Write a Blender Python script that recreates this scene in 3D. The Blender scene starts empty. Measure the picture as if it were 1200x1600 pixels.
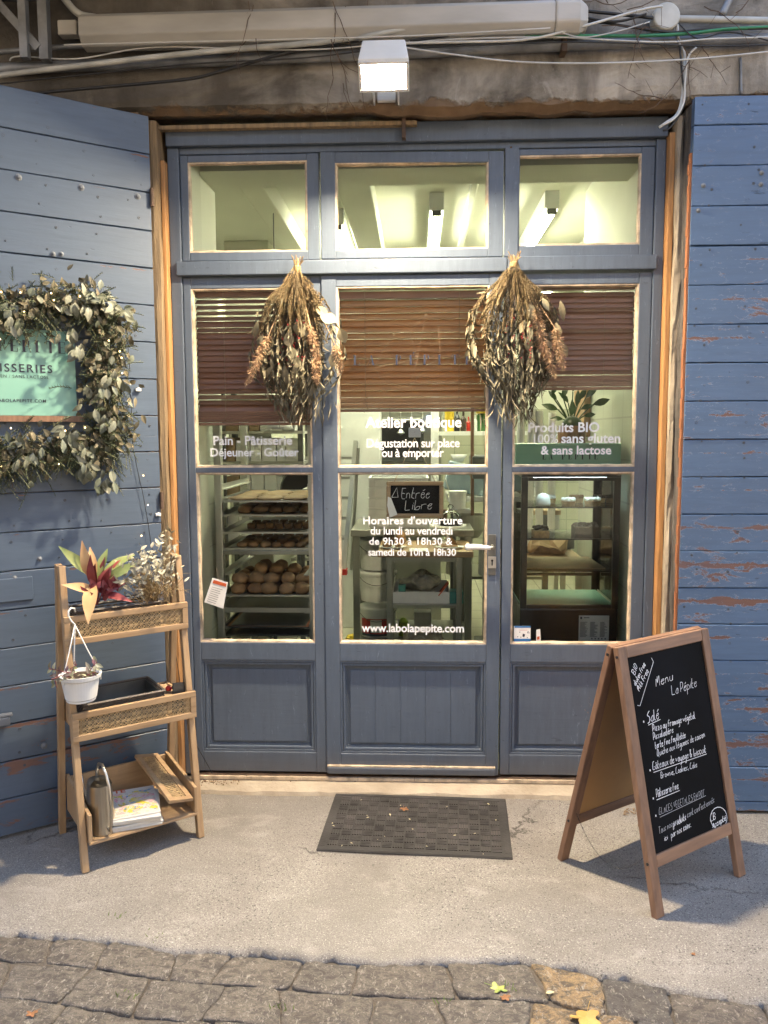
import bpy, math, random
from mathutils import Vector, Matrix, noise
rnd = random.Random(7)
R = math.radians
scene = bpy.context.scene
COL = scene.collection
# ---------------------------------------------------------------- camera
FPX, YAW, PITCH, ROLL = 1241.1, R(2.39864), R(5.65743), R(-0.25113)
CAM = Vector((0, -3.351, 1.55))
fwd = Vector((-math.sin(YAW) * math.cos(PITCH), math.cos(YAW) * math.cos(PITCH), -math.sin(PITCH)))
r0 = Vector((math.cos(YAW), math.sin(YAW), 0)); u0 = r0.cross(fwd)
cr, sr = math.cos(ROLL), math.sin(ROLL)
cright = cr * r0 + sr * u0; cup = -sr * r0 + cr * u0
cd = bpy.data.cameras.new('camera'); cam = bpy.data.objects.new('camera', cd); COL.objects.link(cam)
m3 = Matrix((cright, cup, -fwd)).transposed()
cam.matrix_world = Matrix.Translation(CAM) @ m3.to_4x4()
cd.sensor_fit = 'VERTICAL'; cd.sensor_height = 36; cd.lens = FPX / 1600 * 36
cd.clip_start = .05; cd.clip_end = 500
scene.camera = cam
# ---------------------------------------------------------------- sky, sun, exposure
SUN_EL, SUN_AZ = 32, 12       # the sun stands behind the building: the lane lies in open shade
w = bpy.data.worlds.new('World'); scene.world = w; w.use_nodes = True
nt = w.node_tree; bg = nt.nodes['Background']
sky = nt.nodes.new('ShaderNodeTexSky'); sky.sky_type = 'NISHITA'; sky.sun_disc = False
sky.sun_elevation = R(SUN_EL); sky.sun_rotation = R(SUN_AZ); sky.air_density = 1.0; sky.dust_density = 5.0; sky.ozone_density = 1.0
nt.links.new(sky.outputs[0], bg.inputs[0]); bg.inputs[1].default_value = .15
sd = bpy.data.lights.new('sun', 'SUN'); sd.energy = 2.5; sd.angle = R(.5); sd.color = (1, .94, .85)
so = bpy.data.objects.new('sun', sd); COL.objects.link(so)
sdir = Vector((math.sin(R(SUN_AZ)) * math.cos(R(SUN_EL)), math.cos(R(SUN_AZ)) * math.cos(R(SUN_EL)), math.sin(R(SUN_EL))))
so.rotation_euler = sdir.to_track_quat('Z', 'Y').to_euler(); so.location = (0, 12, 12)
scene.view_settings.view_transform = 'Standard'; scene.view_settings.look = 'None'
scene.view_settings.exposure = 2.86; scene.view_settings.gamma = 1
FLOOD, TUBE, BULB = 720, 15.5, 2
cy = scene.cycles
cy.use_denoising = True; cy.max_bounces = 7; cy.diffuse_bounces = 3; cy.glossy_bounces = 3
cy.transmission_bounces = 4; cy.transparent_max_bounces = 14
cy.caustics_reflective = False; cy.caustics_refractive = False; cy.sample_clamp_indirect = 6
# ---------------------------------------------------------------- pixel of the photograph -> point on a plane of the place
def ray(px, py): return cright * ((px - 600) / FPX) + cup * ((800 - py) / FPX) + fwd
def at(px, py, Y): d = ray(px, py); return CAM + d * ((Y - CAM.y) / d.y)
def ground(px, py, z=0): d = ray(px, py); return CAM + d * ((z - CAM.z) / d.z)
def onplane(px, py, o, n): d = ray(px, py); return CAM + d * ((Vector(o) - CAM).dot(n) / d.dot(n))
# ---------------------------------------------------------------- materials
def newmat(name):
    m = bpy.data.materials.new(name); m.use_nodes = True
    return m, m.node_tree, m.node_tree.nodes['Principled BSDF']
def N(nt, t, **k):
    n = nt.nodes.new(t)
    for a, b in k.items():
        if a.startswith('i_'): n.inputs[a[2:].replace('_', ' ')].default_value = b
        else: setattr(n, a, b)
    return n
def c4(c): return (c[0], c[1], c[2], 1)
def mixc(nt, fac, a, b, mode='MIX'):
    n = N(nt, 'ShaderNodeMix', data_type='RGBA', blend_type=mode)
    for s, v in ((0, fac), (6, a), (7, b)):
        if isinstance(v, (int, float)): n.inputs[s].default_value = v
        elif isinstance(v, tuple): n.inputs[s].default_value = c4(v)
        else: nt.links.new(v, n.inputs[s])
    return n.outputs[2]
def math_(nt, op, a, b=0.0, clamp=False):
    n = N(nt, 'ShaderNodeMath', operation=op, use_clamp=clamp)
    for i, v in enumerate((a, b)):
        if isinstance(v, (int, float)): n.inputs[i].default_value = v
        else: nt.links.new(v, n.inputs[i])
    return n.outputs[0]
def coords(nt, stretch=(1, 1, 1)):
    tc = N(nt, 'ShaderNodeTexCoord'); mp = N(nt, 'ShaderNodeMapping'); mp.inputs['Scale'].default_value = stretch
    nt.links.new(tc.outputs['Object'], mp.inputs[0]); return mp.outputs[0]
def nz(nt, co, scale, detail=4, rough=.55, dist=0.0):
    n = N(nt, 'ShaderNodeTexNoise'); n.inputs['Scale'].default_value = scale; n.inputs['Detail'].default_value = detail
    n.inputs['Roughness'].default_value = rough; n.inputs['Distortion'].default_value = dist
    nt.links.new(co, n.inputs['Vector']); return n.outputs['Fac']
def ramp(nt, f, *st):
    n = N(nt, 'ShaderNodeValToRGB'); e = n.color_ramp.elements
    while len(e) < len(st): e.new(.5)
    for i, (p, c) in enumerate(st):
        e[i].position = p; e[i].color = c4(c) if isinstance(c, tuple) else (c, c, c, 1)
    nt.links.new(f, n.inputs[0]); return n.outputs[0]
def bump(nt, p, h, s=.3, d=.01):
    b = N(nt, 'ShaderNodeBump'); b.inputs['Strength'].default_value = s; b.inputs['Distance'].default_value = d
    nt.links.new(h, b.inputs['Height']); nt.links.new(b.outputs[0], p.inputs['Normal'])
def M(name, col, rough=.55, metal=0, var=.12, vs=9, st=(1, 1, 1), b=.15, bs=60, col2=None, island=None, spec=.5, bd=.004, det=4):
    m, nt, p = newmat(name); co = coords(nt, st)
    f = ramp(nt, nz(nt, co, vs, det), (.32, 0.0), (.68, 1.0))
    c2 = col2 or tuple(x * (1 - var * 2) for x in col)
    c = mixc(nt, f, c2, tuple(min(1, x * (1 + var * .5)) for x in col) if not col2 else col)
    if island:
        g = N(nt, 'ShaderNodeNewGeometry')
        g2 = N(nt, 'ShaderNodeObjectInfo') if name in ('bread_crust',) else None
        st_ = [(i / max(1, len(island) - 1), k) for i, k in enumerate(island)]
        rnd_o = g2.outputs['Random'] if g2 else g.outputs['Random Per Island']
        c = mixc(nt, .55, ramp(nt, rnd_o, *st_), mixc(nt, 1.0, ramp(nt, rnd_o, *st_), mixc(nt, f, (.6, .6, .6), (1, 1, 1)), 'MULTIPLY'))
    nt.links.new(c, p.inputs['Base Color'])
    rr = math_(nt, 'MULTIPLY_ADD', f, .12); rr.node.inputs[2].default_value = rough - .06
    nt.links.new(rr, p.inputs['Roughness'])
    p.inputs['Metallic'].default_value = metal; p.inputs['Specular IOR Level'].default_value = spec
    if b: bump(nt, p, nz(nt, co, bs, 3), b, bd)
    return m
def EMIT(name, col, s):
    m, nt, p = newmat(name); p.inputs['Base Color'].default_value = c4(col)
    p.inputs['Emission Color'].default_value = c4(col); p.inputs['Emission Strength'].default_value = s; return m
def GLASS(name, tint=(.96, .98, .96), rough=.0, ior=1.45):
    m = bpy.data.materials.new(name); m.use_nodes = True; nt = m.node_tree; nt.nodes.clear()
    o = N(nt, 'ShaderNodeOutputMaterial'); t = N(nt, 'ShaderNodeBsdfTransparent'); g = N(nt, 'ShaderNodeBsdfGlossy')
    t.inputs[0].default_value = c4(tint); g.inputs['Roughness'].default_value = rough
    fr = N(nt, 'ShaderNodeFresnel'); fr.inputs[0].default_value = ior; mx = N(nt, 'ShaderNodeMixShader')
    co = coords(nt); bp = N(nt, 'ShaderNodeBump'); bp.inputs['Strength'].default_value = .02; bp.inputs['Distance'].default_value = .01
    nt.links.new(nz(nt, co, 3, 2), bp.inputs['Height']); nt.links.new(bp.outputs[0], g.inputs['Normal'])
    nt.links.new(fr.outputs[0], mx.inputs[0]); nt.links.new(t.outputs[0], mx.inputs[1]); nt.links.new(g.outputs[0], mx.inputs[2])
    nt.links.new(mx.outputs[0], o.inputs[0]); return m
def PAINT(name, col, col2, wood, peel, plank=0, crack=.35, st=(.35, 1, 1), big=2.2, dirt=None, zoff=0.0):
    """old oil paint on boards: big peel amount shows the wood beneath, in ragged flakes that hug the joints"""
    m, nt, p = newmat(name); co = coords(nt, st)
    tc = N(nt, 'ShaderNodeTexCoord'); sp = N(nt, 'ShaderNodeSeparateXYZ'); nt.links.new(tc.outputs['Object'], sp.inputs[0])
    tone = nz(nt, co, 3, 4)
    base = mixc(nt, ramp(nt, tone, (.3, 0.), (.7, 1.)), col2, col)
    fine = nz(nt, co, 55, 6, .7); base = mixc(nt, math_(nt, 'MULTIPLY', fine, .35), base, tuple(x * .7 for x in col))
    base = mixc(nt, ramp(nt, nz(nt, coords(nt, (.10, 1, 1) if plank else (1, 1, .1)), 46, 5, .7), (.35, .45), (.58, 0.)), base, tuple(x * .6 for x in col))
    if plank:
        ws = N(nt, 'ShaderNodeTexWhiteNoise', noise_dimensions='1D')
        fl = math_(nt, 'FLOOR', math_(nt, 'DIVIDE', math_(nt, 'ADD', sp.outputs[2], zoff), plank)); nt.links.new(fl, ws.inputs['W'])
        base = mixc(nt, math_(nt, 'MULTIPLY', ws.outputs['Value'], .3), base, tuple(x * .72 for x in col))
    a = nz(nt, co, big, 2); c = nz(nt, co, 21, 11, .74, .5)
    s = math_(nt, 'ADD', math_(nt, 'MULTIPLY', a, .85), math_(nt, 'MULTIPLY', c, 1.0))
    if plank:
        fr = math_(nt, 'FRACT', math_(nt, 'DIVIDE', math_(nt, 'ADD', sp.outputs[2], zoff), plank))
        seam = math_(nt, 'MULTIPLY', math_(nt, 'POWER', math_(nt, 'ABSOLUTE', math_(nt, 'SUBTRACT', math_(nt, 'MULTIPLY', fr, 2.), 1.)), 8.), .17)
        s = math_(nt, 'ADD', s, seam)
        if peel > .05:   # the weather got at the middle and the foot of the leaf, the top is sheltered
            s = math_(nt, 'ADD', s, math_(nt, 'MULTIPLY', math_(nt, 'SUBTRACT', 1.75, sp.outputs[2], True), .10))
            s = math_(nt, 'SUBTRACT', s, math_(nt, 'MULTIPLY', math_(nt, 'SUBTRACT', sp.outputs[2], 2.05, True), .45))
        else:
            s = math_(nt, 'ADD', s, math_(nt, 'MULTIPLY', math_(nt, 'SUBTRACT', .75, sp.outputs[2], True), .28))
    T = 1.19 - peel
    mask = ramp(nt, math_(nt, 'SUBTRACT', math_(nt, 'DIVIDE', s, 2.), T / 2 - .5), (.497, 0.), (.506, 1.))
    wd = mixc(nt, nz(nt, coords(nt, (.2, 1, 4)), 30, 5), tuple(x * .45 for x in wood), wood)
    colr = mixc(nt, mask, base, wd)
    cr_ = nz(nt, coords(nt, (.28, 1, 1.3)), 38, 5, .6, .6)
    ck = ramp(nt, cr_, (.66, 0.), (.70, 1.)); ck2 = ramp(nt, nz(nt, coords(nt, (.8, 1, 1)), 7, 1), (.48, 0.), (.56, 1.))
    ck = math_(nt, 'MULTIPLY', math_(nt, 'MULTIPLY', ck, ck2), crack)
    colr = mixc(nt, ck, colr, tuple(x * .25 for x in col))
    if peel > .05:
        rim = ramp(nt, math_(nt, 'SUBTRACT', math_(nt, 'DIVIDE', s, 2.), T / 2 - .5), (.488, 0.), (.495, .8), (.500, 0.)); colr = mixc(nt, rim, colr, (.34, .42, .52))  # flake edges tinted paler: a painted highlight, as on curled paint
        chip = nz(nt, coords(nt, (.45, 1, 1)), 60, 6, .75, .8); zn = ramp(nt, a, (.42, 0.), (.58, 1.))
        colr = mixc(nt, math_(nt, 'MULTIPLY', ramp(nt, chip, (.635, 0.), (.65, 1.)), zn), colr, wd); colr = mixc(nt, math_(nt, 'MULTIPLY', ramp(nt, chip, (.60, 0.), (.622, .75), (.636, 0.)), zn), colr, (.36, .45, .56))
    if not plank:
        sc1 = ramp(nt, nz(nt, coords(nt, (1.6, 1, .25)), 42, 6, .8, .9), (.615, 0.), (.65, .5)); colr = mixc(nt, sc1, colr, tuple(min(1, x * 1.9 + .03) for x in col))
        sc2 = ramp(nt, nz(nt, coords(nt, (.5, 1, 1.1)), 75, 5, .75, .5), (.645, 0.), (.675, .7)); colr = mixc(nt, sc2, colr, (.03, .03, .035))
    colr = mixc(nt, ramp(nt, nz(nt, coords(nt), 1.3, 5, .6), (.40, .28), (.66, 0.)), colr, tuple(x * .55 for x in col))
    if dirt: colr = mixc(nt, math_(nt, 'MULTIPLY', math_(nt, 'SUBTRACT', dirt[0], sp.outputs[2], True), dirt[1], True), colr, (.10, .09, .08))
    nt.links.new(colr, p.inputs['Base Color'])
    p.inputs['Roughness'].default_value = .48
    h = math_(nt, 'SUBTRACT', math_(nt, 'ADD', math_(nt, 'MULTIPLY', fine, .18), math_(nt, 'MULTIPLY', nz(nt, coords(nt, (.12, 1, 1)), 60, 5), .6)), math_(nt, 'ADD', math_(nt, 'MULTIPLY', mask, .7), math_(nt, 'MULTIPLY', ck, 1.2)))
    bump(nt, p, h, .55, .0022); return m
OX = (.22, .105, .07)
mt = {}
mt['blue'] = PAINT('blue_door_paint', (.112, .145, .198), (.090, .120, .168), (.33, .22, .13), -.03, 0, .35, (1, 1, .4), dirt=(.16, 4))
mt['blueL'] = PAINT('blue_shutter_paint', (.090, .130, .195), (.070, .104, .160), OX, .016, .1468, .5)
mt['blueR'] = PAINT('peeling_blue_shutter_paint', (.094, .165, .290), (.072, .134, .240), OX, .074, .1468, .8)
mt['bead'] = M('chipped_putty', (.62, .50, .36), .6, var=.25, vs=22, b=.4, bs=50)
mt['orange'] = M('orange_wood', (.50, .26, .10), .55, var=.18, vs=14, st=(8, 8, .6), b=.2)
mt['post'] = M('old_post_wood', (.34, .24, .13), .75, st=(10, 10, .7), vs=5, col2=(.16, .115, .07), b=.6, bs=30, bd=.01)
mt['rough'] = M('rotten_grey_wood', (.19, .17, .155), .85, st=(7, 7, 1.2), vs=5, col2=(.055, .05, .048), b=1, bs=14, bd=.03)
mt['oakV'] = M('oak', (.40, .275, .155), .5, st=(6, 6, .5), vs=9, col2=(.27, .175, .095), b=.12)
mt['oakH'] = M('oak_rail', (.40, .275, .155), .5, st=(.5, 6, 6), vs=9, col2=(.27, .175, .095), b=.12)
mt['teakV'] = M('stained_wood', (.25, .140, .082), .5, st=(6, 6, .6), vs=9, col2=(.15, .082, .05), b=.12)
mt['ply'] = M('tan_board_back', (.46, .26, .10), .5, vs=3, b=.05)
mt['blind'] = M('walnut_slats', (.60, .33, .17), .29, st=(.4, 6, 6), vs=10, col2=(.46, .235, .12), b=.08)  # lamplit copy of the walnut, the warm light put into its colour
mt['blind2'] = M('shaded_walnut_slats', (.32, .165, .115), .36, st=(.4, 6, 6), vs=10, col2=(.24, .115, .08), b=.08)  # shaded copy of the same walnut, darker for side slats and rails
mt['cord'] = M('tan_cord', (.35, .25, .17), .8)
mt['steel'] = M('brushed_steel', (.33, .33, .29), .4, .85, vs=3, var=.04, b=0)
mt['alu'] = M('aluminium', (.52, .52, .49), .4, 1, vs=3, var=.04, b=0)
mt['darksteel'] = M('dark_steel', (.16, .165, .16), .4, .8)
mt['black'] = M('black_plastic', (.012, .012, .013), .35)
mt['slate'] = M('chalkboard_black', (.006, .0065, .008), .7, var=.4, vs=4, b=.05, spec=.1)
mt['chalk'] = M('chalk_ink', (.85, .86, .88), .8, b=0)
mt['chalkgrey'] = M('worn_chalk', (.42, .43, .45), .9, b=0)
mt['vinyl'] = M('white_vinyl', (.80, .82, .85), .6, b=0, var=.02)
mt['ink'] = M('dark_vinyl', (.02, .025, .05), .5, b=0)
mt['white'] = M('white_paint', (.74, .74, .72), .5, var=.04, b=.08)
mt['whitepl'] = M('white_plastic', (.70, .71, .70), .4, var=.04, b=0)
mt['porcelain'] = M('porcelain', (.82, .82, .80), .2, var=.02, b=0)
mt['plaster'] = M('room_plaster', (.66, .66, .56), .7, var=.05, vs=2, b=.15, bs=18)
mt['wall'] = M('interior_plaster', (.62, .62, .52), .7, var=.05, vs=2, b=.15, bs=18)
mt['tile'] = None
mt['glass'] = GLASS('window_glass', ior=1.19)
mt['glass2'] = GLASS('case_glass', (.93, .96, .95))
mt['iron'] = M('rusty_iron', (.13, .085, .06), .7, .4, var=.3, vs=20, b=.5)
mt['galv'] = M('galvanised_pipe', (.23, .24, .25), .5, .5, var=.25, vs=9, b=.2, bs=25)
mt['conduit'] = M('old_white_conduit', (.47, .47, .43), .5, var=.22, vs=6, b=.1)
mt['trunk'] = M('grimy_white_trunking', (.46, .44, .40), .5, st=(.6, 2, 2), vs=3, col2=(.27, .26, .23), b=.1)
mt['cableW'] = M('white_cable', (.55, .55, .52), .5, b=0)
mt['cableB'] = M('black_cable', (.015, .015, .015), .5, b=0)
mt['cableG'] = M('green_cable', (.03, .20, .09), .5, b=0)
mt['twig'] = M('dry_twig', (.10, .065, .045), .8)
mt['flood'] = EMIT('flood_glass', (1.0, .80, .54), FLOOD)
mt['tube'] = EMIT('fluorescent_tube', (1.0, .98, .72), TUBE)
mt['bulb'] = EMIT('fairy_bulb', (1, .66, .28), BULB)
mt['mint'] = M('mint_panel', (.22, .44, .36), .35, vs=2.5, col2=(.17, .37, .31), b=0)
mt['rubber'] = M('rubber_mat', (.045, .042, .04), .75, var=.3, vs=7, b=.4, bs=90)
mt['rubber2'] = M('rubber_ridges', (.065, .06, .056), .8, var=.35, vs=9, b=.5, bs=90)
mt['paper'] = M('paper', (.78, .77, .74), .7, var=.05, b=0)
mt['kraft'] = M('brown_paper', (.42, .29, .17), .75, var=.15, b=.3, bs=25)
mt['bread'] = M('bread_crust', (.30, .165, .07), .7, col2=(.17, .085, .035), vs=40, b=.6, bs=50, bd=.006, island=[(.19, .095, .04), (.40, .24, .115), (.28, .15, .06), (.34, .19, .085)])
mt['film'] = M('faint_film', (.30, .25, .18), .6, b=0)
mt['cream'] = M('meringue', (.85, .84, .80), .6, var=.03, b=.2)
mt['choc'] = M('chocolate', (.045, .025, .016), .55, var=.3, vs=60, b=.5)
mt['oliveleaf'] = M('eucalyptus_leaf', (.33, .34, .23), .6, b=.15, island=[(.09, .11, .075), (.17, .185, .13), (.27, .275, .205), (.14, .165, .13), (.21, .22, .165)])
mt['silver'] = M('silvery_dry_leaf', (.4, .4, .3), .7, b=.1, island=[(.20, .19, .13), (.42, .40, .30), (.52, .49, .38), (.30, .29, .22)])
mt['fir'] = M('fir_needles', (.08, .10, .05), .7, b=0, island=[(.045, .065, .035), (.08, .105, .055), (.15, .15, .07), (.055, .08, .05)])
mt['dry'] = M('dried_foliage', (.25, .20, .10), .8, b=0, island=[(.075, .05, .025), (.18, .125, .055), (.27, .19, .09), (.10, .08, .04), (.22, .155, .07)])
mt['dryleaf'] = M('dried_leaf', (.3, .3, .18), .75, b=.1, island=[(.12, .10, .06), (.24, .20, .115), (.33, .29, .175), (.085, .08, .05)])
mt['willow'] = M('dried_long_leaf', (.17, .18, .11), .75, b=.1, island=[(.065, .058, .036), (.13, .115, .065), (.21, .18, .11), (.05, .05, .034)])
mt['plume'] = M('grass_plume', (.42, .28, .16), .9, b=0, island=[(.36, .23, .12), (.52, .36, .21), (.44, .25, .15)])
mt['berry'] = M('red_berry', (.28, .02, .02), .35, b=0)
mt['stem'] = M('straw_stem', (.42, .30, .14), .8, b=0, island=[(.20, .13, .06), (.36, .26, .12)])
mt['twine'] = M('twine', (.45, .33, .17), .9)
mt['soil'] = M('potting_soil', (.05, .032, .02), .9, b=1, bs=60, bd=.01)
# ---------------------------------------------------------------- mesh builder
MW = {}
class MB:
    def __init__(s): s.v = []; s.f = []; s.m = []; s.X = None
    def add(s, vs, fs, m=0):
        o = len(s.v)
        if s.X is not None: vs = [s.X @ Vector(q) for q in vs]
        s.v += [tuple(q) for q in vs]; s.f += [tuple(i + o for i in f) for f in fs]; s.m += [m] * len(fs); return s
    def box(s, x0, x1, y0, y1, z0, z1, m=0):
        return s.add([(x0, y0, z0), (x1, y0, z0), (x1, y1, z0), (x0, y1, z0), (x0, y0, z1), (x1, y0, z1), (x1, y1, z1), (x0, y1, z1)],
                     [(0, 3, 2, 1), (4, 5, 6, 7), (0, 1, 5, 4), (1, 2, 6, 5), (2, 3, 7, 6), (3, 0, 4, 7)], m)
    def cbox(s, c, d, rot=None, m=0):
        pts = []
        for z in (-1, 1):
            for x, y in ((-1, -1), (1, -1), (1, 1), (-1, 1)):
                q = Vector((x * d[0] / 2, y * d[1] / 2, z * d[2] / 2))
                if rot: q = rot @ q
                pts.append(Vector(c) + q)
        return s.add(pts, [(0, 3, 2, 1), (4, 5, 6, 7), (0, 1, 5, 4), (1, 2, 6, 5), (2, 3, 7, 6), (3, 0, 4, 7)], m)
    def bar(s, a, b, w, t, side=(1, 0, 0), m=0, w2=None):
        a = Vector(a); b = Vector(b); d = (b - a).normalized(); sx = Vector(side); sx = (sx - d * sx.dot(d)).normalized(); sy = d.cross(sx)
        pts = []
        for q, ww in ((a, w), (b, w2 or w)):
            for x, y in ((-1, -1), (1, -1), (1, 1), (-1, 1)): pts.append(q + sx * x * ww / 2 + sy * y * t / 2)
        return s.add(pts, [(0, 3, 2, 1), (4, 5, 6, 7), (0, 1, 5, 4), (1, 2, 6, 5), (2, 3, 7, 6), (3, 0, 4, 7)], m)
    def tube(s, P, r, n=8, m=0, cap=True):
        P = [Vector(p) for p in P]; k = len(P); rs = r if isinstance(r, (list, tuple)) else [r] * k
        o = None; vs = []
        ref = Vector((.31, .21, .93))
        for i in range(k):
            t = (P[min(i + 1, k - 1)] - P[max(i - 1, 0)])
            t = t.normalized() if t.length > 1e-9 else Vector((0, 0, 1))
            if o is None:
                o = t.cross(ref); o = o if o.length > .05 else t.cross(Vector((1, 0, 0)))
            o = (o - t * o.dot(t)).normalized(); q = t.cross(o)
            for j in range(n):
                a = 2 * math.pi * j / n; vs.append(P[i] + (o * math.cos(a) + q * math.sin(a)) * rs[i])
        fs = [(i * n + j, i * n + (j + 1) % n, (i + 1) * n + (j + 1) % n, (i + 1) * n + j) for i in range(k - 1) for j in range(n)]
        if cap: fs += [tuple(range(n))[::-1], tuple((k - 1) * n + j for j in range(n))]
        return s.add(vs, fs, m)
    def lathe(s, prof, c=(0, 0, 0), n=20, X=None, m=0, sx=1, sy=1):
        vs = []
        for r, z in prof:
            for j in range(n):
                a = 2 * math.pi * j / n; q = Vector((r * math.cos(a) * sx, r * math.sin(a) * sy, z))
                if X: q = X @ q
                vs.append(Vector(c) + q)
        k = len(prof)
        fs = [(i * n + j, i * n + (j + 1) % n, (i + 1) * n + (j + 1) % n, (i + 1) * n + j) for i in range(k - 1) for j in range(n)]
        if prof[0][0] > 1e-6: fs.append(tuple(range(n))[::-1])
        if prof[-1][0] > 1e-6: fs.append(tuple((k - 1) * n + j for j in range(n)))
        return s.add(vs, fs, m)
    def ball(s, c, r, n=8, k=5, m=0, sc=(1, 1, 1), jit=0, X=None):
        vs = []; fs = []
        for i in range(1, k):
            th = math.pi * i / k
            for j in range(n):
                a = 2 * math.pi * j / n; q = Vector((math.sin(th) * math.cos(a) * sc[0], math.sin(th) * math.sin(a) * sc[1], math.cos(th) * sc[2])) * r * (1 + rnd.uniform(-jit, jit))
                vs.append(Vector(c) + (X @ q if X else q))
        top = len(vs); q = Vector((0, 0, r * sc[2])); vs.append(Vector(c) + (X @ q if X else q)); vs.append(Vector(c) - (X @ q if X else q))
        for i in range(k - 2):
            for j in range(n): fs.append((i * n + j, (i + 1) * n + j, (i + 1) * n + (j + 1) % n, i * n + (j + 1) % n))
        for j in range(n): fs.append((top, j, (j + 1) % n)); fs.append((top + 1, (k - 2) * n + (j + 1) % n, (k - 2) * n + j))
        return s.add(vs, fs, m)
    def leaf(s, a, d, nrm, L, W, bend=.3, fold=.15, m=0, k=4, wide=.42):
        a = Vector(a); d = Vector(d).normalized(); nrm = Vector(nrm); nrm = (nrm - d * nrm.dot(d))
        nrm = nrm.normalized() if nrm.length > 1e-6 else d.orthogonal().normalized(); sd = d.cross(nrm); vs = []
        for i in range(k + 1):
            t = i / k; x = t * L; ang = bend * t
            c = a + d * x * math.cos(ang * .5) - nrm * x * math.sin(ang)
            wv = W * .5 * (max(.04, math.sin(math.pi * t ** (math.log(.5) / math.log(wide)))) if 0 < t < 1 else .05)
            vs += [c + sd * wv + nrm * fold * wv, c, c - sd * wv + nrm * fold * wv]
        fs = []
        for i in range(k):
            b = i * 3; fs += [(b, b + 1, b + 4, b + 3), (b + 1, b + 2, b + 5, b + 4)]
        return s.add(vs, fs, m)
    def build(s, name, mat, parent=None, loc=None, smooth=False, bevel=0, local=False, seg=2, weld=False):
        me = bpy.data.meshes.new(name); vs = s.v
        if parent is not None and not local and parent.name in MW:
            inv = MW[parent.name].inverted(); vs = [inv @ Vector(q) for q in vs]
        elif loc is not None and not local: vs = [Vector(q) - Vector(loc) for q in vs]
        me.from_pydata([tuple(q) for q in vs], [], s.f)
        mats = mat if isinstance(mat, list) else [mat]
        for k in mats: me.materials.append(mt[k] if isinstance(k, str) else k)
        if len(mats) > 1: me.polygons.foreach_set('material_index', s.m)
        if smooth: me.shade_smooth()
        me.update(); o = bpy.data.objects.new(name, me); COL.objects.link(o)
        if parent is not None:
            o.parent = parent
            if parent.name in MW: MW[o.name] = MW[parent.name]
        elif loc is not None: o.location = loc; MW[o.name] = Matrix.Translation(loc)
        else: MW[o.name] = Matrix.Identity(4)
        if bevel:
            b = o.modifiers.new('bevel', 'BEVEL'); b.width = bevel; b.segments = seg; b.limit_method = 'ANGLE'; b.angle_limit = R(40)
        return o
def tag(o, label=None, cat=None, group=None, kind=None):
    if label: o['label'] = label
    if cat: o['category'] = cat
    if group: o['group'] = group
    if kind: o['kind'] = kind
    return o
def thing(name, label, cat, loc=(0, 0, 0), rz=0, group=None):
    o = bpy.data.objects.new(name, None); COL.objects.link(o); o.location = loc; o.rotation_euler = (0, 0, rz); o.empty_display_size = .1
    tag(o, label, cat, group); MW[o.name] = Matrix.Translation(Vector(loc)) @ Matrix.Rotation(rz, 4, 'Z'); return o
def children(o): return [c for c in bpy.data.objects if c.parent == o]
def copy_tree(o, parent=None):
    c = o.copy(); COL.objects.link(c); c.parent = parent
    for ch in children(o): copy_tree(ch, c)
    return c
def V(*a): return Vector(a)
def rv(s=1): return Vector((rnd.uniform(-1, 1), rnd.uniform(-1, 1), rnd.uniform(-1, 1))) * s
def rot(ax, deg): return Matrix.Rotation(R(deg), 3, ax)
# ---------------------------------------------------------------- lettering
_tc = {}
def glyphs(text, bold=0.0, spacing=1.0):
    k = (text, bold, spacing)
    if k not in _tc:
        c = bpy.data.curves.new('t', 'FONT'); c.body = text; c.size = 1; c.offset = bold; c.space_character = spacing; c.resolution_u = 3
        o = bpy.data.objects.new('t', c); COL.objects.link(o); dg = bpy.context.evaluated_depsgraph_get(); dg.update()
        me = bpy.data.meshes.new_from_object(o.evaluated_get(dg)); vs = [tuple(v.co) for v in me.vertices]; fs = [tuple(p.vertices) for p in me.polygons]
        bpy.data.objects.remove(o); bpy.data.curves.remove(c); bpy.data.meshes.remove(me)
        x0 = min(v[0] for v in vs); x1 = max(v[0] for v in vs); _tc[k] = ([(v[0] - x0, v[1]) for v in vs], fs, x1 - x0)
    return _tc[k]
def lettering(mb, text, o, ex, ez, width, bold=0.0, spacing=1.0, vs=1.0, m=0):
    """letters laid from baseline start o along ex, as tall as their width asks"""
    v, f, W = glyphs(text, bold, spacing); k = width / W
    return mb.add([Vector(o) + Vector(ex) * x * k + Vector(ez) * y * k * vs for x, y in v], f, m)
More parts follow.
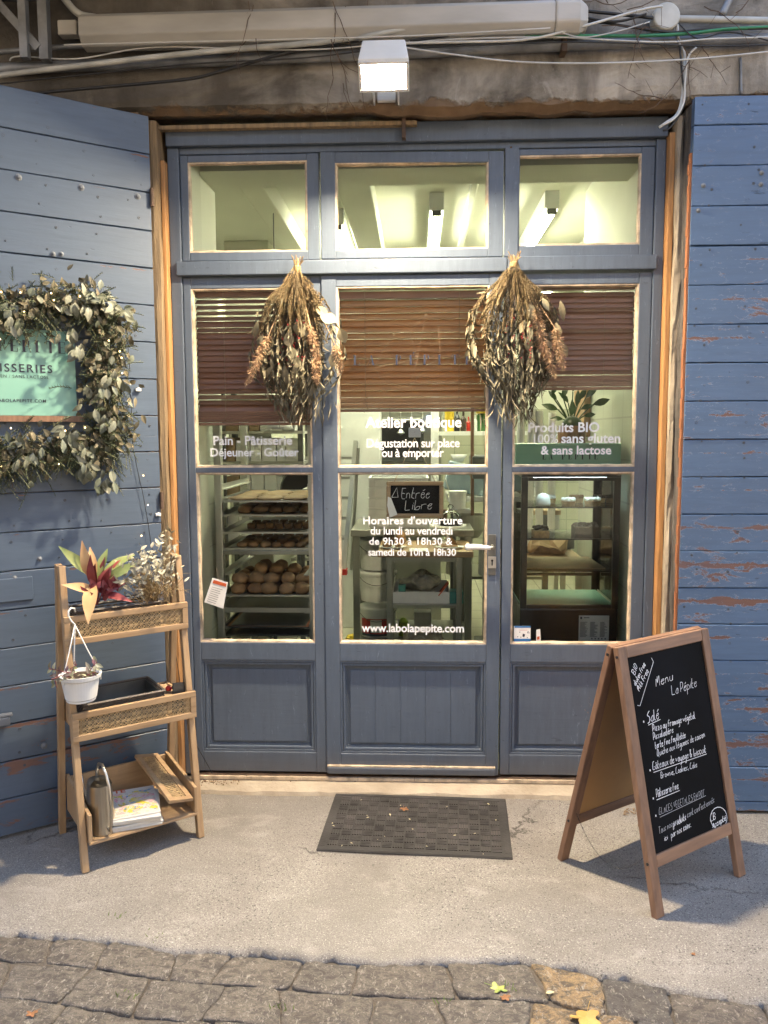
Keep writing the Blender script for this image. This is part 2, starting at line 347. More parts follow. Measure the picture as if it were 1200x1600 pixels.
# single stroke handwriting: pairs are x, y with the baseline at 3, x-height 6, ascender 9
HW = {'a': '4626040413334446 4643', 'b': '090303 03255555433303', 'c': '4636160413233344', 'd': '4939 49433313041646', 'e': '0525354636160413233344', 'f': '4839281803 0636', 'g': '46261504132444 46413010',
 'h': '0903 05163645434343', 'i': '1613 1717', 'k': '0903 360433', 'l': '0904131323', 'm': '0603 05162523 25364543', 'n': '0603 05163643', 'o': '26150413334445362616', 'p': '0600 06264544330303', 'q': '46261504132444 4640',
 'r': '0603 05163646', 's': '46260533341303', 't': '1904132333 0636', 'u': '060413334446 4643', 'v': '061346', 'x': '0643 4603', 'y': '0604133344 46411000', 'z': '06460343', 'w': '0613253346', ' ': '',
 'M': '03092429 2549 4953', 'L': '09031353', 'P': '0903 093948462505', 'S': '4939180746443303', 'Q': '29180413344748392919 3452', 'G': '49291804133353 5535', 'B': '0903 09394737 0636454303', 'C': '49291804134353', 'V': '092349',
 'T': '0959 2923', 'O': '29180413344748392919', 'I': '1913', 'F': '0903 0949 0636', 'N': '03094349', 'A': '032943 1636', 'E': '4909 090343 0636', 'K': '0903 490643', 'R': '0903 09394706 0643', 'D': '0903 09394643330303',
 ',': '1402', '.': '1313', "'": '1917', '&': '43091939280513233555', '-': '0535'}
ACC = {'é': ('e', '2838', 1), 'è': ('e', '1928', 1), 'â': ('a', '182938', 1), 'î': ('i', '', 1), 'ê': ('e', '182938', 0)}
def strokes(text):
    x = 0; out = []
    for ch in text:
        base, extra = ch, ''
        if ch in ACC: base, extra = ACC[ch][0], ACC[ch][1]; extra = {'2838': '27 48'.replace(' ', ''), '1928': '1837', '182938': '172837'}[extra] if extra else ''
        g = HW.get(base, ''); wmax = 0
        for st in (g.split() + ([extra] if extra else [])):
            p = [(int(st[i]), int(st[i + 1])) for i in range(0, len(st) - 1, 2)]
            if p: wmax = max(wmax, max(q[0] for q in p)); out.append([(x + q[0] * .8, q[1] - 3) for q in p])
        x += wmax * .8 + (1.3 if g else 2.4)
    return out, x
def handwrite(mb, text, p0, p1, up, nrm, th=.003, hgt=None, m=0, slant=.18, wob=.25):
    p0, p1, up, nrm = Vector(p0), Vector(p1), Vector(up).normalized(), Vector(nrm).normalized()
    st, W = strokes(text); ex = (p1 - p0) / W; k = ex.length if hgt is None else hgt / 6
    for s_ in st:
        pts = [p0 + ex * (x + y * slant + rnd.uniform(-wob, wob)) + up * k * (y + rnd.uniform(-wob, wob)) for x, y in s_]
        if len(pts) > 2:     # round the corners off
            q = [pts[0]]
            for a, b in zip(pts, pts[1:]): q += [a.lerp(b, .28), a.lerp(b, .72)]
            pts = q + [pts[-1]]
        ribbon(mb, pts, nrm, th * rnd.uniform(.8, 1.15), m)
def ribbon(mb, pts, nrm, th, m=0):
    pts = [p for i, p in enumerate(pts) if i == 0 or (p - pts[i - 1]).length > 1e-5]
    if len(pts) < 2: pts = [pts[0], pts[0] + Vector(nrm).cross(Vector((0, 0, 1))).normalized() * th]
    L = []
    for i, p in enumerate(pts):
        t = (pts[min(i + 1, len(pts) - 1)] - pts[max(i - 1, 0)]).normalized(); sd = t.cross(nrm).normalized() * th / 2; L += [p + sd, p - sd]
    mb.add(L, [(2 * i, 2 * i + 1, 2 * i + 3, 2 * i + 2) for i in range(len(pts) - 1)], m)
def didone(mb, text, o, ex, ez, width, h, m=0, hair=.05):
    """high-contrast capitals: thick stems, hair-thin bars"""
    G = {'L': ([(0, 0, .28, 1)], [(.28, 0, .8, hair), (.75, 0, .8, .3), (-.1, .96, .4, 1), (-.1, 0, .3, .04)]),
         'A': ([], []), 'P': ([(0, 0, .28, 1)], [(.28, .96, .6, 1), (.28, .46, .6, .5), (.6, .55, .74, .92), (-.1, 0, .4, .04)]),
         'E': ([(0, 0, .28, 1)], [(.28, .96, .75, 1), (.28, .48, .55, .52), (.28, 0, .78, .04), (.7, .75, .76, 1), (.73, 0, .79, .28)]),
         'I': ([(.1, 0, .38, 1)], [(0, .96, .5, 1), (0, 0, .5, .04)]), 'T': ([(.3, 0, .58, 1)], [(0, .95, .9, 1), (0, .72, .05, 1), (.85, .72, .9, 1)])}
    n = len(text); step = width / (n - .3); P = lambda x, y: Vector(o) + Vector(ex) * x + Vector(ez) * y
    for i, ch in enumerate(text):
        x0 = i * step; k = h * .72; b = 'E' if ch in 'ÉE' else ch
        if b == ' ': continue
        if b == 'A':
            for q in ([(.42, 1), (.56, 1), (.92, 0), (.62, 0)], [(.42, 1), (.47, 1), (.08, 0), (.03, 0)], [(.2, .3), (.7, .3), (.7, .34), (.2, .34)]):
                mb.add([P(x0 + a * k, c * h) for a, c in q], [(0, 1, 2, 3)], m)
            continue
        for (a, c, d, e) in G[b][0] + G[b][1]: mb.add([P(x0 + a * k, c * h), P(x0 + d * k, c * h), P(x0 + d * k, e * h), P(x0 + a * k, e * h)], [(0, 1, 2, 3)], m)
        if ch == 'É': mb.add([P(x0 + .4 * k, 1.08 * h), P(x0 + .5 * k, 1.08 * h), P(x0 + .68 * k, 1.28 * h), P(x0 + .5 * k, 1.28 * h)], [(0, 1, 2, 3)], m)
# ================================================================ GROUND
def pavement_mat():
    m, nt, p = newmat('exposed_aggregate_concrete'); co = coords(nt)
    big = nz(nt, co, 1.7, 4); mid = nz(nt, co, 9, 5, .65)
    base = mixc(nt, ramp(nt, big, (.35, 0.), (.65, 1.)), (.25, .235, .21), (.355, .335, .305))
    base = mixc(nt, ramp(nt, mid, (.35, 0.), (.7, 1.)), mixc(nt, .35, base, (.19, .17, .15)), base)
    vo = N(nt, 'ShaderNodeTexVoronoi'); vo.inputs['Scale'].default_value = 100; nt.links.new(co, vo.inputs['Vector'])
    sp = ramp(nt, vo.outputs['Distance'], (.24, 1.), (.36, 0.)); pick = ramp(nt, nz(nt, co, 80, 1), (.49, 0.), (.53, 1.))
    zone = ramp(nt, nz(nt, co, 1.1, 3), (.40, .25), (.58, 1.))
    dark = math_(nt, 'MULTIPLY', math_(nt, 'MULTIPLY', sp, pick), zone)
    base = mixc(nt, dark, base, (.045, .042, .045))
    gr = nz(nt, co, 260, 3, .7); base = mixc(nt, ramp(nt, gr, (.36, .8), (.60, 0.)), base, (.11, .10, .09))
    gl = ramp(nt, nz(nt, co, 190, 2), (.60, 0.), (.68, .6)); base = mixc(nt, gl, base, (.55, .52, .46))
    tc = N(nt, 'ShaderNodeTexCoord'); sp2 = N(nt, 'ShaderNodeSeparateXYZ'); nt.links.new(tc.outputs['Object'], sp2.inputs[0])
    stn = ramp(nt, nz(nt, coords(nt, (1, 1.4, 1)), 2.6, 7, .68, .8), (.38, .7), (.56, 0.)); base = mixc(nt, stn, base, mixc(nt, .45, base, (.13, .115, .10)))
    pal = ramp(nt, nz(nt, coords(nt, (1, 1.8, 1)), 4.2, 8, .7, .5), (.56, 0.), (.70, .25)); base = mixc(nt, pal, base, (.50, .47, .43))
    # thin ragged hairline cracks
    cv = N(nt, 'ShaderNodeTexVoronoi', feature='DISTANCE_TO_EDGE'); cv.inputs['Scale'].default_value = 1.15
    dm = N(nt, 'ShaderNodeMix', data_type='RGBA'); dm.inputs[0].default_value = .14; nt.links.new(co, dm.inputs[6]); tn = N(nt, 'ShaderNodeTexNoise'); tn.inputs['Scale'].default_value = 5; tn.inputs['Detail'].default_value = 9; tn.inputs['Roughness'].default_value = .72; nt.links.new(co, tn.inputs[0]); nt.links.new(tn.outputs[1], dm.inputs[7]); nt.links.new(dm.outputs[2], cv.inputs['Vector'])
    crk = math_(nt, 'MULTIPLY', ramp(nt, cv.outputs['Distance'], (.0010, 1.), (.0042, 0.)), ramp(nt, nz(nt, co, 1.6, 2), (.50, 0.), (.58, .9)))
    base = mixc(nt, crk, base, (.06, .052, .045))
    # dirt kept in the corner under the doorstep
    dd = math_(nt, 'MULTIPLY', math_(nt, 'MULTIPLY', math_(nt, 'ADD', sp2.outputs[1], .17, True), 5., True), ramp(nt, nz(nt, co, 14, 6, .7), (.40, 0.), (.58, .8))); base = mixc(nt, dd, base, (.14, .10, .065))
    nt.links.new(base, p.inputs['Base Color']); p.inputs['Roughness'].default_value = .8
    h = math_(nt, 'ADD', math_(nt, 'MULTIPLY', gr, .5), math_(nt, 'SUBTRACT', math_(nt, 'MULTIPLY', mid, 1.5), math_(nt, 'ADD', math_(nt, 'MULTIPLY', dark, .5), math_(nt, 'MULTIPLY', crk, 1.5))))
    bump(nt, p, h, .7, .004); return m
mt['pave'] = pavement_mat()
def cobblemat(name, cols, tint):
    m, nt, p = newmat(name); co = coords(nt); g = N(nt, 'ShaderNodeNewGeometry')
    base = ramp(nt, g.outputs['Random Per Island'], *[(i / (len(cols) - 1), c) for i, c in enumerate(cols)])
    base = mixc(nt, ramp(nt, nz(nt, co, 7, 6, .65), (.32, .65), (.62, 0.)), base, tint)
    base = mixc(nt, ramp(nt, nz(nt, coords(nt, (.8, 1.3, 1)), 34, 9, .75, .8), (.42, .85), (.55, 0.)), base, (.05, .043, .037))
    base = mixc(nt, ramp(nt, nz(nt, coords(nt, (1.4, .8, 1)), 55, 7, .75, 1.2), (.55, 0.), (.63, .8)), base, (.38, .35, .30))
    fine = nz(nt, co, 230, 3, .7); base = mixc(nt, ramp(nt, fine, (.36, .6), (.55, 0.)), base, (.06, .052, .045))
    nt.links.new(base, p.inputs['Base Color']); p.inputs['Roughness'].default_value = .62
    bump(nt, p, math_(nt, 'ADD', math_(nt, 'MULTIPLY', nz(nt, co, 26, 9, .68, .5), 1.6), math_(nt, 'MULTIPLY', fine, .35)), .8, .010); return m
mt['cobble'] = cobblemat('worn_stone', [(.085, .075, .068), (.165, .142, .118), (.115, .098, .08), (.19, .165, .135), (.10, .093, .088)], (.13, .11, .09))
mt['ochre'] = cobblemat('ochre_stone', [(.36, .25, .125), (.30, .21, .11), (.34, .24, .13)], (.24, .16, .085))
mt['dirt'] = M('damp_grit', (.12, .10, .08), .85, vs=30, b=1, bs=90, bd=.012, det=8)
mt['sill'] = M('worn_cement_sill', (.44, .38, .29), .8, vs=5, col2=(.28, .23, .17), b=.8, bs=25, bd=.012, det=8)
def curbY(x):     # the ragged front edge of the concrete
    base = -1.075 - .0 * x
    pts = [(-3.5, -1.02), (-1.3, -1.067), (-.68, -1.117), (-.1, -1.16), (.28, -1.133), (.62, -1.222), (.93, -1.290), (1.4, -1.36), (3.5, -1.6)]
    for (a, ya), (b, yb) in zip(pts, pts[1:]):
        if a <= x <= b: base = ya + (yb - ya) * (x - a) / (b - a)
    return base + .045 * noise.noise(Vector((x * 3.1, 2.2, 0))) + .022 * noise.noise(Vector((x * 14, 7.2, 0))) + .011 * noise.noise(Vector((x * 34, 1.2, 0))) + .002 * noise.noise(Vector((x * 95, 5.2, 0)))
mb = MB(); xs = [-3.5 + i * .00625 for i in range(1121)]; ys = [0, .02, .06, .14, .3, .5, .75, 1.0]
for i, x in enumerate(xs):
    c = curbY(x); mb.v.append((x, c - .001, -.045)); 
    for t in ys:
        y = c + (0.3 - c) * t; e = min(1, t / .04)
        z = .006 * noise.noise(Vector((x * 2.5, y * 2.5, 3))) * (1 if y < -.1 else 0) - .0015 * (1 - e) * (1 + noise.noise(Vector((x * 20, 3, 1))))
        mb.v.append((x, y, z - .035 * max(0, min(1, (-.6 - y) / .9)) * 0))
n = len(ys) + 1
for i in range(len(xs) - 1):
    for j in range(n - 1): mb.f.append((i * n + j, (i + 1) * n + j, (i + 1) * n + j + 1, i * n + j + 1))
mb.m = [0] * len(mb.f)
tag(mb.build('pavement', 'pave', smooth=True), kind='structure')
mb = MB(); mb.add([(-60, -120, -.05), (60, -120, -.05), (60, 30, -.05), (-60, 30, -.05)], [(0, 1, 2, 3)])
tag(mb.build('ground', 'dirt'), kind='structure')
mb = MB(); k = 400
for i in range(k + 1):
    x = -3.4 + 6.8 * i / k; mb.v += [(x, curbY(x) + .02, -.022), (x, curbY(x) - .008, -.020), (x, curbY(x) - .03, -.011), (x, -4.8, -.024)]
mb.f = [(i * 4 + j + 1, (i + 1) * 4 + j + 1, (i + 1) * 4 + j, i * 4 + j) for i in range(k) for j in range(3)]; mb.m = [0] * len(mb.f)
tag(mb.build('road_joint_bed', 'dirt'), kind='structure')
# cobbles: rounded irregular blocks laid in rows that follow the concrete
mb = MB()
def edge_pts(P, Q, k, amp, seed):
    out = []
    for i in range(k):
        t = i / k; p = P.lerp(Q, t); nn = (Q - P).normalized().cross(V(0, 0, 1)); out.append(p + nn * amp * math.sin(math.pi * t) * noise.noise(Vector((p.x * 22, p.y * 22, seed))))
    return out
def stone(C_, h, m, seed):
    cen = sum(C_, V(0, 0, 0)) / 4; P = []
    for i in range(4):
        a, b, c = C_[i - 1], C_[i], C_[(i + 1) % 4]; r_ = rnd.uniform(.008, .022); p = b + (a - b).normalized() * r_; q = b + (c - b).normalized() * r_
        P.append((p, q, b))
    ring = []
    for i in range(4):
        p, q, b = P[i]; ring += [p, p.lerp(b, .55).lerp(b.lerp(q, .45), .5), q]; nx_ = P[(i + 1) % 4][0]; ring += edge_pts(q, nx_, 7, .012, seed)[1:]
    n = len(ring); tl, t2 = rnd.uniform(-.035, .035), rnd.uniform(-.035, .035); o = len(mb.v); lev = [(1.0, -.05), (.997, -.006), (.985, -.0015), (.95, .0005), (.85, .001), (.6, .002), (.35, .002), (.12, .002)]
    for k, (f, z) in enumerate(lev):
        for q in ring:
            v = cen.lerp(q, f); d = v - cen; zz = h + z + tl * d.x + t2 * d.y + .0045 * noise.noise(Vector((v.x * 14, v.y * 14, seed))) + .002 * noise.noise(Vector((v.x * 45, v.y * 45, seed)))
            mb.v.append((v.x, v.y, -.07 if k == 0 else zz))
    for k in range(len(lev) - 1):
        for j in range(n): mb.f.append((o + k * n + j, o + k * n + (j + 1) % n, o + (k + 1) * n + (j + 1) % n, o + (k + 1) * n + j)); mb.m.append(m)
    mb.f.append(tuple(o + (len(lev) - 1) * n + j for j in range(n))); mb.m.append(m)
def rowY(r_, x):
    if r_ == 0: return curbY(x) - .003
    return curbY(x) * .6 + (-1.12 - .12 * x) * .4 - .012 - r_ * .145 + .012 * noise.noise(Vector((x * 3, r_ * 7.3, 1)))
for row in range(24):
    x = -3.2 + rnd.uniform(0, .15); sk0 = rnd.uniform(-.03, .03)
    while x < 3.2:
        wd = rnd.uniform(.15, .27); sk1 = rnd.uniform(-.03, .03); g = rnd.uniform(.0008, .003); x1 = x + wd
        if wd > .17 or rnd.random() < .5:
            C_ = [V(x + g + sk0, rowY(row + 1, x) + g, 0), V(x1 - g + sk1, rowY(row + 1, x1) + g, 0), V(x1 - g - sk1 * .3, rowY(row, x1) - g, 0), V(x + g - sk0 * .3, rowY(row, x) - g, 0)]
        else: C_ = [V(x + g + sk0, rowY(row + 1, x) + g * 2, 0), V(x1 - g + sk1, rowY(row + 1, x1) + g * 1.5, 0), V(x1 - g - sk1 * .3, rowY(row, x1) - g * 2, 0), V(x + g - sk0 * .3, rowY(row, x) - g, 0)]
        cx = x + wd / 2; och = 1 if (row < 2 and .27 < cx < .60) else (2 if row < 3 and cx > .6 and rnd.random() < .6 else 0)
        stone(C_, -.0045 + rnd.uniform(-.003, .002), och, rnd.uniform(0, 50)); x = x1; sk0 = sk1
mt['slatey'] = cobblemat('blue_grey_stone', [(.15, .145, .15), (.19, .18, .175), (.13, .125, .13)], (.10, .097, .10))
tag(mb.build('road', ['cobble', 'ochre', 'slatey'], smooth=True), kind='structure')
# ================================================================ BUILDING SHELL
def wallmat():
    m, nt, p = newmat('stained_render'); co = coords(nt)
    tc = N(nt, 'ShaderNodeTexCoord'); sp = N(nt, 'ShaderNodeSeparateXYZ'); nt.links.new(tc.outputs['Object'], sp.inputs[0])
    a = nz(nt, coords(nt, (1, 1, 1.6)), 2.2, 6, .62, .5); b_ = nz(nt, coords(nt, (1.2, 1, .25)), 7, 6, .6)
    c = mixc(nt, ramp(nt, a, (.36, 0.), (.62, 1.)), (.085, .075, .06), (.46, .42, .355))
    c = mixc(nt, ramp(nt, b_, (.45, 0.), (.68, .75)), c, (.10, .088, .072))
    c = mixc(nt, ramp(nt, nz(nt, coords(nt, (1, 1, .6)), 9, 8, .7, .8), (.60, 0.), (.66, .5)), c, (.40, .38, .34))
    # shade painted into the left of the beam, brown bare patches along its foot
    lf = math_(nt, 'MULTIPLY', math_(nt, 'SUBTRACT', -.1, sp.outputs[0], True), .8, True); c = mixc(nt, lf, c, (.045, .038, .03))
    ft = ramp(nt, math_(nt, 'ADD', math_(nt, 'MULTIPLY', math_(nt, 'SUBTRACT', 2.93, sp.outputs[2], True), 4.2), math_(nt, 'MULTIPLY', nz(nt, co, 9, 6, .65), .55)), (.68, 0.), (.74, 1.))
    c = mixc(nt, ft, c, mixc(nt, nz(nt, co, 16, 4), (.10, .062, .035), (.24, .165, .10)))
    nt.links.new(c, p.inputs['Base Color']); p.inputs['Roughness'].default_value = .9
    h = math_(nt, 'SUBTRACT', math_(nt, 'ADD', math_(nt, 'MULTIPLY', nz(nt, co, 24, 8, .65), .6), math_(nt, 'MULTIPLY', a, .6)), math_(nt, 'MULTIPLY', ft, .5))
    bump(nt, p, h, .9, .014); return m
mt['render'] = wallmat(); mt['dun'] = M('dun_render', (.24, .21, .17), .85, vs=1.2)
WY = -.12
bw = thing('building_wall', 'weathered grey-brown rendered wall and beam above the blue doors', 'wall', (0, 0, 0))
mb = MB()      # the rendered face above the opening, its ragged foot modelled
cols = 220; x0, x1 = -4.0, 4.0; O = []
for i in range(cols + 1):
    x = x0 + (x1 - x0) * i / cols
    rag = 0
    if -.15 < x < 1.05: rag = .014 * (1 + noise.noise(Vector((x * 9, 0, 5)))) + .022 * max(0, noise.noise(Vector((x * 4.5, 8, 5)))) 
    zf = 2.815 - rag
    O.append([(x, .06, zf + .02), (x, WY + .045 + .01 * noise.noise(Vector((x * 12, 3, 1))), zf), (x, WY + .006, zf + .022 + .006 * noise.noise(Vector((x * 16, 3, 8)))), (x, WY, 2.87 + .012 * noise.noise(Vector((x * 7, 1, 1)))), (x, WY, 3.0), (x, WY, 11.5)])
k = len(O[0]); mb.v = [q for c in O for q in c]
mb.f = [(i * k + j, (i + 1) * k + j, (i + 1) * k + j + 1, i * k + j + 1) for i in range(cols) for j in range(k - 1)]; mb.m = [0] * len(mb.f)
mb.box(-4, 4, .06, .30, 2.84, 11.5)
mb.box(-4, -1.10, WY, .30, -.05, 2.815); mb.box(1.085, 4, WY, .30, -.05, 2.815)
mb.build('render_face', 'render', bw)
mb = MB()
mb.box(-1.10, -.97, .12, .30, -.05, 2.84); mb.box(.99, 1.085, .12, .30, -.05, 2.84)
mb.build('inner_reveal', 'wall', bw)
ob = thing('opposite_building', 'plain dun building on the far side of the lane, facing the shop', 'building', (0, -8.5, -.05))
mb = MB(); mb.box(-26, 26, -9, -8.4, -.05, 6.9); mb.build('wall', 'dun', ob)
for k_ in range(12):
    for z_ in (.95, 4.05): mb = MB(); mb.box(-23.4 + k_ * 4, -22 + k_ * 4, -8.41, -8.38, z_, z_ + 1.65); mb.build('window', 'black', ob)
# canopy over the left of the lane: the steel bracket in the top left corner carries an unseen cover, added for shade
cn = thing('canopy', 'grey steel bracket and roof edge in the top left corner of the wall', 'canopy', (-2.0, WY, 3.1))
mb = MB(); mb.box(-4, .1, -1.6, WY, 3.75, 3.80); mb.build('roof', 'iron', cn)
mb = MB(); a = at(52, 70, -.3)
ax = a.x
mb.bar((ax, -.2, 2.98), (ax, -.2, 3.75), .035, .035); mb.bar((ax - .02, -.2, 3.02), (ax - .45, -.2, 3.5), .04, .03, (0, 1, 0)); mb.bar((ax - .07, -.22, 2.98), (ax - .07, -.22, 3.3), .03, .03)
mb.bar((ax + .02, -.2, 3.22), (ax - .35, -.2, 3.22), .03, .03, (0, 1, 0)); mb.bar((ax + .16, -.2, 3.3), (ax + .04, -.2, 3.42), .035, .03, (0, 1, 0))
mb.build('bracket', 'galv', cn)
# threshold
sl = MB(); c = 60
for i in range(c + 1):
    x = -1.06 + 2.14 * i / c; e = -.085 - .012 * noise.noise(Vector((x * 6, 0, 9))) - .006 * noise.noise(Vector((x * 30, 0, 9)))
    sl.v += [(x, e - .01, -.01), (x, e, .016 + .006 * noise.noise(Vector((x * 9, 2, 9)))), (x, e + .03, .024), (x, .0, .032), (x, .02, .034), (x, .02, -.01)]
sl.f = [(i * 6 + j, (i + 1) * 6 + j, (i + 1) * 6 + j + 1, i * 6 + j + 1) for i in range(c) for j in range(5)]; sl.m = [0] * len(sl.f)
th = thing('threshold', 'worn cement doorstep with a pale strip under the blue doors', 'doorstep', (0, 0, 0))
sl.build('cement_step', 'sill', th)
mb = MB(); x = -1.0
while x < .97: mb.box(x, x + .245, -.012, .03, .0345, .048); x += .247
mb.build('pale_strip', 'bead', th)
mb = MB()
mb.box(-1.0, .97, .0, .09, .03, .0515); mb.build('sill_base', 'iron', th)
# old posts and trims beside the doors: parts of the frame
# ================================================================ SHOP FRONT (frame, three leaves, three transoms)
sf = thing('glazed_shop_facade', 'slate blue wooden shop front with three glazed leaves and transom windows', 'shop front', (0, 0, .03))
FL, FR, S1, S2 = -1.0, .972, -.399, .357
mb = MB(); mb.box(-1.028, FL + .02, .005, .09, .05, 2.72); mb.box(FR - .012, 1.0, .005, .09, .05, 2.72)
mb.box(-1.028, 1.0, -.012, .09, 2.722, 2.80); mb.box(FL + .02, FR - .012, .012, .09, 2.695, 2.7215)
mb.build('frame', 'blue', sf, bevel=.004)
mb = MB(); mb.box(FL, S2 + .01, -.012, .06, 2.205, 2.262); mb.box(S2 + .012, FR, -.009, .06, 2.208, 2.266)
mb.build('transom_bar', 'blue', sf, bevel=.004)
mb = MB(); mb.box(-1.045, -1.0285, -.035, .05, .03, 2.66); mb.build('trim_strip', 'orange', sf, bevel=.003); mb = MB(); mb.box(1.0005, 1.022, -.035, .06, .03, 2.73); mb.build('trim_strip', 'orange', sf, bevel=.003)
mb = MB()
def wob(mb, x0, x1, y0, y1, z0, z1, amp, seed, n=40):
    o = len(mb.v)
    for i in range(n + 1):
        z = z0 + (z1 - z0) * i / n
        for q, (x, y) in enumerate(((x0, y1), (x0, y0), ((x0 + x1) / 2, y0 - amp * .6), (x1, y0), (x1, y1))):
            mb.v.append((x + amp * noise.noise(Vector((z * 5, q * 3.1, seed))), y + amp * noise.noise(Vector((z * 6, q * 5.1, seed + 9))), z))
    for i in range(n):
        for j in range(4): mb.f.append((o + i * 5 + j, o + i * 5 + j + 1, o + (i + 1) * 5 + j + 1, o + (i + 1) * 5 + j)); mb.m.append(0)
    mb.f.append(tuple(o + n * 5 + j for j in range(5))); mb.m.append(0)
wob(mb, -1.085, -1.046, -.07, .1, .0, 2.80, .006, 3); mb.build('left_post', 'post', sf)
mb = MB(); wob(mb, 1.023, 1.046, -.06, .1, .0, 2.78, .007, 12); mb.build('stone_jamb', 'sill', sf)
mb = MB(); wob(mb, 1.047, 1.085, -.12, .1, .0, 2.80, .013, 22, 90); mb.build('right_post', 'rough', sf)
mb = MB(); mb.box(-1.06, .0, -.045, -.013, 2.775, 2.792); mb.build('head_board', 'post', sf, bevel=.003)
mb = MB(); mb.box(-.06, -.045, -.05, -.013, 2.725, 2.80); mb.build('rusty_hook', 'iron', sf)
def leafbox(mb, x0, x1, z0, z1, y0, y1, opens):
    """a sash as butted stiles and rails around a list of openings (ox0, ox1, oz0, oz1) sorted bottom up, sharing the same stiles"""
    ox0, ox1 = opens[0][0], opens[0][1]
    mb.box(x0, ox0, y0, y1, z0, z1); mb.box(ox1, x1, y0, y1, z0, z1); z = z0
    for o in opens: mb.box(ox0, ox1, y0 + .0015, y1, z, o[2]); z = o[3]
    mb.box(ox0, ox1, y0 + .0015, y1, z, z1)
def beads(mb, x0, x1, z0, z1, w=.010, y0=-.002, y1=.03):
    n = 14
    for (a, b) in (((x0, z0), (x1, z0)), ((x0, z1), (x1, z1)), ((x0, z0), (x0, z1)), ((x1, z0), (x1, z1))):
        horiz = a[1] == b[1]; s = (1 if a[1] == z0 else -1) if horiz else (1 if a[0] == x0 else -1)
        o = len(mb.v)
        for i in range(n + 1):
            t = i / n; x = a[0] + (b[0] - a[0]) * t; z = a[1] + (b[1] - a[1]) * t; ww = w * (1 + .28 * noise.noise(Vector((x * 25, z * 25, 3))))
            for (u, y) in ((0, y0), (ww * .55, y0 + .001), (ww, y1)):
                mb.v.append((x, y, z + s * u) if horiz else (x + s * u, y, z))
        for i in range(n):
            for j in range(2): mb.f.append((o + i * 3 + j, o + (i + 1) * 3 + j, o + (i + 1) * 3 + j + 1, o + i * 3 + j + 1)); mb.m.append(0)
def sash(name, label, x0, x1, y0, ox0, ox1, px0, px1, drip=False):
    L = MB(); z0 = .062
    L.X = None
    opens = [(ox0, ox1, .152, .566), (ox0, ox1, .645, 1.385), (ox0, ox1, 1.407, 2.155)]
    leafbox(L, x0, x1, z0, 2.200, y0, y0 + .045, opens)
    o = L.build(name, 'blue', sf, bevel=.003)
    if label: o['label'] = label
    # muntin is a slim rounded bar, glazing beads are chipped putty
    for zz in ((.645, 1.385), (1.407, 2.155)):
        b = MB(); beads(b, ox0, ox1, zz[0], zz[1], .011, y0 + .0035); b.build('glazing_bead', 'bead', o)
        g = MB(); g.box(ox0 + .003, ox1 - .003, y0 + .024, y0 + .028, zz[0] + .003, zz[1] - .003); g.build('window_pane', 'glass', o)
    # raised field panel in stepped moulding
    p = MB(); a0, a1, c0, c1 = ox0, ox1, .152, .566; yy = y0
    for d, dy in ((0, .006), (.012, .010), (.020, .026)):
        e = .010
        for (u0, u1, w0, w1) in ((a0 + d, a1 - d, c0 + d, c0 + d + e), (a0 + d, a1 - d, c1 - d - e, c1 - d), (a0 + d, a0 + d + e, c0 + d + e, c1 - d - e), (a1 - d - e, a1 - d, c0 + d + e, c1 - d - e)):
            p.box(u0, u1, yy + dy, yy + .04, w0, w1)
    p.box(a0 + .03, a1 - .03, yy + .030, yy + .040, c0 + .03, c1 - .03)
    nb_ = 5 if drip else 1
    for q_ in range(nb_): wq = (a1 - a0 - .084) / nb_; p.box(a0 + .042 + q_ * wq + .0002, a0 + .042 + (q_ + 1) * wq - .0002, yy + .0215 + .0003 * (q_ % 2), yy + .030, c0 + .042, c1 - .045)
    p.build('panel', 'blue', o, bevel=.0015)
    if drip:
        d = MB(); d.box(x0 + .004, x1 - .012, y0 - .020, y0 - .0005, .066, .098); d.build('weather_board', 'blue', o, bevel=.006)
        d = MB(); d.box(x0 + .004, x1 - .014, y0 - .016, y0 - .0005, .0985, .103); d.build('weather_bead', 'bead', o)
    return o
DL = sash('fixed_leaf', 'left glazed leaf of the shop front', FL + .022, S1 - .003, .010, -.946, -.443, 0, 0)
DC = sash('door', 'middle glazed door with a white handle', S1 + .002, S2 - .004, .002, -.335, .297, 0, 0, True)
DR = sash('fixed_leaf', 'right glazed leaf in front of the display case', S2 + .003, FR - .014, .010, .400, .908, 0, 0)
mb = MB(); mb.box(S1 - .012, S1 + .012, .012, .06, .062, 2.2); mb.build('meeting_stile', 'blue', sf)
mb = MB()
for y in (S1, S2): pass
def transom(x0, x1, o, y0, tilt=0):
    L = MB(); leafbox(L, x0, x1, 2.268, 2.693, y0, y0 + .045, [o])
    if tilt: L.v = [(x, y, z + tilt * (x - x0)) if z > 2.5 else (x, y, z) for x, y, z in L.v]
    t = L.build('transom_window', 'blue', sf, bevel=.003)
    b = MB(); beads(b, *o, .010, y0 + .003); b.build('glazing_bead', 'bead', t)
    g = MB(); g.box(o[0] + .003, o[1] - .003, y0 + .024, y0 + .028, o[2] + .003, o[3] - .003); g.build('window_pane', 'glass', t)
transom(FL + .022, S1 - .004, (-.946, -.452, 2.303, 2.665), .014)
transom(S1 + .004, S2 - .006, (-.335, .290, 2.302, 2.650), .004, -.012)
transom(S2 + .06, FR - .014, (.405, .905, 2.312, 2.668), .014)
mb = MB(); mb.box(S2 + .0, S2 + .056, .010, .06, 2.268, 2.70); mb.build('mullion', 'blue', sf, bevel=.003)
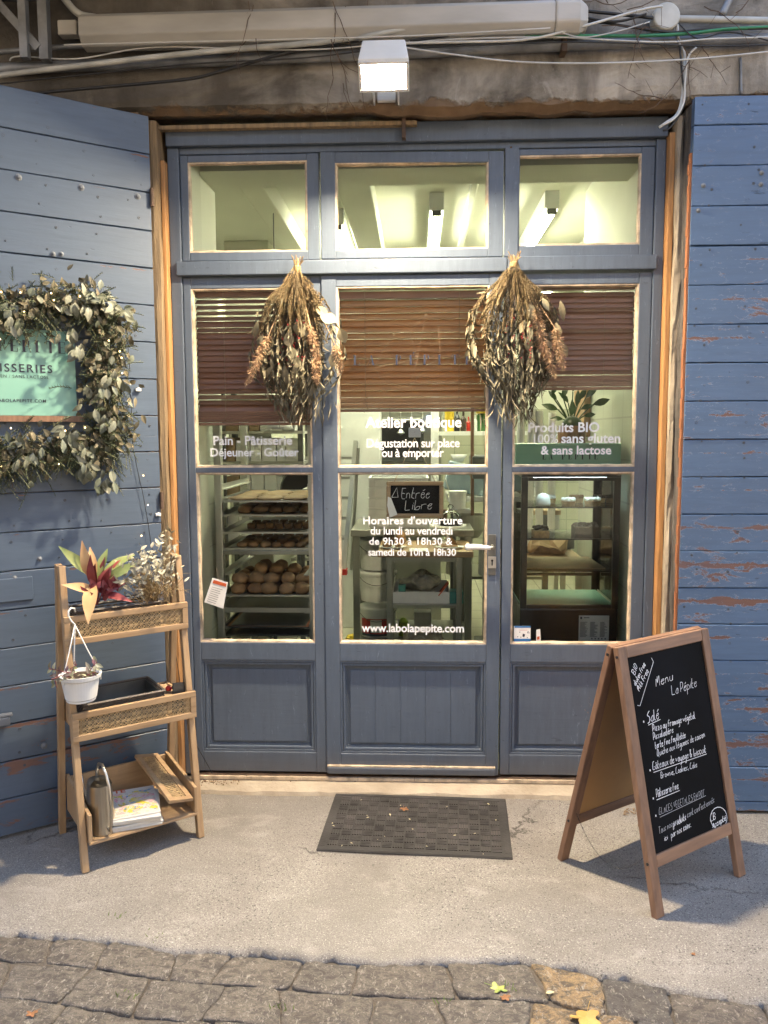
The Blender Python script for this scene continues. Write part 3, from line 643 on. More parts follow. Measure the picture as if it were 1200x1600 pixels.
# door furniture
hp = at(769, 853, -.002)
mb = MB(); mb.box(hp.x - .016, hp.x + .016, -.004, .0015, hp.z - .125, hp.z + .05); hpl = mb.build('lock_plate', 'darksteel', DC, bevel=.002)
mb = MB(); mb.tube([(hp.x, -.004, hp.z), (hp.x, -.05, hp.z), (hp.x - .012, -.058, hp.z)], .007, 10); mb.build('handle_neck', 'steel', DC, smooth=True)
mb = MB(); mb.tube([(hp.x - .012, -.058, hp.z), (hp.x - .03, -.06, hp.z + .001), (hp.x - .07, -.06, hp.z + .004), (hp.x - .112, -.058, hp.z + .003), (hp.x - .118, -.058, hp.z + .003)], [.008, .010, .012, .0135, .006], 12)
mb.build('handle', 'porcelain', DC, smooth=True)
mb = MB(); mb.box(hp.x - .017, hp.x + .017, -.0068, -.0042, hp.z - .095, hp.z - .045); e = mb.build('keyhole_plate', 'alu', DC, bevel=.001)
mb = MB(); mb.lathe([(0, .001), (.005, .001), (.005, 0)], (hp.x, -.0072, hp.z - .062), 12, Matrix.Rotation(R(90), 3, 'X')); mb.box(hp.x - .0025, hp.x + .0025, -.0082, -.0070, hp.z - .083, hp.z - .064); mb.build('keyhole', 'black', DC)
# a screw eye and bolts on the stiles
mb = MB()
for p in ((397 / 2 + 600, 460 / 2), (799, 230)): q = at(p[0], p[1], .01); mb.ball(q, .004, 8, 4)
mb.build('screw_head', 'iron', sf)
# lettering on the panes
GY = .0255
def sign_line(mb, txt, pxc, py, wpx, bold=.0, sp=1.0, vs=1.0):
    a = at(pxc - wpx / 2, py, GY); b = at(pxc + wpx / 2, py, GY); q = MB(); lettering(q, txt, (a.x, GY, a.z), (1, 0, 0), (0, 0, 1), b.x - a.x, bold, sp, vs); q.build('lettering', 'vinyl', mb)
mb = DC
sign_line(mb, 'Atelier boutique', 646, 668, 150, .020, 1.0, 1.05); sign_line(mb, 'Dégustation sur place', 645.5, 699, 145, .008, .95, 1.1); sign_line(mb, 'ou à emporter', 645, 714, 97, .012, .95, 1.1)
sign_line(mb, "Horaires d'ouverture", 645, 819, 155, .021, 1.05, 1.0); sign_line(mb, 'du lundi au vendredi', 643, 835, 128, .012, .95, 1.08); sign_line(mb, 'de 9h30 à 18h30 &', 642, 851, 130, .012, 1.05, 1.0)
sign_line(mb, 'samedi de 10h à 18h30', 644, 868, 137, .012, .95, 1.05); sign_line(mb, 'www.labolapepite.com', 645, 987, 160, .020, .98, 1.05)
mb = MB(); a = at(553, 571, GY); b = at(743, 571, GY); didone(mb, 'LA PÉPITE', (a.x, GY, a.z), (1, 0, 0), (0, 0, 1), b.x - a.x, .042); mb.build('dark_lettering', 'ink', DC)
# pale outline of the nugget emblem behind the name
mb = MB(); P = [(618, 520), (640, 518), (665, 492), (684, 494), (688, 560), (668, 570), (640, 605), (600, 600), (585, 575), (600, 545), (618, 520)]
ribbon(mb, [V(at(x, y, GY).x, GY, at(x, y, GY).z) for x, y in P], (0, 1, 0), .0006)
for q in (((640, 518), (652, 560), (640, 605)), ((665, 492), (652, 560), (688, 560)), ((585, 575), (652, 560))): ribbon(mb, [V(at(x, y, GY).x, GY, at(x, y, GY).z) for x, y in q], (0, 1, 0), .0006)
mb.build('emblem', 'film', DC)
mb = DL; sign_line(mb, 'Pain - Pâtisserie', 395, 695, 123, .020, 1.0, 1.0); sign_line(mb, 'Déjeuner - Goûter', 398, 713, 138, .020, 1.0, 1.0)
mb = DR; sign_line(mb, 'Produits BIO', 881, 675, 111, .021, 1.0, 1.0); sign_line(mb, '100%', 853, 692, 38, .008); sign_line(mb, 'sans gluten', 923, 692, 92, .021); sign_line(mb, '& sans lactose', 900, 710, 110, .021)
# tags and stickers on the glass
def card(name, mats, pts, Y, label=None, cat=None, parent=None, th=.0015):
    mb = MB(); q = [at(x, y, Y) for x, y in pts]; nrm = V(0, 1, 0) * th; mb.add([*q, *[p + nrm for p in q]], [(0, 1, 2, 3), (7, 6, 5, 4), (0, 4, 5, 1), (1, 5, 6, 2), (2, 6, 7, 3), (3, 7, 4, 0)]); 
    o = mb.build(name, mats, parent, loc=None if parent else tuple(q[2])); 
    if label: tag(o, label, cat)
    return o
mt['redink'] = M('orange_red_ink', (.55, .10, .03), .6, b=0); mt['blueink'] = M('blue_ink', (.03, .16, .42), .6, b=0); mt['greyink'] = M('grey_print', (.22, .22, .22), .7, b=0)
tg = card('paper_tag', 'paper', [(332, 903), (356, 910), (349, 951), (319, 941)], -.012, 'curled white paper tag with an orange header hung on the left pane', 'tag')
mb = MB(); q = [at(x, y, -.0135) for x, y in ((334, 906), (354, 912), (353, 917), (332, 911))]; mb.add(q, [(0, 1, 2, 3)]); mb.build('orange_header', 'redink', tg)
mb = MB()
for i in range(8):
    a = at(331 - i * 1.1, 917 + i * 3.1, -.0136); b = at(348 - i * 1.1 - rnd.uniform(0, 6), 922 + i * 3.1 - .4, -.0136); ribbon(mb, [a, b], (0, 1, 0), .0022)
mb.build('print', 'greyink', tg)
mb = MB(); mb.tube([at(343, 906, -.012), at(341, 895, -.008), at(337, 888, .008)], .0008, 4); mb.build('string', 'cord', tg)
st = card('sticker', 'paper', [(803, 978), (829, 978), (829, 1005), (803, 1005)], GY - .0012, 'square white and blue sticker at the foot of the right pane', 'sticker', th=.0008)
mb = MB(); Y = GY - .0018
for (x0_, x1_, y0_, y1_) in ((804, 829, 978, 981), (803, 829, 998, 1004.5)): mb.add([at(x0_, y0_, Y), at(x1_, y0_, Y), at(x1_, y1_, Y), at(x0_, y1_, Y)], [(0, 1, 2, 3)])
mb.build('blue_band', 'blueink', st)
mb = MB()
for i in range(7):
    c = at(806 + rnd.uniform(0, 20), 985 + rnd.uniform(0, 11), Y); mb.add([c, c + V(.004, 0, 0), c + V(.004, 0, -.003), c + V(0, 0, -.004)], [(0, 1, 2, 3)])
c = at(817, 990, Y); mb.add([c, c + V(.010, 0, -.004), c + V(.006, 0, -.016), c + V(-.002, 0, -.012)], [(0, 1, 2, 3)]); mb.build('drawing', 'ink', st)
mb = MB(); ribbon(mb, [at(811, 984.5, Y), at(824, 984.5, Y)], (0, 1, 0), .0016); mb.build('red_words', 'redink', st)
s2 = card('sticker', 'whitepl', [(838, 984), (844, 983), (845, 1001), (838, 1002)], GY - .0012, 'small worn white sticker with a red spot low on the right pane', 'sticker', th=.0008)
mb = MB(); mb.add([at(839, 995, Y), at(843, 994, Y), at(843, 999, Y), at(839, 1000, Y)], [(0, 1, 2, 3)]); mb.build('red_spot', 'redink', s2)
# slate hung inside the door on a suction hook
sg = thing('slate_sign', 'small wood-framed slate reading Entrée Libre hung in the door pane', 'slate sign', tuple(at(648, 809, .05)))
a = at(604, 809, .05); b = at(693, 752, .05); mb = MB(); w_ = .018
mb.box(a.x, b.x, .045, .060, a.z, a.z + w_); mb.box(a.x, b.x, .045, .060, b.z - w_, b.z); mb.box(a.x, a.x + w_, .0455, .0595, a.z + w_, b.z - w_); mb.box(b.x - w_, b.x, .0455, .0595, a.z + w_, b.z - w_)
mb.build('wooden_frame', 'oakH', sg, bevel=.005)
mb = MB(); mb.box(a.x + w_, b.x - w_, .052, .056, a.z + w_, b.z - w_); mb.build('slate', 'slate', sg)
mb = MB(); Y = .051
handwrite(mb, 'Entrée', at(627, 779, Y), at(673, 778, Y), (0, 0, 1), (0, 1, 0), .0017, .045); handwrite(mb, 'Libre', at(632, 797, Y), at(677, 795, Y), (0, 0, 1), (0, 1, 0), .0017, .042)
ribbon(mb, [at(612, 777, Y), at(622, 777, Y), at(620, 762, Y), at(612, 777, Y)], (0, 1, 0), .002)
mb.build('chalk_writing', 'chalk', sg)
mb = MB(); mb.tube([at(616, 753, .052), at(648, 684, .045)], .0018, 5); mb.tube([at(680, 753, .052), at(648, 684, .045)], .0018, 5); mb.build('ribbon', 'bead', sg)
q = at(606, 778, .043); mb = MB(); mb.add([at(606, 776, .043), at(611, 778, .043), at(621, 804, .042), at(609, 809, .040), at(605, 790, .044)], [(0, 1, 2, 3, 4)]); mb.build('patterned_card', 'paper', sg)
sk = thing('suction_hook', 'clear square suction hook inside the door pane', 'hook', tuple(at(648, 680, .035)))
c = at(648, 676, .034); mb = MB(); mb.cbox(c, (.052, .008, .040)); mb.build('pad', 'whitepl', sk, bevel=.003); mb = MB(); mb.tube([c + V(0, -.004, .004), c + V(0, .012, -.004), c + V(0, .014, -.016), c + V(0, .006, -.018)], .002, 6); mb.build('hook', 'alu', sk)
# ================================================================ BLINDS
def blind(label, pxl, pxr, ptop, pbot, n_open, sw, pxcords, open_deg):
    Y = .050 if sw > .034 else .058; a = at(pxl, (ptop + pbot) / 2, Y); b = at(pxr, (ptop + pbot) / 2, Y); x0, x1 = a.x, b.x
    zt = at(pxl, ptop, Y).z; zb = at(pxl, pbot, Y).z
    t = thing('wooden_blind', label, 'blind', ((x0 + x1) / 2, Y, zb), 0, 'brown wooden venetian blinds')
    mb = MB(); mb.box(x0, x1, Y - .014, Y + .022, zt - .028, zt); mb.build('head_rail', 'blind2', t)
    stack = .062; zs = zb + stack; n = n_open; gap = (zt - .034 - zs) / n
    mb = MB()
    for i in range(n):
        z = zt - .034 - gap * (i + .5); an = open_deg + rnd.uniform(-4, 4) - (26 if (sw < .032 and n == 20 and i in (0, 1, 2, 3, 5, 16, 17, 18)) or (n == 16 and i in (0, 3, 7, 15)) else 0); 
        rr = Matrix.Rotation(R(an), 3, 'X') @ Matrix.Rotation(rnd.uniform(-.002, .002), 3, 'Y'); mb.cbox((( x0 + x1) / 2 + rnd.uniform(-.0015, .0015), Y, z), (x1 - x0, sw, .0026), rr)
    for i in range(12): mb.cbox(((x0 + x1) / 2, Y + rnd.uniform(-.001, .001), zs - .004 - i * .0038), (x1 - x0, .026, .0030), Matrix.Rotation(R(rnd.uniform(-3, 3)), 3, 'X'))
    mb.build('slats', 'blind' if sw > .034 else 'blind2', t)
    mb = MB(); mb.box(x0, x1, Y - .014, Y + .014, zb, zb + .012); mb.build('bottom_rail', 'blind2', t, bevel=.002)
    for px in pxcords:
        mb = MB(); x = at(px, 560, Y).x
        for dy in (-.0165, .016): mb.tube([(x, Y + dy, zt), (x, Y + dy, zs)], .0011, 4)
        P = [V(x, Y - .017, zs)]
        for k in range(16): P.append(V(x + rnd.uniform(-.012, .012), Y - .019 - rnd.uniform(0, .004), zs - k * .004 - rnd.uniform(0, .006)))
        mb.tube(P, .0012, 4); mb.build('cord', 'cord', t)
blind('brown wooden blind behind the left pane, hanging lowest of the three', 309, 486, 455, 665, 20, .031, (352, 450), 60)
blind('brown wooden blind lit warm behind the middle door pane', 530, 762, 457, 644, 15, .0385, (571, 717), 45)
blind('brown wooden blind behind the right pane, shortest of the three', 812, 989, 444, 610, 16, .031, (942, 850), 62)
# ================================================================ DRIED BOUQUETS
def sprig(mb, a, d, L, nn, nl, spread=.6, th=.0011, m=0):
    """a stem with short narrow needles or buds all round"""
    a = Vector(a); d = Vector(d).normalized(); o = d.orthogonal().normalized(); q = d.cross(o); b = a
    for i in range(nn):
        t = i / nn; p = a + d * L * t + V(0, 0, -.25 * L * t * t); an = i * 2.4
        s = (o * math.cos(an) + q * math.sin(an)) * spread + d * (1 - spread * .5); l = nl * rnd.uniform(.6, 1.2) * (1 - .5 * t)
        e = p + s.normalized() * l; sd = s.cross(d).normalized() * th
        mb.add([p - sd, p + sd, e + sd * .3, e - sd * .3], [(0, 1, 2, 3)], m)
    mb.tube([a, a + d * L * .5 + V(0, 0, -.06 * L), a + d * L + V(0, 0, -.25 * L)], .0011, 3, m, False)
def bouquet(label, px, py, Y, prof, lean, seed, tail, plumes, bigs):
    global rnd
    rnd = random.Random(seed); T = at(px, py, Y)
    t = thing('dried_bouquet', label, 'dried bouquet', tuple(T))
    S = 1 / FPX * (CAM.y * -1 + Y)
    def wid(z):   # half width at a drop below the tie
        for (a, wa), (b, wb) in zip(prof, prof[1:]):
            if a <= z <= b: return wa + (wb - wa) * (z - a) / (b - a)
        return prof[-1][1]
    cl = [(-1 + 2 * (i_ + .5) / 15 + rnd.uniform(-.12, .12), rnd.uniform(.85, 1.12), rnd.uniform(.5, 1.15)) for i_ in range(15)]
    def pt(drop, az, f):
        c_ = cl[int((az + 1.06) * 6.9) % 15]; az = (az * .62 + c_[0] * .42) * c_[1]; f = f * c_[2]  # az -1..1 across, f outwards
        wv = wid(drop) * S; return T + V(az * wv + lean * drop * S, -.015 - max(0, (1 - az * az)) ** .5 * min(.085, wv * .75) * f, -drop * S)
    st = MB()
    for i in range(16):
        az = rnd.uniform(-.8, .8); e = pt(rnd.uniform(60, 130), az, rnd.uniform(.3, 1)); st.tube([T + V(az * .008, -.012 + rnd.uniform(-.008, .006), rnd.uniform(.0, .03)), T.lerp(e, .35) + V(az * .006, -.012, .01), e], [.0018, .0014, .0008], 4)
    for i in range(16): st.tube([T + V(rnd.uniform(-.01, .01), -.012 + rnd.uniform(-.01, .01), -.01), T + V(rnd.uniform(-.028, .03), rnd.uniform(-.03, .0), rnd.uniform(.02, .05))], .0016, 4)
    st.build('stems', 'stem', t)
    tw = MB()
    for k in range(6): tw.lathe([(.0135, -.002), (.016, 0), (.0135, .002)], T + V(0, -.012, .002 - k * .0035), 10)
    tw.tube([T + V(0, -.01, .0), T + V(.002, .0, .03), T + V(0, .012, .038)], .0015, 5); tw.build('twine', 'twine', t)
    hb = MB()
    for i in range(900):
        d = rnd.triangular(3, 150, 45); az = rnd.uniform(-1, 1); f = rnd.uniform(.25, 1.05); p = pt(d * .72, az * .9, f); e = pt(d + 14, az * 1.2, f)
        dr = (e - p); dr.x += rnd.uniform(-.012, .012); dr.y -= rnd.uniform(-.01, .012); dr += rv(.016)
        sprig(hb, p, dr, rnd.uniform(.035, .06), 22, .010, .75, .0011)
    hb.build('heather', 'dry', t)
    lv = MB()
    for i in range(1500):
        d = rnd.triangular(45, 232, 150); az = rnd.uniform(-1, 1); f = rnd.uniform(.0, 1.0); p = pt(d, az, f); q = pt(d + 30, az * 1.05, f) - p + rv(.018)
        lv.leaf(p, q, V(rnd.uniform(-.6, .6), -1, rnd.uniform(-.5, .5)), rnd.uniform(.02, .055), rnd.uniform(.003, .0085), rnd.uniform(-1.2, 1.6), .2, k=4)
    for i in range(900):
        d = rnd.triangular(20, 200, 110); p = pt(d, rnd.uniform(-.85, .85), rnd.uniform(0, .55)); lv.leaf(p, rv(1) + V(0, 0, -.8), rv(), rnd.uniform(.02, .04), rnd.uniform(.004, .010), rnd.uniform(-1, 1), .2, k=3)
    lv.build('small_leaves', 'willow', t)
    bl = MB()
    for (dx, dy, L, W, ang) in bigs:
        p = T + V(dx * S, -.075 + rnd.uniform(-.02, .01), -dy * S); bl.leaf(p, V(math.sin(R(ang)), rnd.uniform(-.3, .1), -math.cos(R(ang))), V(rnd.uniform(-.4, .4), -1, .3), L * S, W * S, rnd.uniform(-.1, .5), .12, k=6, wide=.5)
    for i in range(12):
        d = rnd.uniform(85, 165); az = rnd.choice((-1, 1)) * rnd.uniform(.1, 1); p = pt(d, az, rnd.uniform(.8, 1.1)); bl.leaf(p, V(az * .4 + rnd.uniform(-.5, .5), -.2, -1), V(rnd.uniform(-.5, .5), -1, .3), rnd.uniform(.03, .055), rnd.uniform(.014, .024), rnd.uniform(-.2, .9), .2, k=5, wide=.5)
    bl.build('broad_leaves', 'dryleaf', t)
    tl = MB()
    for i in range(tail[3]):
        d = rnd.uniform(120, 225); x = tail[0] + rnd.gauss(0, tail[1]); p = T + V(x * S * d / 200, -.03 - rnd.uniform(0, .05), -d * S); dr = V(rnd.uniform(-.5, .5), rnd.uniform(-.3, .1), -1)
        tl.leaf(p, dr, V(rnd.uniform(-1, 1), -1, rnd.uniform(-.3, .3)), rnd.uniform(.05, tail[2] * S), rnd.uniform(.0035, .006), rnd.uniform(-1.0, 1.0), .1, k=6)
    tl.build('long_leaves', 'willow', t)
    for (x1, y1, x2, y2, wd) in plumes:
        p = T + V(x1 * S, -.09, -y1 * S); e = T + V(x2 * S, -.085, -y2 * S); pm = MB(); d = (e - p)
        for i in range(420):
            u = rnd.random(); r_ = wd * S * math.sin(math.pi * min(1, .12 + u * .86)) ** .7; an = rnd.uniform(0, 6.28); o = V(math.cos(an), math.sin(an) * .6, 0) * r_
            a = p + d * u; pm.leaf(a, o + d.normalized() * .012 + rv(.003), rv(), rnd.uniform(.008, .015) + r_ * .5, .0022, .5, 0, k=2)
        pm.tube([T, p, e], .0014, 4); pm.build('grass_plume', 'plume', t)
    br = MB()
    for i in range(26):
        p = pt(rnd.uniform(85, 150), rnd.uniform(-.35, .35), 1.05); br.ball(p, .0032, 6, 4)
    br.build('berries', 'berry', t)
    return t
profL = [(0, 5), (20, 14), (42, 42), (70, 60), (100, 60), (130, 68), (160, 62), (185, 50), (205, 30), (240, 18)]
bouquet('dried flower bouquet hung above the left pane, with a broad pale leaf at its right', 465, 418, -.035, profL, -.03, 21, (14, 18, 30, 90),
        [(-40, 105, -76, 178, 11), (22, 90, 34, 148, 12), (28, 140, 32, 176, 9), (60, 120, 68, 160, 9)],
        [(38, 78, 30, 19, 70), (66, 95, 24, 17, 20), (62, 130, 26, 17, -20), (-12, 100, 26, 18, 10), (-8, 122, 30, 17, 20), (-18, 150, 30, 13, 5), (-6, 160, 26, 15, 35), (5, 88, 18, 14, -20), (-56, 85, 26, 9, -15), (30, 62, 26, 14, 50), (-36, 150, 24, 7, -40)])
profR = [(0, 5), (20, 16), (40, 46), (70, 70), (110, 74), (145, 70), (175, 52), (200, 30), (240, 16)]
bouquet('dried flower bouquet hung between door and right pane, with pale curled seed heads', 802, 412, -.035, profR, .05, 33, (-6, 20, 34, 110),
        [(30, 70, 44, 140, 15), (58, 100, 72, 160, 13), (40, 120, 60, 170, 11)],
        [(22, 62, 26, 12, 10), (40, 55, 22, 10, 30), (66, 60, 30, 10, 10), (62, 92, 26, 13, 5), (18, 110, 28, 12, 5), (24, 132, 22, 10, 10), (70, 120, 24, 11, 20), (14, 88, 22, 10, -20)])
# ================================================================ SHUTTERS
def boards(mb, x0, x1, z0, z1, ph, y0, y1, seed, broken=False, ztop0=None):
    r_ = random.Random(seed); z = z1 if ztop0 is None else ztop0
    zs = [z1]; 
    while z > z0 + .02:
        if z < z1 - .01: zs.append(z)
        z -= ph
    zs.append(z0)
    for hi, lo in zip(zs, zs[1:]):
        g = r_.uniform(.0008, .0024); jy = r_.uniform(-.0018, .0018); n = 50; o = len(mb.v)
        for i in range(n + 1):
            x = x0 + (x1 - x0) * i / n; wv = .0012 * noise.noise(Vector((x * 7, lo * 9, seed))) + (.0016 * noise.noise(Vector((x * 30, lo * 9, seed))) if broken else 0)
            b = .0025; cup_ = .0012 * noise.noise(Vector((x * 2, lo * 5, 1)))
            for (y, zz) in ((y1, lo + g), (y0 + b + jy, lo + g + wv), (y0 + jy, lo + g + wv + b), (y0 + jy - cup_, (lo + hi) / 2), (y0 + jy, hi - g + wv - b), (y0 + b + jy, hi - g + wv), (y1, hi - g)):
                mb.v.append((x, y, zz))
        for i in range(n):
            for j in range(6): mb.f.append((o + i * 7 + j, o + (i + 1) * 7 + j, o + (i + 1) * 7 + j + 1, o + i * 7 + j + 1)); mb.m.append(0)
        mb.f.append(tuple(o + j for j in range(7))[::-1]); mb.f.append(tuple(o + n * 7 + j for j in range(7))); mb.m += [0, 0]
SH = V(-1.06, -.12, 0); SA = math.atan2(-.58, -.815)      # left leaf swings out towards the lane
ls = thing('wooden_shutter', 'blue plank shutter swung open on the left, carrying the garland and the mint sign', 'shutter', tuple(SH), SA)
# local frame: +x runs from the hinge to the free edge, +y points to the lane (left leaf is seen on its inner face)
SX = V(math.cos(SA), math.sin(SA), 0); SN = V(-math.sin(SA), math.cos(SA), 0)
if SN.y > 0: SN = -SN
sgn = 1 if (Matrix.Rotation(SA, 3, 'Z') @ V(0, 1, 0)).dot(SN) > 0 else -1
mb = MB(); boards(mb, .0, 1.12, .012, 2.80, .1468, 0, .032, 4); mb.v = [(x, -y * sgn, z) for x, y, z in mb.v]
if sgn > 0: pass
mb.f = [f[::-1] for f in mb.f] if sgn > 0 else mb.f
mb.build('planks', 'blueL', ls, local=True)
def onS(px, py, off=0): return onplane(px, py, SH + SN * off, SN)
def sl_(p): q = Vector(p) - SH; return q.dot(SX), q.z
mt['zinc'] = M('painted_nail', (.16, .18, .21), .6, .1, b=.3)
def bolt(par, c, nrm, r=.009):
    mb = MB(); X = Vector(nrm).to_track_quat('Z', 'Y').to_matrix(); mb.lathe([(r * 1.6, 0), (r * 1.6, .002), (r, .003), (r * .95, .008), (r * .4, .0105), (0, .0105)], c, 8, X); return mb.build('bolt', 'zinc', par, bevel=.0005)
for p in ((29, 277), (127, 293), (215, 307), (83, 397), (96, 397), (69, 1165), (62, 873), (23, 903)): bolt(ls, onS(*p), SN, .006 if p[1] in (397, 873, 903) else .008)
mb = MB(); a = onS(0, 914, .004); b = onS(53, 932, .004); X = Matrix((SX, SN, V(0, 0, 1))).transposed()
u0_, z0_ = sl_(onS(52, 938)); mb.cbox(SH + SX * (u0_ + .16) + SN * .005 + V(0, 0, z0_ + .05), (.32, .010, .088), X); mb.build('patch_board', 'blueL', ls, bevel=.002)
mb = MB(); c = onS(4, 1127, .018); mb.cbox(c, (.05, .03, .030), X); mb.cbox(c + V(0, 0, .022), (.07, .02, .012), X); mb.build('latch', 'zinc', ls, bevel=.003)
mb = MB()
for (p, k) in (((238, 308), 0), ((249, 782), 0)):
    q = V(-1.052, -.128, at(*p, -.13).z); mb = MB(); mb.tube([q + V(0, 0, -.035), q + V(0, 0, .035)], .008, 10); mb.build('hinge_knuckle', 'iron', ls)
rs = thing('wooden_shutter', 'blue plank shutter folded flat on the right, its paint peeling to red-brown wood', 'shutter', (1.04, -.16, 0))
mb = MB(); boards(mb, 0, 1.12, .012, 2.80, .1468, -.035, .0, 9, True, 2.842); mb.build('planks', 'blueR', rs, local=True)
for p in ((1099, 290), (1189, 288), (1091, 329), (1190, 270)): bolt(rs, at(p[0], p[1], -.195), (0, -1, 0), .006)
mb = MB(); q = at(1086, 334, -.1955); mb.lathe([(0, .0005), (.009, .0005), (.009, 0)], q, 12, Matrix.Rotation(R(90), 3, 'X')); mb.build('bore_hole', 'black', rs)
mb = MB(); o = 0; rr_ = random.Random(5)
for i in range(60):
    z = .3 + 2.3 * i / 60; mb.box(1.0335 - rr_.uniform(0, .004), 1.0395, -.185, -.163, z, z + .038)
mt['bare'] = M('bare_red_wood', (.34, .13, .055), .8, st=(6, 6, 1), vs=8, b=.6, bs=40); mb.build('bare_edge', 'bare', rs)
# ================================================================ MINT SIGN AND GARLAND ON THE LEFT SHUTTER
uR = .318; uL = .93; uC = (uR + uL) / 2; zB, zT = 1.622, 1.94
def SP(u, z, off): return SH + SX * u + SN * off + V(0, 0, z)
ms = thing('shop_sign', 'mint green pastry shop sign with dark lettering inside the garland', 'sign', tuple(SP(uC, zB, .01)))
mb = MB(); mb.cbox(SP(uC, (zB + zT) / 2, .012), (uL - uR, .012, zT - zB), X); mb.build('panel', 'mint', ms)
mb = MB(); mb.cbox(SP(uC, zB - .012, .016), (uL - uR + .05, .024, .022), X); mb.build('wooden_edge', 'teakV', ms)
mb = MB(); EX = -SX
def sgn_text(txt, pr, bold, wid, kind=0, h=.04, sp=1.1):
    q = onplane(*pr, SP(0, 0, .0195), SN); o = q - EX * wid
    if kind: didone(mb, txt, o, EX, V(0, 0, 1), wid, h)
    else: lettering(mb, txt, o, EX, V(0, 0, 1), wid, bold, sp)
sgn_text('LA PÉPITE', (104, 553), 0, .36, 1, .044); sgn_text('PÂTISSERIES', (82, 583), .012, .27, sp=1.25); sgn_text('SANS GLUTEN / SANS LACTOSE', (76, 592), .0, .26, sp=1.15); sgn_text('WWW.LABOLAPEPITE.COM', (72, 629), .012, .235, sp=1.2)
mb.build('dark_lettering', 'ink', ms)
rnd = random.Random(99)
gw = thing('garland', 'thick rectangular garland of fir and eucalyptus around the mint sign', 'garland', tuple(SP(uC, 1.36, .03)))
# spine of the garland: a rounded rectangle with its own wander
gT, gB, gR, gLf = 2.03, 1.50, .205, 1.05
def spine(t):
    W_ = gLf - gR; H_ = gT - gB; P_ = 2 * (W_ + H_); s = (t % 1) * P_
    if s < W_: p = (gR + s, gT, 0, 1)
    elif s < W_ + H_: p = (gLf, gT - (s - W_), 1, 0)
    elif s < 2 * W_ + H_: p = (gLf - (s - W_ - H_), gB, 0, -1)
    else: p = (gR, gB + (s - 2 * W_ - H_), -1, 0)
    return p
def gpt(t, a, b):   # a across the band, b out from the shutter
    u, z, nu, nz_ = spine(t); wv = .012 * math.sin(t * 40) + .01 * math.sin(t * 17 + 2)
    return SP(u + nu * (a + wv), z + nz_ * (a + wv), max(.008, b)), SX * nu + V(0, 0, nz_)
fr_ = MB()
for i in range(1700):
    t = rnd.random(); p, nn = gpt(t, rnd.gauss(0, .034), rnd.uniform(.02, .08)); tg_ = (gpt(t + .004, 0, .05)[0] - gpt(t, 0, .05)[0]).normalized()
    d = tg_ * rnd.choice((-1, 1)) * rnd.uniform(.2, 1) + nn * rnd.gauss(0, .6) + SN * rnd.uniform(0, .5) + V(0, 0, -.25); sprig(fr_, p, d, rnd.uniform(.06, .11), 34, .016, .9, .0015)
for (x, y) in ((67, 450), (64, 446), (70, 452), (20, 440)): sprig(fr_, onS(x, y, .04), V(0, 0, 1) + rv(.15), .07, 40, .018, .9, .0012)
fr_.build('fir_sprigs', 'fir', gw)
el = MB()
for i in range(1800):
    t = rnd.random(); p, nn = gpt(t, rnd.gauss(0, .042), rnd.uniform(.03, .10)); d = nn * rnd.gauss(.15, .6) + rv(.6) + V(0, 0, -.5); el.leaf(p, d, SN + rv(.6), rnd.uniform(.025, .045), rnd.uniform(.012, .022), rnd.uniform(0, .8), .2, k=4)
el.build('small_leaves', 'willow', gw)
pl = MB()
def bunch(px, py, n, spread, dirs):
    for i in range(n):
        p = onS(px + rnd.gauss(0, spread), py + rnd.gauss(0, spread), rnd.uniform(.07, .13)); d = SX * dirs[0] + V(0, 0, dirs[1]) + rv(.55); pl.leaf(p, d, SN + rv(.5), rnd.uniform(.034, .054), rnd.uniform(.019, .029), rnd.uniform(0, .7), .18, k=5, wide=.5)
for b_ in ((120, 475, 12, 9, 0, -1), (118, 545, 14, 7, 0, -1), (110, 520, 8, 6, 0, -1), (170, 480, 14, 9, -1, 0), (192, 485, 8, 5, -.8, -.3), (178, 590, 10, 7, -.2, -1), (165, 600, 14, 9, 0, -1), (150, 640, 9, 8, .3, -1),
           (172, 655, 8, 6, 0, -1), (115, 685, 14, 10, -.3, -1), (125, 705, 14, 8, -.3, -1), (135, 730, 10, 6, -.3, -1), (165, 750, 16, 7, -.2, -1), (42, 715, 8, 6, 0, -1), (38, 690, 5, 4, 0, -1), (105, 668, 6, 5, .5, -.6), (25, 500, 9, 8, 0, -1), (20, 480, 6, 6, .5, -1),
           (130, 460, 9, 7, -.5, .3), (150, 465, 6, 6, -1, .4), (55, 700, 4, 5, 0, -1)): bunch(b_[0], b_[1], b_[2], b_[3], (b_[4], b_[5]))
for i in range(90):
    t = rnd.random(); p, nn = gpt(t, rnd.gauss(0, .05), rnd.uniform(.06, .11)); pl.leaf(p, nn * rnd.gauss(0, .6) + rv(.5) + V(0, 0, -.7), SN + rv(.5), rnd.uniform(.03, .055), rnd.uniform(.018, .03), rnd.uniform(0, .7), .18, k=5, wide=.5)
pl.build('eucalyptus_leaves', 'oliveleaf', gw)
tb = MB()
for i in range(70):
    t = rnd.random(); p, nn = gpt(t, rnd.gauss(0, .04), .06); q = p + (nn * rnd.uniform(-.3, 1) + rv(.5)) * .08; tb.tube([p, p.lerp(q, .5) + rv(.008), q], [.0016, .0012, .0007], 4)
sp_ = [gpt(i / 60, 0, .035)[0] for i in range(61)]; tb.tube(sp_, .006, 6); tb.build('twigs', 'twig', gw)
fl = thing('string_lights', 'dark cable of tiny warm fairy lights wound through the garland and hanging beside it', 'fairy lights', tuple(SP(.12, 1.1, .05)))
cb = MB(); P = [gpt(i / 46, .035 * math.sin(i * 1.7), .085 + .02 * math.sin(i * 2.3))[0] for i in range(47)]
cb.tube(P, .0013, 4)
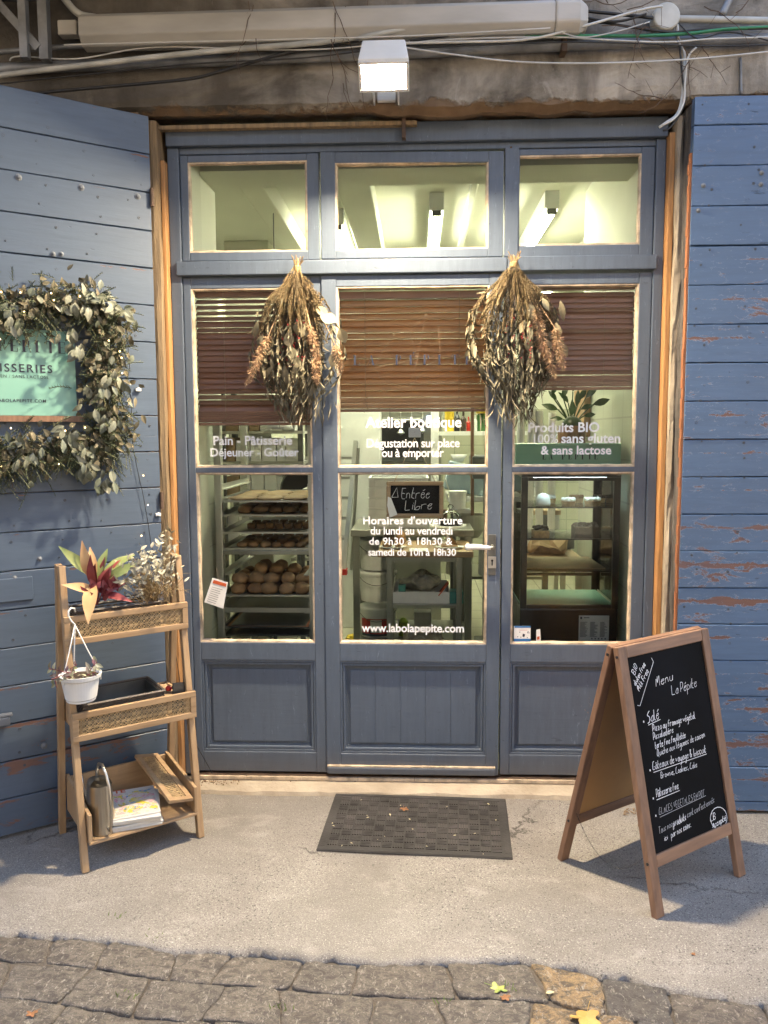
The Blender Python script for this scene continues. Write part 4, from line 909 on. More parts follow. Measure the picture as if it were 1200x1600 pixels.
hang = [(195, 500), (200, 540), (203, 575), (198, 600), (207, 625), (205, 650), (210, 670), (207, 693), (214, 730), (224, 775), (231, 815), (236, 850), (240, 866)]
Ph = [onS(x, y, .012) for x, y in hang]; cb.tube(Ph, .0013, 4); cb.tube([onS(185, 708, .03), onS(196, 700, .02), onS(207, 694, .012)], .0012, 4); cb.tube([onS(150, 590, .05), onS(196, 585, .03), onS(205, 625, .012)], .0012, 4); cb.build('cable', 'cableB', fl)
bulbs = [onS(x, y, o) for x, y, o in ((2, 456, .1), (38, 487, .1), (84, 469, .11), (125, 463, .1), (32, 457, .09), (80, 458, .09), (170, 532, .12), (187, 549, .12), (190, 559, .11), (191, 583, .1), (133, 668, .12), (17, 669, .11), (102, 673, .1), (92, 725, .06), (2, 729, .07), (46, 747, .03), (169, 725, .03),
                                        (204, 600, .016), (195, 652, .016), (208, 698, .016), (224, 743, .016), (231, 789, .016), (221, 837, .016), (0, 530, .1), (160, 600, .1))]
for i, p in enumerate(bulbs):
    mb = MB(); mb.ball(p, .0027, 8, 5); mb.build('bulb', 'bulb', fl, smooth=True)
def nails(par, fn, x0, n, seed):
    r_ = random.Random(seed); mb = MB()
    for b_ in range(19):
        z = 2.80 - .1468 * b_ - .074
        for k in range(n):
            for s_ in (-.038, .038):
                if r_.random() < .25: continue
                c, nn = fn(x0 + k * .165 + r_.uniform(-.03, .03), z + s_ + r_.uniform(-.012, .012)); Xn = Vector(nn).to_track_quat('Z', 'Y').to_matrix(); rr_n = r_.uniform(.0022, .0042)
                mb.lathe([(rr_n * 1.5, .0), (rr_n * 1.35, .0012), (rr_n, .0014), (rr_n * .9, .0004), (0, .0004)], c, 7, Xn)
    o = mb.build('nail_dimples', 'nail', par); o['kind'] = 'stuff'
mt['nail'] = M('nail_dimple_paint', (.06, .075, .10), .6, b=0)
nails(ls, lambda x, z: (SP(x, z, .0005), SN), .06, 6, 3); nails(rs, lambda x, z: (V(1.04 + x, -.1955, z), (0, -1, 0)), .05, 4, 8)
# white cable clips
for p in ((216, 609), (247, 804)):
    mb = MB(); c = onS(*p, .006) if p[0] < 230 else onS(*p, .006); mb.cbox(c, (.022, .012, .012), X); mb.cbox(c + V(0, 0, .006), (.008, .014, .008), X); o = mb.build('cable_clip', 'whitepl', loc=tuple(c), bevel=.002)
    tag(o, 'small white cable clip beside the garland' if p[0] < 230 else 'small white cable clip at the hinge edge above the dried plant', 'clip')
# ================================================================ FLOODLIGHT AND SERVICES ON THE BEAM
fc = at(601, 100, -.30)
fd = thing('floodlight', 'white boxy floodlight glowing above the shop door', 'floodlight', (fc.x, WY, fc.z))
Y0 = -.30; xw = .090
A_ = V(fc.x, -.415, at(600, 95, -.415).z); B_ = V(fc.x, -.322, A_.z - .066); e0 = (B_ - A_).normalized(); zt = at(600, 63, -.38).z
mb = MB()
pts = [(-xw * .84, -.385, zt), (xw * .84, -.385, zt), (xw * .84, -.275, zt - .01), (-xw * .84, -.275, zt - .01), (-xw, A_.y - .004, A_.z + .006), (xw, A_.y - .004, A_.z + .006), (xw, B_.y + .03, B_.z + .02), (-xw, B_.y + .03, B_.z + .02), (-xw, A_.y + .004, A_.z - .006), (xw, A_.y + .004, A_.z - .006), (xw, B_.y, B_.z), (-xw, B_.y, B_.z)]
P8 = [(fc.x + a, b, c) for a, b, c in pts]
mb.add(P8, [(3, 2, 1, 0), (0, 1, 5, 4), (4, 5, 9, 8), (2, 3, 7, 6), (7, 11, 10, 6), (0, 4, 8, 11, 7, 3), (1, 2, 6, 10, 9, 5)]); mb.build('housing', 'whitepl', fd, bevel=.004)
nf = (B_ - A_).cross(V(1, 0, 0)).normalized(); nf = -nf if nf.z > 0 else nf
mb = MB(); sx = V(1, 0, 0); e = (B_ - A_).normalized()
def quadp(a, b, w1, off): return [a - sx * w1 + nf * off, a + sx * w1 + nf * off, b + sx * w1 + nf * off, b - sx * w1 + nf * off]
# rim
for (a, b, c, d) in ((A_, A_ + e * .012, xw, 0), (B_ - e * .012, B_, xw, 0)):
    mb.bar((a + b) / 2 - sx * xw, (a + b) / 2 + sx * xw, .012, .010, e)
for s in (-1, 1): mb.bar(A_ + e * .012 + sx * s * (xw - .006), B_ - e * .012 + sx * s * (xw - .006), .012, .010, sx)
mb.build('rim', 'whitepl', fd, bevel=.002)
mb = MB(); q = quadp(A_ + e * .014, B_ - e * .014, xw - .014, .002); q2 = quadp(A_ + e * .014, B_ - e * .014, xw - .014, -.003); mb.add(q + q2, [(0, 1, 2, 3), (7, 6, 5, 4), (0, 4, 5, 1), (1, 5, 6, 2), (2, 6, 7, 3), (3, 7, 4, 0)]); mb.build('lamp_glass', 'flood', fd)
mb = MB(); mb.box(fc.x - .035, fc.x + .035, WY - .022, WY, zt - .11, zt - .02); mb.box(fc.x - .05, fc.x - .044, -.30, WY, zt - .12, zt - .09); mb.box(fc.x + .044, fc.x + .05, -.30, WY, zt - .12, zt - .09)
mb.build('bracket', 'whitepl', fd, bevel=.002)
def run(name, mat, label, cat, pts, r, Y=-.15, par=None, n=8, group=None, smooth=True, cor=False):
    P = []
    for q in pts: P.append(at(q[0], q[1], q[2] if len(q) > 2 else Y))
    # smooth through the points
    F_ = []
    for i in range(len(P) - 1):
        a, b, c, d = P[max(0, i - 1)], P[i], P[i + 1], P[min(len(P) - 1, i + 2)]
        for k in range(6):
            t = k / 6; F_.append(.5 * ((2 * b) + (c - a) * t + (2 * a - 5 * b + 4 * c - d) * t * t + (3 * b - a - 3 * c + d) * t ** 3))
    F_.append(P[-1]); rr = r
    if cor:
        G_ = []; L = sum((b - a).length for a, b in zip(F_, F_[1:])); k = int(L / .008); j = 0; acc = 0
        G_ = [F_[0].lerp(F_[-1], 0)]
        for i in range(k): 
            t = i / k * (len(F_) - 1); G_.append(F_[int(t)].lerp(F_[min(int(t) + 1, len(F_) - 1)], t - int(t)))
        F_ = G_; rr = [r * (1.12 if i % 2 else .92) for i in range(len(F_))]
    mb = MB(); mb.tube(F_, rr, n); o = mb.build(name, mat, par, loc=None if par else tuple(F_[len(F_) // 2]), smooth=smooth)
    if not par: tag(o, label, cat, group)
    return o
# long slanting white trunking
tk = thing('cable_trunking', 'long grimy white box duct along the top of the wall', 'duct', tuple(at(500, 40, -.2)))
mb = MB(); zc = at(500, 20, -.22); L0, L1 = at(118, 62, -.26), at(870, 40, -.26)
prof = [(0, 0), (-.05, .0), (-.078, .03), (-.078, .095), (-.055, .115), (0, .115)]
base0, base1 = V(L0.x, -.155, L0.z), V(L1.x, -.155, L1.z - .0)
k = len(prof); mb.v = [tuple(base0 + V(0, y, z)) for y, z in prof] + [tuple(base1 + V(0, y, z)) for y, z in prof]; mb.f = [(i, (i + 1) % k, k + (i + 1) % k, k + i) for i in range(k)] + [tuple(range(k))[::-1], tuple(range(k, 2 * k))]; mb.m = [0] * len(mb.f)
mb.build('duct_body', 'trunk', tk, bevel=.004)
mb = MB(); b2 = base1 + V(.0, 0, -.004); s_ = [tuple(b2 + V(.001, y * 1.06, z * 1.05)) for y, z in prof] + [tuple(b2 + V(.09, y * 1.06, z * 1.05)) for y, z in prof] + [tuple(b2 + V(.125, y * .7, .075 + (z - .075) * .7)) for y, z in prof]
mb.v = s_; mb.f = [(r_ * k + i, r_ * k + (i + 1) % k, (r_ + 1) * k + (i + 1) % k, (r_ + 1) * k + i) for i in range(k) for r_ in (0, 1)] + [tuple(range(k))[::-1], tuple(range(2 * k, 3 * k))]; mb.m = [0] * len(mb.f); mb.build('end_cap', 'trunk', tk, bevel=.008)
mb = MB(); q = at(95, 60, -.17); mb.box(q.x, q.x + .075, -.20, -.155, q.z, q.z + .055); mb.build('elbow', 'trunk', tk, bevel=.006)
run('conduit', 'conduit', 'stout white conduit rising behind the left end of the box duct', 'conduit', [(95, -10), (112, 12), (128, 24), (150, 28)], .014, -.15)
run('iron_pipe', 'galv', 'grey metal pipe running the whole width below the cables', 'pipe', [(-10, 108), (300, 96), (600, 84), (900, 70), (1210, 61)], .021, -.15, n=12)
run('rigid_conduit', 'conduit', 'straight cream conduit slanting up from the left edge to the floodlight', 'conduit', [(-10, 119), (280, 85), (500, 66), (600, 50), (640, 44)], .0105, -.20, n=10)
run('rigid_conduit', 'conduit', 'cream conduit bending down at its right end over the floodlight', 'conduit', [(560, 60), (640, 44), (760, 26), (815, 14), (832, 16), (835, 28)], .0105, -.215, n=10)
run('corrugated_conduit', 'conduit', 'ribbed grey conduit under the long box duct at the left', 'conduit', [(170, 74), (240, 66), (400, 58), (560, 52)], .0095, -.18, cor=True)
run('corrugated_conduit', 'conduit', 'ribbed grey conduit ending above the floodlight at its right', 'conduit', [(590, 54), (660, 46), (740, 38), (820, 36), (847, 39)], .011, -.205, cor=True)
run('conduit', 'galv', 'thin grey conduit crossing the left end of the wall top', 'conduit', [(-10, 82), (90, 74), (200, 68), (420, 62)], .010, -.165)
run('cable', 'cableB', 'thick black cable sagging from the left edge up to the round junction box', 'cable', [(-10, 160), (60, 146), (150, 137), (290, 124), (350, 110), (470, 77), (560, 64), (700, 46), (800, 34), (870, 18), (900, 16), (1020, 28)], .006, -.185)
run('cable', 'cableB', 'black cable looping over the conduits right of the floodlight', 'cable', [(640, 64), (700, 56), (760, 48), (830, 30), (900, 26), (960, 34), (1010, 22)], .0045, -.2)
run('cable', 'cableB', 'black cable from the junction box to the right edge', 'cable', [(840, 52), (880, 38), (930, 34), (1040, 50), (1100, 46), (1210, 44)], .0045, -.19)
run('cable', 'cableW', 'white cable drooping in a long sag from the floodlight to the right edge', 'cable', [(632, 74), (700, 84), (800, 96), (900, 99), (1000, 97), (1100, 91), (1210, 80)], .0032, -.215)
run('cable', 'cableW', 'white cable climbing to the round junction box', 'cable', [(600, 68), (700, 66), (820, 62), (900, 44), (1000, 16), (1035, 10)], .0048, -.21)
run('cable', 'cableW', 'white cable wandering along the pipe to the right edge', 'cable', [(600, 72), (700, 62), (860, 58), (940, 62), (1040, 66), (1110, 61), (1210, 58)], .0032, -.2)
run('cable', 'cableW', 'thin white cable looped along the left of the pipe', 'cable', [(15, 95), (30, 88), (120, 92), (240, 74), (420, 78), (520, 76), (600, 68)], .0028, -.19)
run('cable', 'cableG', 'green cable lying over the pipe at the right', 'cable', [(820, 58), (900, 56), (1000, 56), (1080, 52), (1130, 46), (1210, 42)], .006, -.19)
run('conduit', 'conduit', 'pale conduit to the right of the round junction box', 'conduit', [(1055, 30), (1120, 31), (1210, 33)], .013, -.17)
run('cable', 'cableB', 'black cable in a swag right of the junction box', 'cable', [(1060, 36), (1090, 60), (1140, 50), (1210, 66)], .0025, -.2)
run('cable', 'cableB', 'thin black cable strung tight above the grey pipe at the left', 'cable', [(-10, 132), (120, 118), (300, 100), (480, 90), (640, 70)], .0026, -.2)
run('cable', 'cableW', 'thin pale cable hugging the underside of the box duct', 'cable', [(100, 70), (260, 66), (430, 62), (640, 56), (860, 44)], .0024, -.235)
run('cable', 'cableB', 'thin black cable running under the white cables right of the floodlight', 'cable', [(640, 76), (760, 70), (880, 66), (1000, 68), (1100, 72), (1210, 70)], .0026, -.205)
run('cable', 'cableW', 'slack white cable dipping between duct end and junction box', 'cable', [(850, 40), (905, 58), (960, 50), (1015, 34)], .0022, -.21)
jb = at(1040, 28, -.17); mb = MB(); mb.lathe([(.05, 0), (.05, .05), (.046, .056), (0, .056)], V(jb.x, WY - .012, jb.z), 24, Matrix.Rotation(R(90), 3, 'X')); o = mb.build('junction_box', 'conduit', loc=(jb.x, WY - .012, jb.z), smooth=False, bevel=.003); tag(o, 'round pale grey junction box on the wall at upper right', 'junction box')
run('cable', 'cableW', 'white cable dropping from the pipes down to the right top corner of the frame', 'cable', [(1058, 20), (1060, 60), (1069, 82), (1068, 110), (1066, 150), (1058, 178), (1040, 192), (1030, 199)], .005, -.175)
run('cable', 'cableW', 'second white cable bending round to the frame corner', 'cable', [(1088, 74), (1075, 90), (1070, 130), (1068, 160), (1055, 184), (1034, 196)], .004, -.19)
run('cable', 'cableB', 'black cable twisting into the right top corner of the frame', 'cable', [(1062, 70), (1066, 120), (1070, 156), (1060, 182), (1046, 200), (1036, 204)], .004, -.18)
rb_ = at(880, 74, -.15); mb = MB(); mb.box(rb_.x - .011, rb_.x + .011, -.178, WY, rb_.z - .025, rb_.z + .03); o = mb.build('pipe_clamp', 'iron', loc=(rb_.x, WY, rb_.z), bevel=.003); tag(o, 'rusty clamp round the grey pipe right of the floodlight', 'clamp')
run('metal_rod', 'galv', 'thin vertical rod on the wall near the right edge', 'rod', [(1157, 90), (1158, 148)], .005, -.125)
rs_ = at(1068, 8, -.3); run('post_stub', 'galv', 'slanted metal strut at the top right of the wall', 'strut', [(1128, 24), (1145, -12)], .014, -.17)
# dead creeper twigs
rnd = random.Random(12)
def creeper(label, starts):
    mb = MB()
    for (x, y, L, dx, k) in starts:
        Yy = -.19 - rnd.uniform(0, .06); p = at(x, y, Yy); P = [p]; d = V(dx, 0, -1)
        for i in range(k):
            d = (d + V(rnd.uniform(-.45, .45), rnd.uniform(-.15, .15), rnd.uniform(-.2, .2))).normalized(); p = p + d * L / k; P.append(p)
            if rnd.random() < .35: mb.tube([p, p + (d + rv(.9)).normalized() * .03], .0007, 3)
        mb.tube(P, [.0019 - .0011 * i / k for i in range(k + 1)], 4)
    o = mb.build('creeper_twigs', 'twig', loc=tuple(at(starts[0][0], starts[0][1], -.2))); tag(o, label, 'twigs')
creeper('dead creeper twigs hanging over the duct left of the floodlight', [(388, 2, .26, 0, 9), (396, 8, .25, -.1, 9), (392, 40, .16, -.3, 7), (400, 60, .10, .1, 5)])
creeper('dead creeper twigs hanging close beside the floodlight', [(520, 2, .42, .02, 12), (524, 20, .36, .05, 11), (517, 60, .30, .2, 9), (536, 130, .08, .4, 5), (527, 80, .24, -.05, 8), (575, 0, .1, 0, 5), (540, 10, .12, .1, 5)])
mb = MB()
for (x, y, dx, dz, L) in ((880, -5, .6, -.1, .25), (930, 0, .9, -.3, .3), (980, 15, .9, .1, .25), (940, 40, 1, .25, .25), (1000, 60, .9, -.2, .3), (1100, 10, .8, -.6, .25), (1060, 60, .6, -1, .25), (1040, 155, -.9, .1, .2), (1080, 90, -.7, -.9, .3), (990, 30, .3, -1, .2), (1150, 20, .5, .4, .2), (1095, 70, .6, -.9, .2), (950, 5, -.3, .9, .15), (1010, 40, -.6, -.4, .2)):
    p = at(x, y, -.2); P = [p]; d = V(dx, 0, dz)
    for i in range(9): d = (d + V(rnd.uniform(-.3, .3), rnd.uniform(-.1, .1), rnd.uniform(-.35, .35))).normalized(); p = p + d * L / 9; P.append(p); 
    for q in P[2::2]: mb.tube([q, q + rv(.05) * V(1, .2, 1).length / 1.4], .0008, 3)
    mb.tube(P, [.0024 - .0016 * i / 9 for i in range(10)], 4)
o = mb.build('creeper_twigs', 'twig', loc=tuple(at(1000, 60, -.2))); tag(o, 'tangle of dead creeper twigs around the junction box', 'twigs')
# ================================================================ LADDER SHELF
rnd = random.Random(5)
SO = V(-1.182, -.707, 0); sa = math.atan2(.599, .8)
sh = thing('ladder_shelf', 'light wooden ladder shelf with cane fronted trays leaning by the left shutter', 'plant stand', tuple(SO), sa)
SM = MW[sh.name]
def SL(x, y, z): return SM @ V(x, y, z)
def sloc(px, py, y=None, x=None, z=None):   # a pixel onto a plane of the shelf frame
    if y is not None: return SM.inverted() @ onplane(px, py, SL(0, y, 0), SM.to_3x3() @ V(0, 1, 0))
    if x is not None: return SM.inverted() @ onplane(px, py, SL(x, 0, 0), SM.to_3x3() @ V(1, 0, 0))
    return SM.inverted() @ ground(px, py, z)
WS = .43; HT = 1.08; yt = .165
def leg(x, y0_, z1=HT, y1=yt, mat='oakV', w=.024):
    mb = MB(); mb.bar((x, y0_, 0), (x, y1, z1), w, .030, (1, 0, 0)); mb.build('leg', mat, sh, local=True, bevel=.003)
for x in (.0, WS): leg(x, 0.0); leg(x + (.001 if x else -.001), .345, HT, yt + .034)
def tray_depth(z): return (z / HT * yt, .345 - z / HT * (.345 - yt - .034))
def cane(mb, x0, x1, z0, z1, y, p=.019):
    """open six-way weave: crossing strands"""
    nx = int((x1 - x0) / p); nzv = max(2, int((z1 - z0) / p)); px_, pz = (x1 - x0) / nx, (z1 - z0) / nzv; t = .0013
    for i in range(nx + 1):
        x = x0 + i * px_
        for o in (-.0016, .0016): mb.box(x + o - t * .6, x + o + t * .6, y, y + .0012, z0, z1)
    for j in range(nzv + 1):
        z = z0 + j * pz
        for o in (-.0016, .0016): mb.box(x0, x1, y - .0012, y, z + o - t * .6, z + o + t * .6)
    for i in range(-nzv, nx + 1):
        for s in (1, -1):
            a = x0 + i * px_; b = a + nzv * px_; za, zb_ = (z0, z1) if s > 0 else (z1, z0)
            if a < x0: za = za + (zb_ - za) * (x0 - a) / (b - a); a = x0
            if b > x1: zb_ = za + (zb_ - za) * (x1 - a) / (b - a); b = x1
            if b - a > .002: mb.bar((a, y - .0018 * s, za), (b, y - .0018 * s, zb_), .0011, .0028, (0, 1, 0))
mt['cane'] = M('woven_cane', (.50, .36, .19), .6, var=.2, vs=40, b=0)
def tray(z, yf, yb, h=.10, dep=.012, ext=.0):
    mb = MB(); x0, x1 = .014, WS - .014
    mb.box(x0, x1, yf + .018, yb, z, z + .008); mb.build('tray_base', 'oakH', sh, local=True)
    mb = MB(); f = .022; fz0, fz1 = z - .004, z + h
    mb.box(-.014, WS + .012, yf, yf + .016, fz0, fz0 + f); mb.box(-.014, WS + .012, yf, yf + .016, fz1 - f, fz1); mb.box(-.014, -.014 + f, yf + .0005, yf + .0155, fz0 + f, fz1 - f); mb.box(WS + .012 - f, WS + .012, yf + .0005, yf + .0155, fz0 + f, fz1 - f)
    o = mb.build('tray_front', 'oakH', sh, local=True, bevel=.002)
    mb = MB(); cane(mb, -.014 + f, WS + .012 - f, fz0 + f, fz1 - f, yf + .008); mb.build('cane_panel', 'cane', o, local=True)
    for x in (x0, x1 - .010): mb = MB(); mb.box(x, x + .010, yf + .017, yb, z + .0085, z + h * .8); mb.build('tray_side', 'oakH', sh, local=True, bevel=.001)
    mb = MB(); mb.box(x0 + .0105, x1 - .0105, yb - .010, yb, z + .0085, z + h * .8); mb.build('tray_back', 'oakH', sh, local=True, bevel=.001)
T1, T2, T3 = .805, .468, .10
Y1, Y2, Y3 = .095, .035, .025
tray(T1, Y1, .25); tray(T2, Y2, .285)
# bottom tray: open front, its cane front lies loose inside
mb = MB(); mb.box(.014, WS - .014, -.02, .315, T3, T3 + .010); mb.build('tray_base', 'oakH', sh, local=True, bevel=.002)
for x in (.014, WS - .026):
    mb = MB(); z = T3 + .0105
    mb.add([(x, -.018, z), (x + .012, -.018, z), (x + .012, .31, z), (x, .31, z), (x, -.018, z + .10), (x + .012, -.018, z + .10), (x + .012, .31, z + .135), (x, .31, z + .135)], [(0, 3, 2, 1), (4, 5, 6, 7), (0, 1, 5, 4), (1, 2, 6, 5), (2, 3, 7, 6), (3, 0, 4, 7)]); mb.build('tray_side', 'oakV', sh, local=True, bevel=.001)
mb = MB(); mb.box(.0265, WS - .0265, .298, .31, T3 + .0105, T3 + .135); mb.build('tray_back', 'oakH', sh, local=True, bevel=.001)
# loose front
q = SL(.33, .12, T3 + .012); lf = thing('cane_front', 'loose cane tray front lying aslant beside the magazines', 'cane panel', tuple(q), sa)
_A = sloc(264, 1256, y=-.035); _d = (sloc(217, 1193, y=.25) - _A).normalized(); _w = sloc(301, 1262, y=-.035) - _A + V(0, 0, .02); _w = (_w - _d * _w.dot(_d)).normalized(); _n = _w.cross(_d); LM = SM @ Matrix.Translation(_A) @ Matrix((_d, _n, _w)).transposed().to_4x4()
def lfb(fn, mat, nm, par): mb = MB(); fn(mb); mb.v = [tuple(LM @ V(*v)) for v in mb.v]; return mb.build(nm, mat, par)
def f1(mb): mb.box(0, .34, 0, .012, 0, .02); mb.box(0, .34, 0, .012, .078, .098); mb.box(0, .02, .0005, .0115, .02, .078); mb.box(.32, .34, .0005, .0115, .02, .078)
lfb(f1, 'oakH', 'panel_frame', lf); lfb(lambda mb: cane(mb, .02, .32, .02, .078, .006), 'cane', 'cane_panel', lf)
# magazines
cols = [(.72, .71, .70), (.62, .63, .66), (.74, .72, .66), (.58, .60, .60), (.70, .70, .72), (.66, .64, .60)]
MT = Matrix.Translation(SL(.165, .055, T3 + .0105)) @ Matrix.Rotation(sa, 4, 'Z') @ Matrix.Rotation(R(-14), 4, 'Z')
mt['mag'] = M('magazine_cover', (.58, .58, .56), .35, b=0, var=.04)
def magcover():
    m, nt, p = newmat('bright_magazine_cover'); co = coords(nt)
    a = nz(nt, co, 13, 2, .5, 1.5); b = nz(nt, co, 21, 2, .5, 1.0)
    c = ramp(nt, a, (.30, (.62, .30, .34)), (.40, (.58, .48, .46)), (.46, (.62, .50, .05)), (.52, (.12, .30, .50)), (.57, (.60, .38, .36)), (.66, (.50, .06, .05)))
    nt.nodes[-1]; e = [n for n in nt.nodes if n.type == 'VALTORGB'][-1]; e.color_ramp.interpolation = 'CONSTANT'
    c = mixc(nt, ramp(nt, b, (.50, 0.), (.515, 1.)), c, (.56, .54, .50)); d = ramp(nt, nz(nt, co, 34, 2, .5, 1.2), (.485, 0.), (.497, 1.), (.509, 0.)); c = mixc(nt, d, c, (.05, .045, .04))
    nt.links.new(c, p.inputs['Base Color']); p.inputs['Roughness'].default_value = .3; return m
mt['cover'] = magcover()
for i in range(7):
    X4 = MT @ Matrix.Translation((rnd.uniform(-.006, .006), rnd.uniform(-.006, .006), i * .0072)) @ Matrix.Rotation(R(rnd.uniform(-4, 4)), 4, 'Z')
    mb = MB(); mb.X = X4; mb.box(-.068, .122, -.065, .175, 0, .0066); mb.X = None
    o = mb.build('magazine', 'mag', loc=tuple((X4 @ V(0, 0, 0))), bevel=.0015)
    if i < 6: tag(o, 'white-edged magazine, %s of the stack on the bottom shelf' % ('lowest', 'second from the bottom', 'third from the bottom', 'fourth from the bottom', 'fifth from the bottom', 'next to the top')[i], 'magazine', 'magazines stacked on the bottom shelf')
    else:
        tag(o, 'colourful illustrated magazine lying on top of the stack', 'magazine', 'magazines stacked on the bottom shelf')
        mb = MB(); mb.X = X4; mb.box(-.062, .116, -.058, .146, .0068, .0072); mb.build('cover_art', 'cover', o)
        mb = MB(); mb.X = None; ex = (X4.to_3x3() @ V(1, 0, 0)); ey = (X4.to_3x3() @ V(0, 1, 0)); lettering(mb, 'TE', X4 @ V(-.03, .150, .0076), ex, ey, .045, .03); mb.build('title', 'redink', o)
# watering can
wc = SL(.075, .06, T3 + .0105); wt = thing('watering_can', 'slim steel watering can with a big loop handle on the bottom shelf', 'watering can', tuple(wc), sa + R(10))
mt['zincan'] = M('brushed_zinc', (.50, .47, .41), .34, 1, st=(1, 1, .3), vs=14, var=.12, b=.05)
mb = MB(); h = .175; prof = [(.058, 0), (.059, .004), (.054, h * .6), (.050, h), (.0485, h), (.052, h * .6), (.0565, .01), (0, .01)]
mb.lathe(prof, (0, 0, 0), 28, None, 0, .82, 1.1); mb.v = [(x, y, z + (.0 if z < .1 else (y) * -.10)) for x, y, z in mb.v]; mb.build('can_body', 'zincan', wt, local=True, smooth=False, bevel=.001)
mb = MB(); mb.lathe([(.0495, h - .002), (.045, h + .012), (.025, h + .020), (.0, h + .022)], (0, .0, 0), 28, None, 0, .82, 1.1); mb.v = [v for v in mb.v]
keep = [f for f in mb.f if sum(mb.v[i][1] for i in f) / len(f) > -.012]; mb.f = keep; mb.m = [0] * len(keep); mb.build('half_lid', 'zincan', wt, local=True, smooth=True)
mb = MB(); P = [V(.0, .012, h + .018)] + [V(0.004, .02 - .062 * math.sin(a) - .0 + .0, h * .5 + .05 + .115 * math.cos(a)) for a in [R(x) for x in range(10, 171, 12)]]
P = [V(0, .015, h + .016), V(0, .012, h + .05), V(0, -.004, h + .075), V(0, -.032, h + .08), V(0, -.062, h + .055), V(0, -.084, h + .01), V(0, -.092, h * .6), V(0, -.088, h * .3), V(0, -.074, h * .12), V(0, -.062, h * .16)]
mb.tube(P, .0058, 10); mb.build('handle', 'zincan', wt, local=True, smooth=True)
mb = MB(); mb.tube([(-.0, .050, .03), (-.012, .085, .08), (-.016, .105, .14), (-.018, .108, .178)], [.007, .006, .005, .0045], 10); mb.build('spout', 'zincan', wt, local=True, smooth=True)
# wicker planters
mt['wicker'] = M('dark_wicker', (.055, .042, .033), .55, b=0, island=[(.035, .027, .022), (.09, .07, .055), (.06, .05, .045)])
def wicker(x0, x1, y0_, y1, z0, h, label):
    c = SL((x0 + x1) / 2, (y0_ + y1) / 2, z0); t = thing('wicker_planter', label, 'planter', tuple(c), sa); mb = MB()
    per = []
    for (a, b) in (((x0, y0_), (x1, y0_)), ((x1, y0_), (x1, y1)), ((x1, y1), (x0, y1)), ((x0, y1), (x0, y0_))):
        L = math.hypot(b[0] - a[0], b[1] - a[1]); n = max(3, int(L / .012))
        per += [(a[0] + (b[0] - a[0]) * i / n, a[1] + (b[1] - a[1]) * i / n) for i in range(n)]
    rows = int(h / .009); n = len(per); cx, cy_ = (x0 + x1) / 2, (y0_ + y1) / 2
    for r_ in range(rows):
        z = z0 + r_ * .009
        for i in range(0, n):
            if (i + r_) % 2: continue
            a, b = per[i], per[(i + 1) % n]; f = 1.0
            mb.bar((a[0], a[1], z + .0045), (b[0], b[1], z + .0045 + rnd.uniform(-.001, .001)), .003, .0075, (0, 1, 0))
        P = [V(p[0] + (cx - p[0]) * .012, p[1] + (cy_ - p[1]) * .012, z + .0045) for p in per]; P.append(P[0]); mb.tube(P, .0025, 4, 0, False)
    P = [V(p[0], p[1], z0 + h) for p in per]; P.append(P[0]); mb.tube(P, .006, 6)
    mb.v = [tuple(SM @ V(*v)) for v in mb.v]; mb.build('weave', 'wicker', t)
    mb = MB(); mb.box(x0 + .006, x1 - .006, y0_ + .006, y1 - .006, z0 + .004, z0 + h * .72); mb.v = [tuple(SM @ V(*v)) for v in mb.v]; return t, mb
t1, mb = wicker(.04, .345, Y1 + .03, .236, T1 + .0095, .098, 'dark wicker planter holding the red-leaved plant on the top shelf'); mb.build('soil', 'soil', t1)
c = SL(.17, .16, T2 + .01); t2, mb = wicker(.035, .33, Y2 + .03, .268, T2 + .0095, .105, 'dark wicker planter, empty, on the middle shelf')
mb = MB(); X0, X1, A0, A1, z0_, z1_ = .046, .318, Y2 + .042, .256, T2 + .018, T2 + .112
mb.box(X0, X1, A0, A0 + .002, z0_, z1_); mb.box(X0, X1, A1, A1 + .002, z0_, z1_); mb.box(X0, X0 + .002, A0 + .002, A1, z0_, z1_); mb.box(X1 - .002, X1, A0 + .002, A1, z0_, z1_); mb.box(X0 + .002, X1 - .002, A0 + .002, A1, z0_, z0_ + .03); mb.v = [tuple(SM @ V(*v)) for v in mb.v]; mb.build('plastic_liner', 'darksteel', t2)
# small things beside the wicker on the middle shelf
mb = MB(); mb.box(.352, .405, .10, .27, T2 + .0095, T2 + .075); mb.v = [tuple(SM @ V(*v)) for v in mb.v]; o = mb.build('kraft_box', 'kraft', loc=tuple(SL(.378, .18, T2 + .01)), bevel=.002); tag(o, 'small brown box beside the empty wicker planter', 'box')
mb = MB(); a_ = SL(.385, .075, T2 + .011); mb.bar(a_, a_ + SM.to_3x3() @ V(.012, .02, .115), .05, .008, SM.to_3x3() @ V(1, 0, 0)); o = mb.build('black_case', 'black', loc=tuple(a_), bevel=.002); tag(o, 'thin black case standing at the right end of the middle shelf', 'case')
mb = MB(); mb.ball(SL(.375, .15, T2 + .092), .014, 10, 6, 0, (1, 1, .8)); mt['redpl'] = M('red_plastic', (.55, .03, .02), .4, b=0); o = mb.build('red_trinket', 'redpl', loc=tuple(SL(.375, .15, T2 + .078))); tag(o, 'small red trinket on the brown box of the middle shelf', 'trinket')  # a loose red cap, shaped as a squashed ball
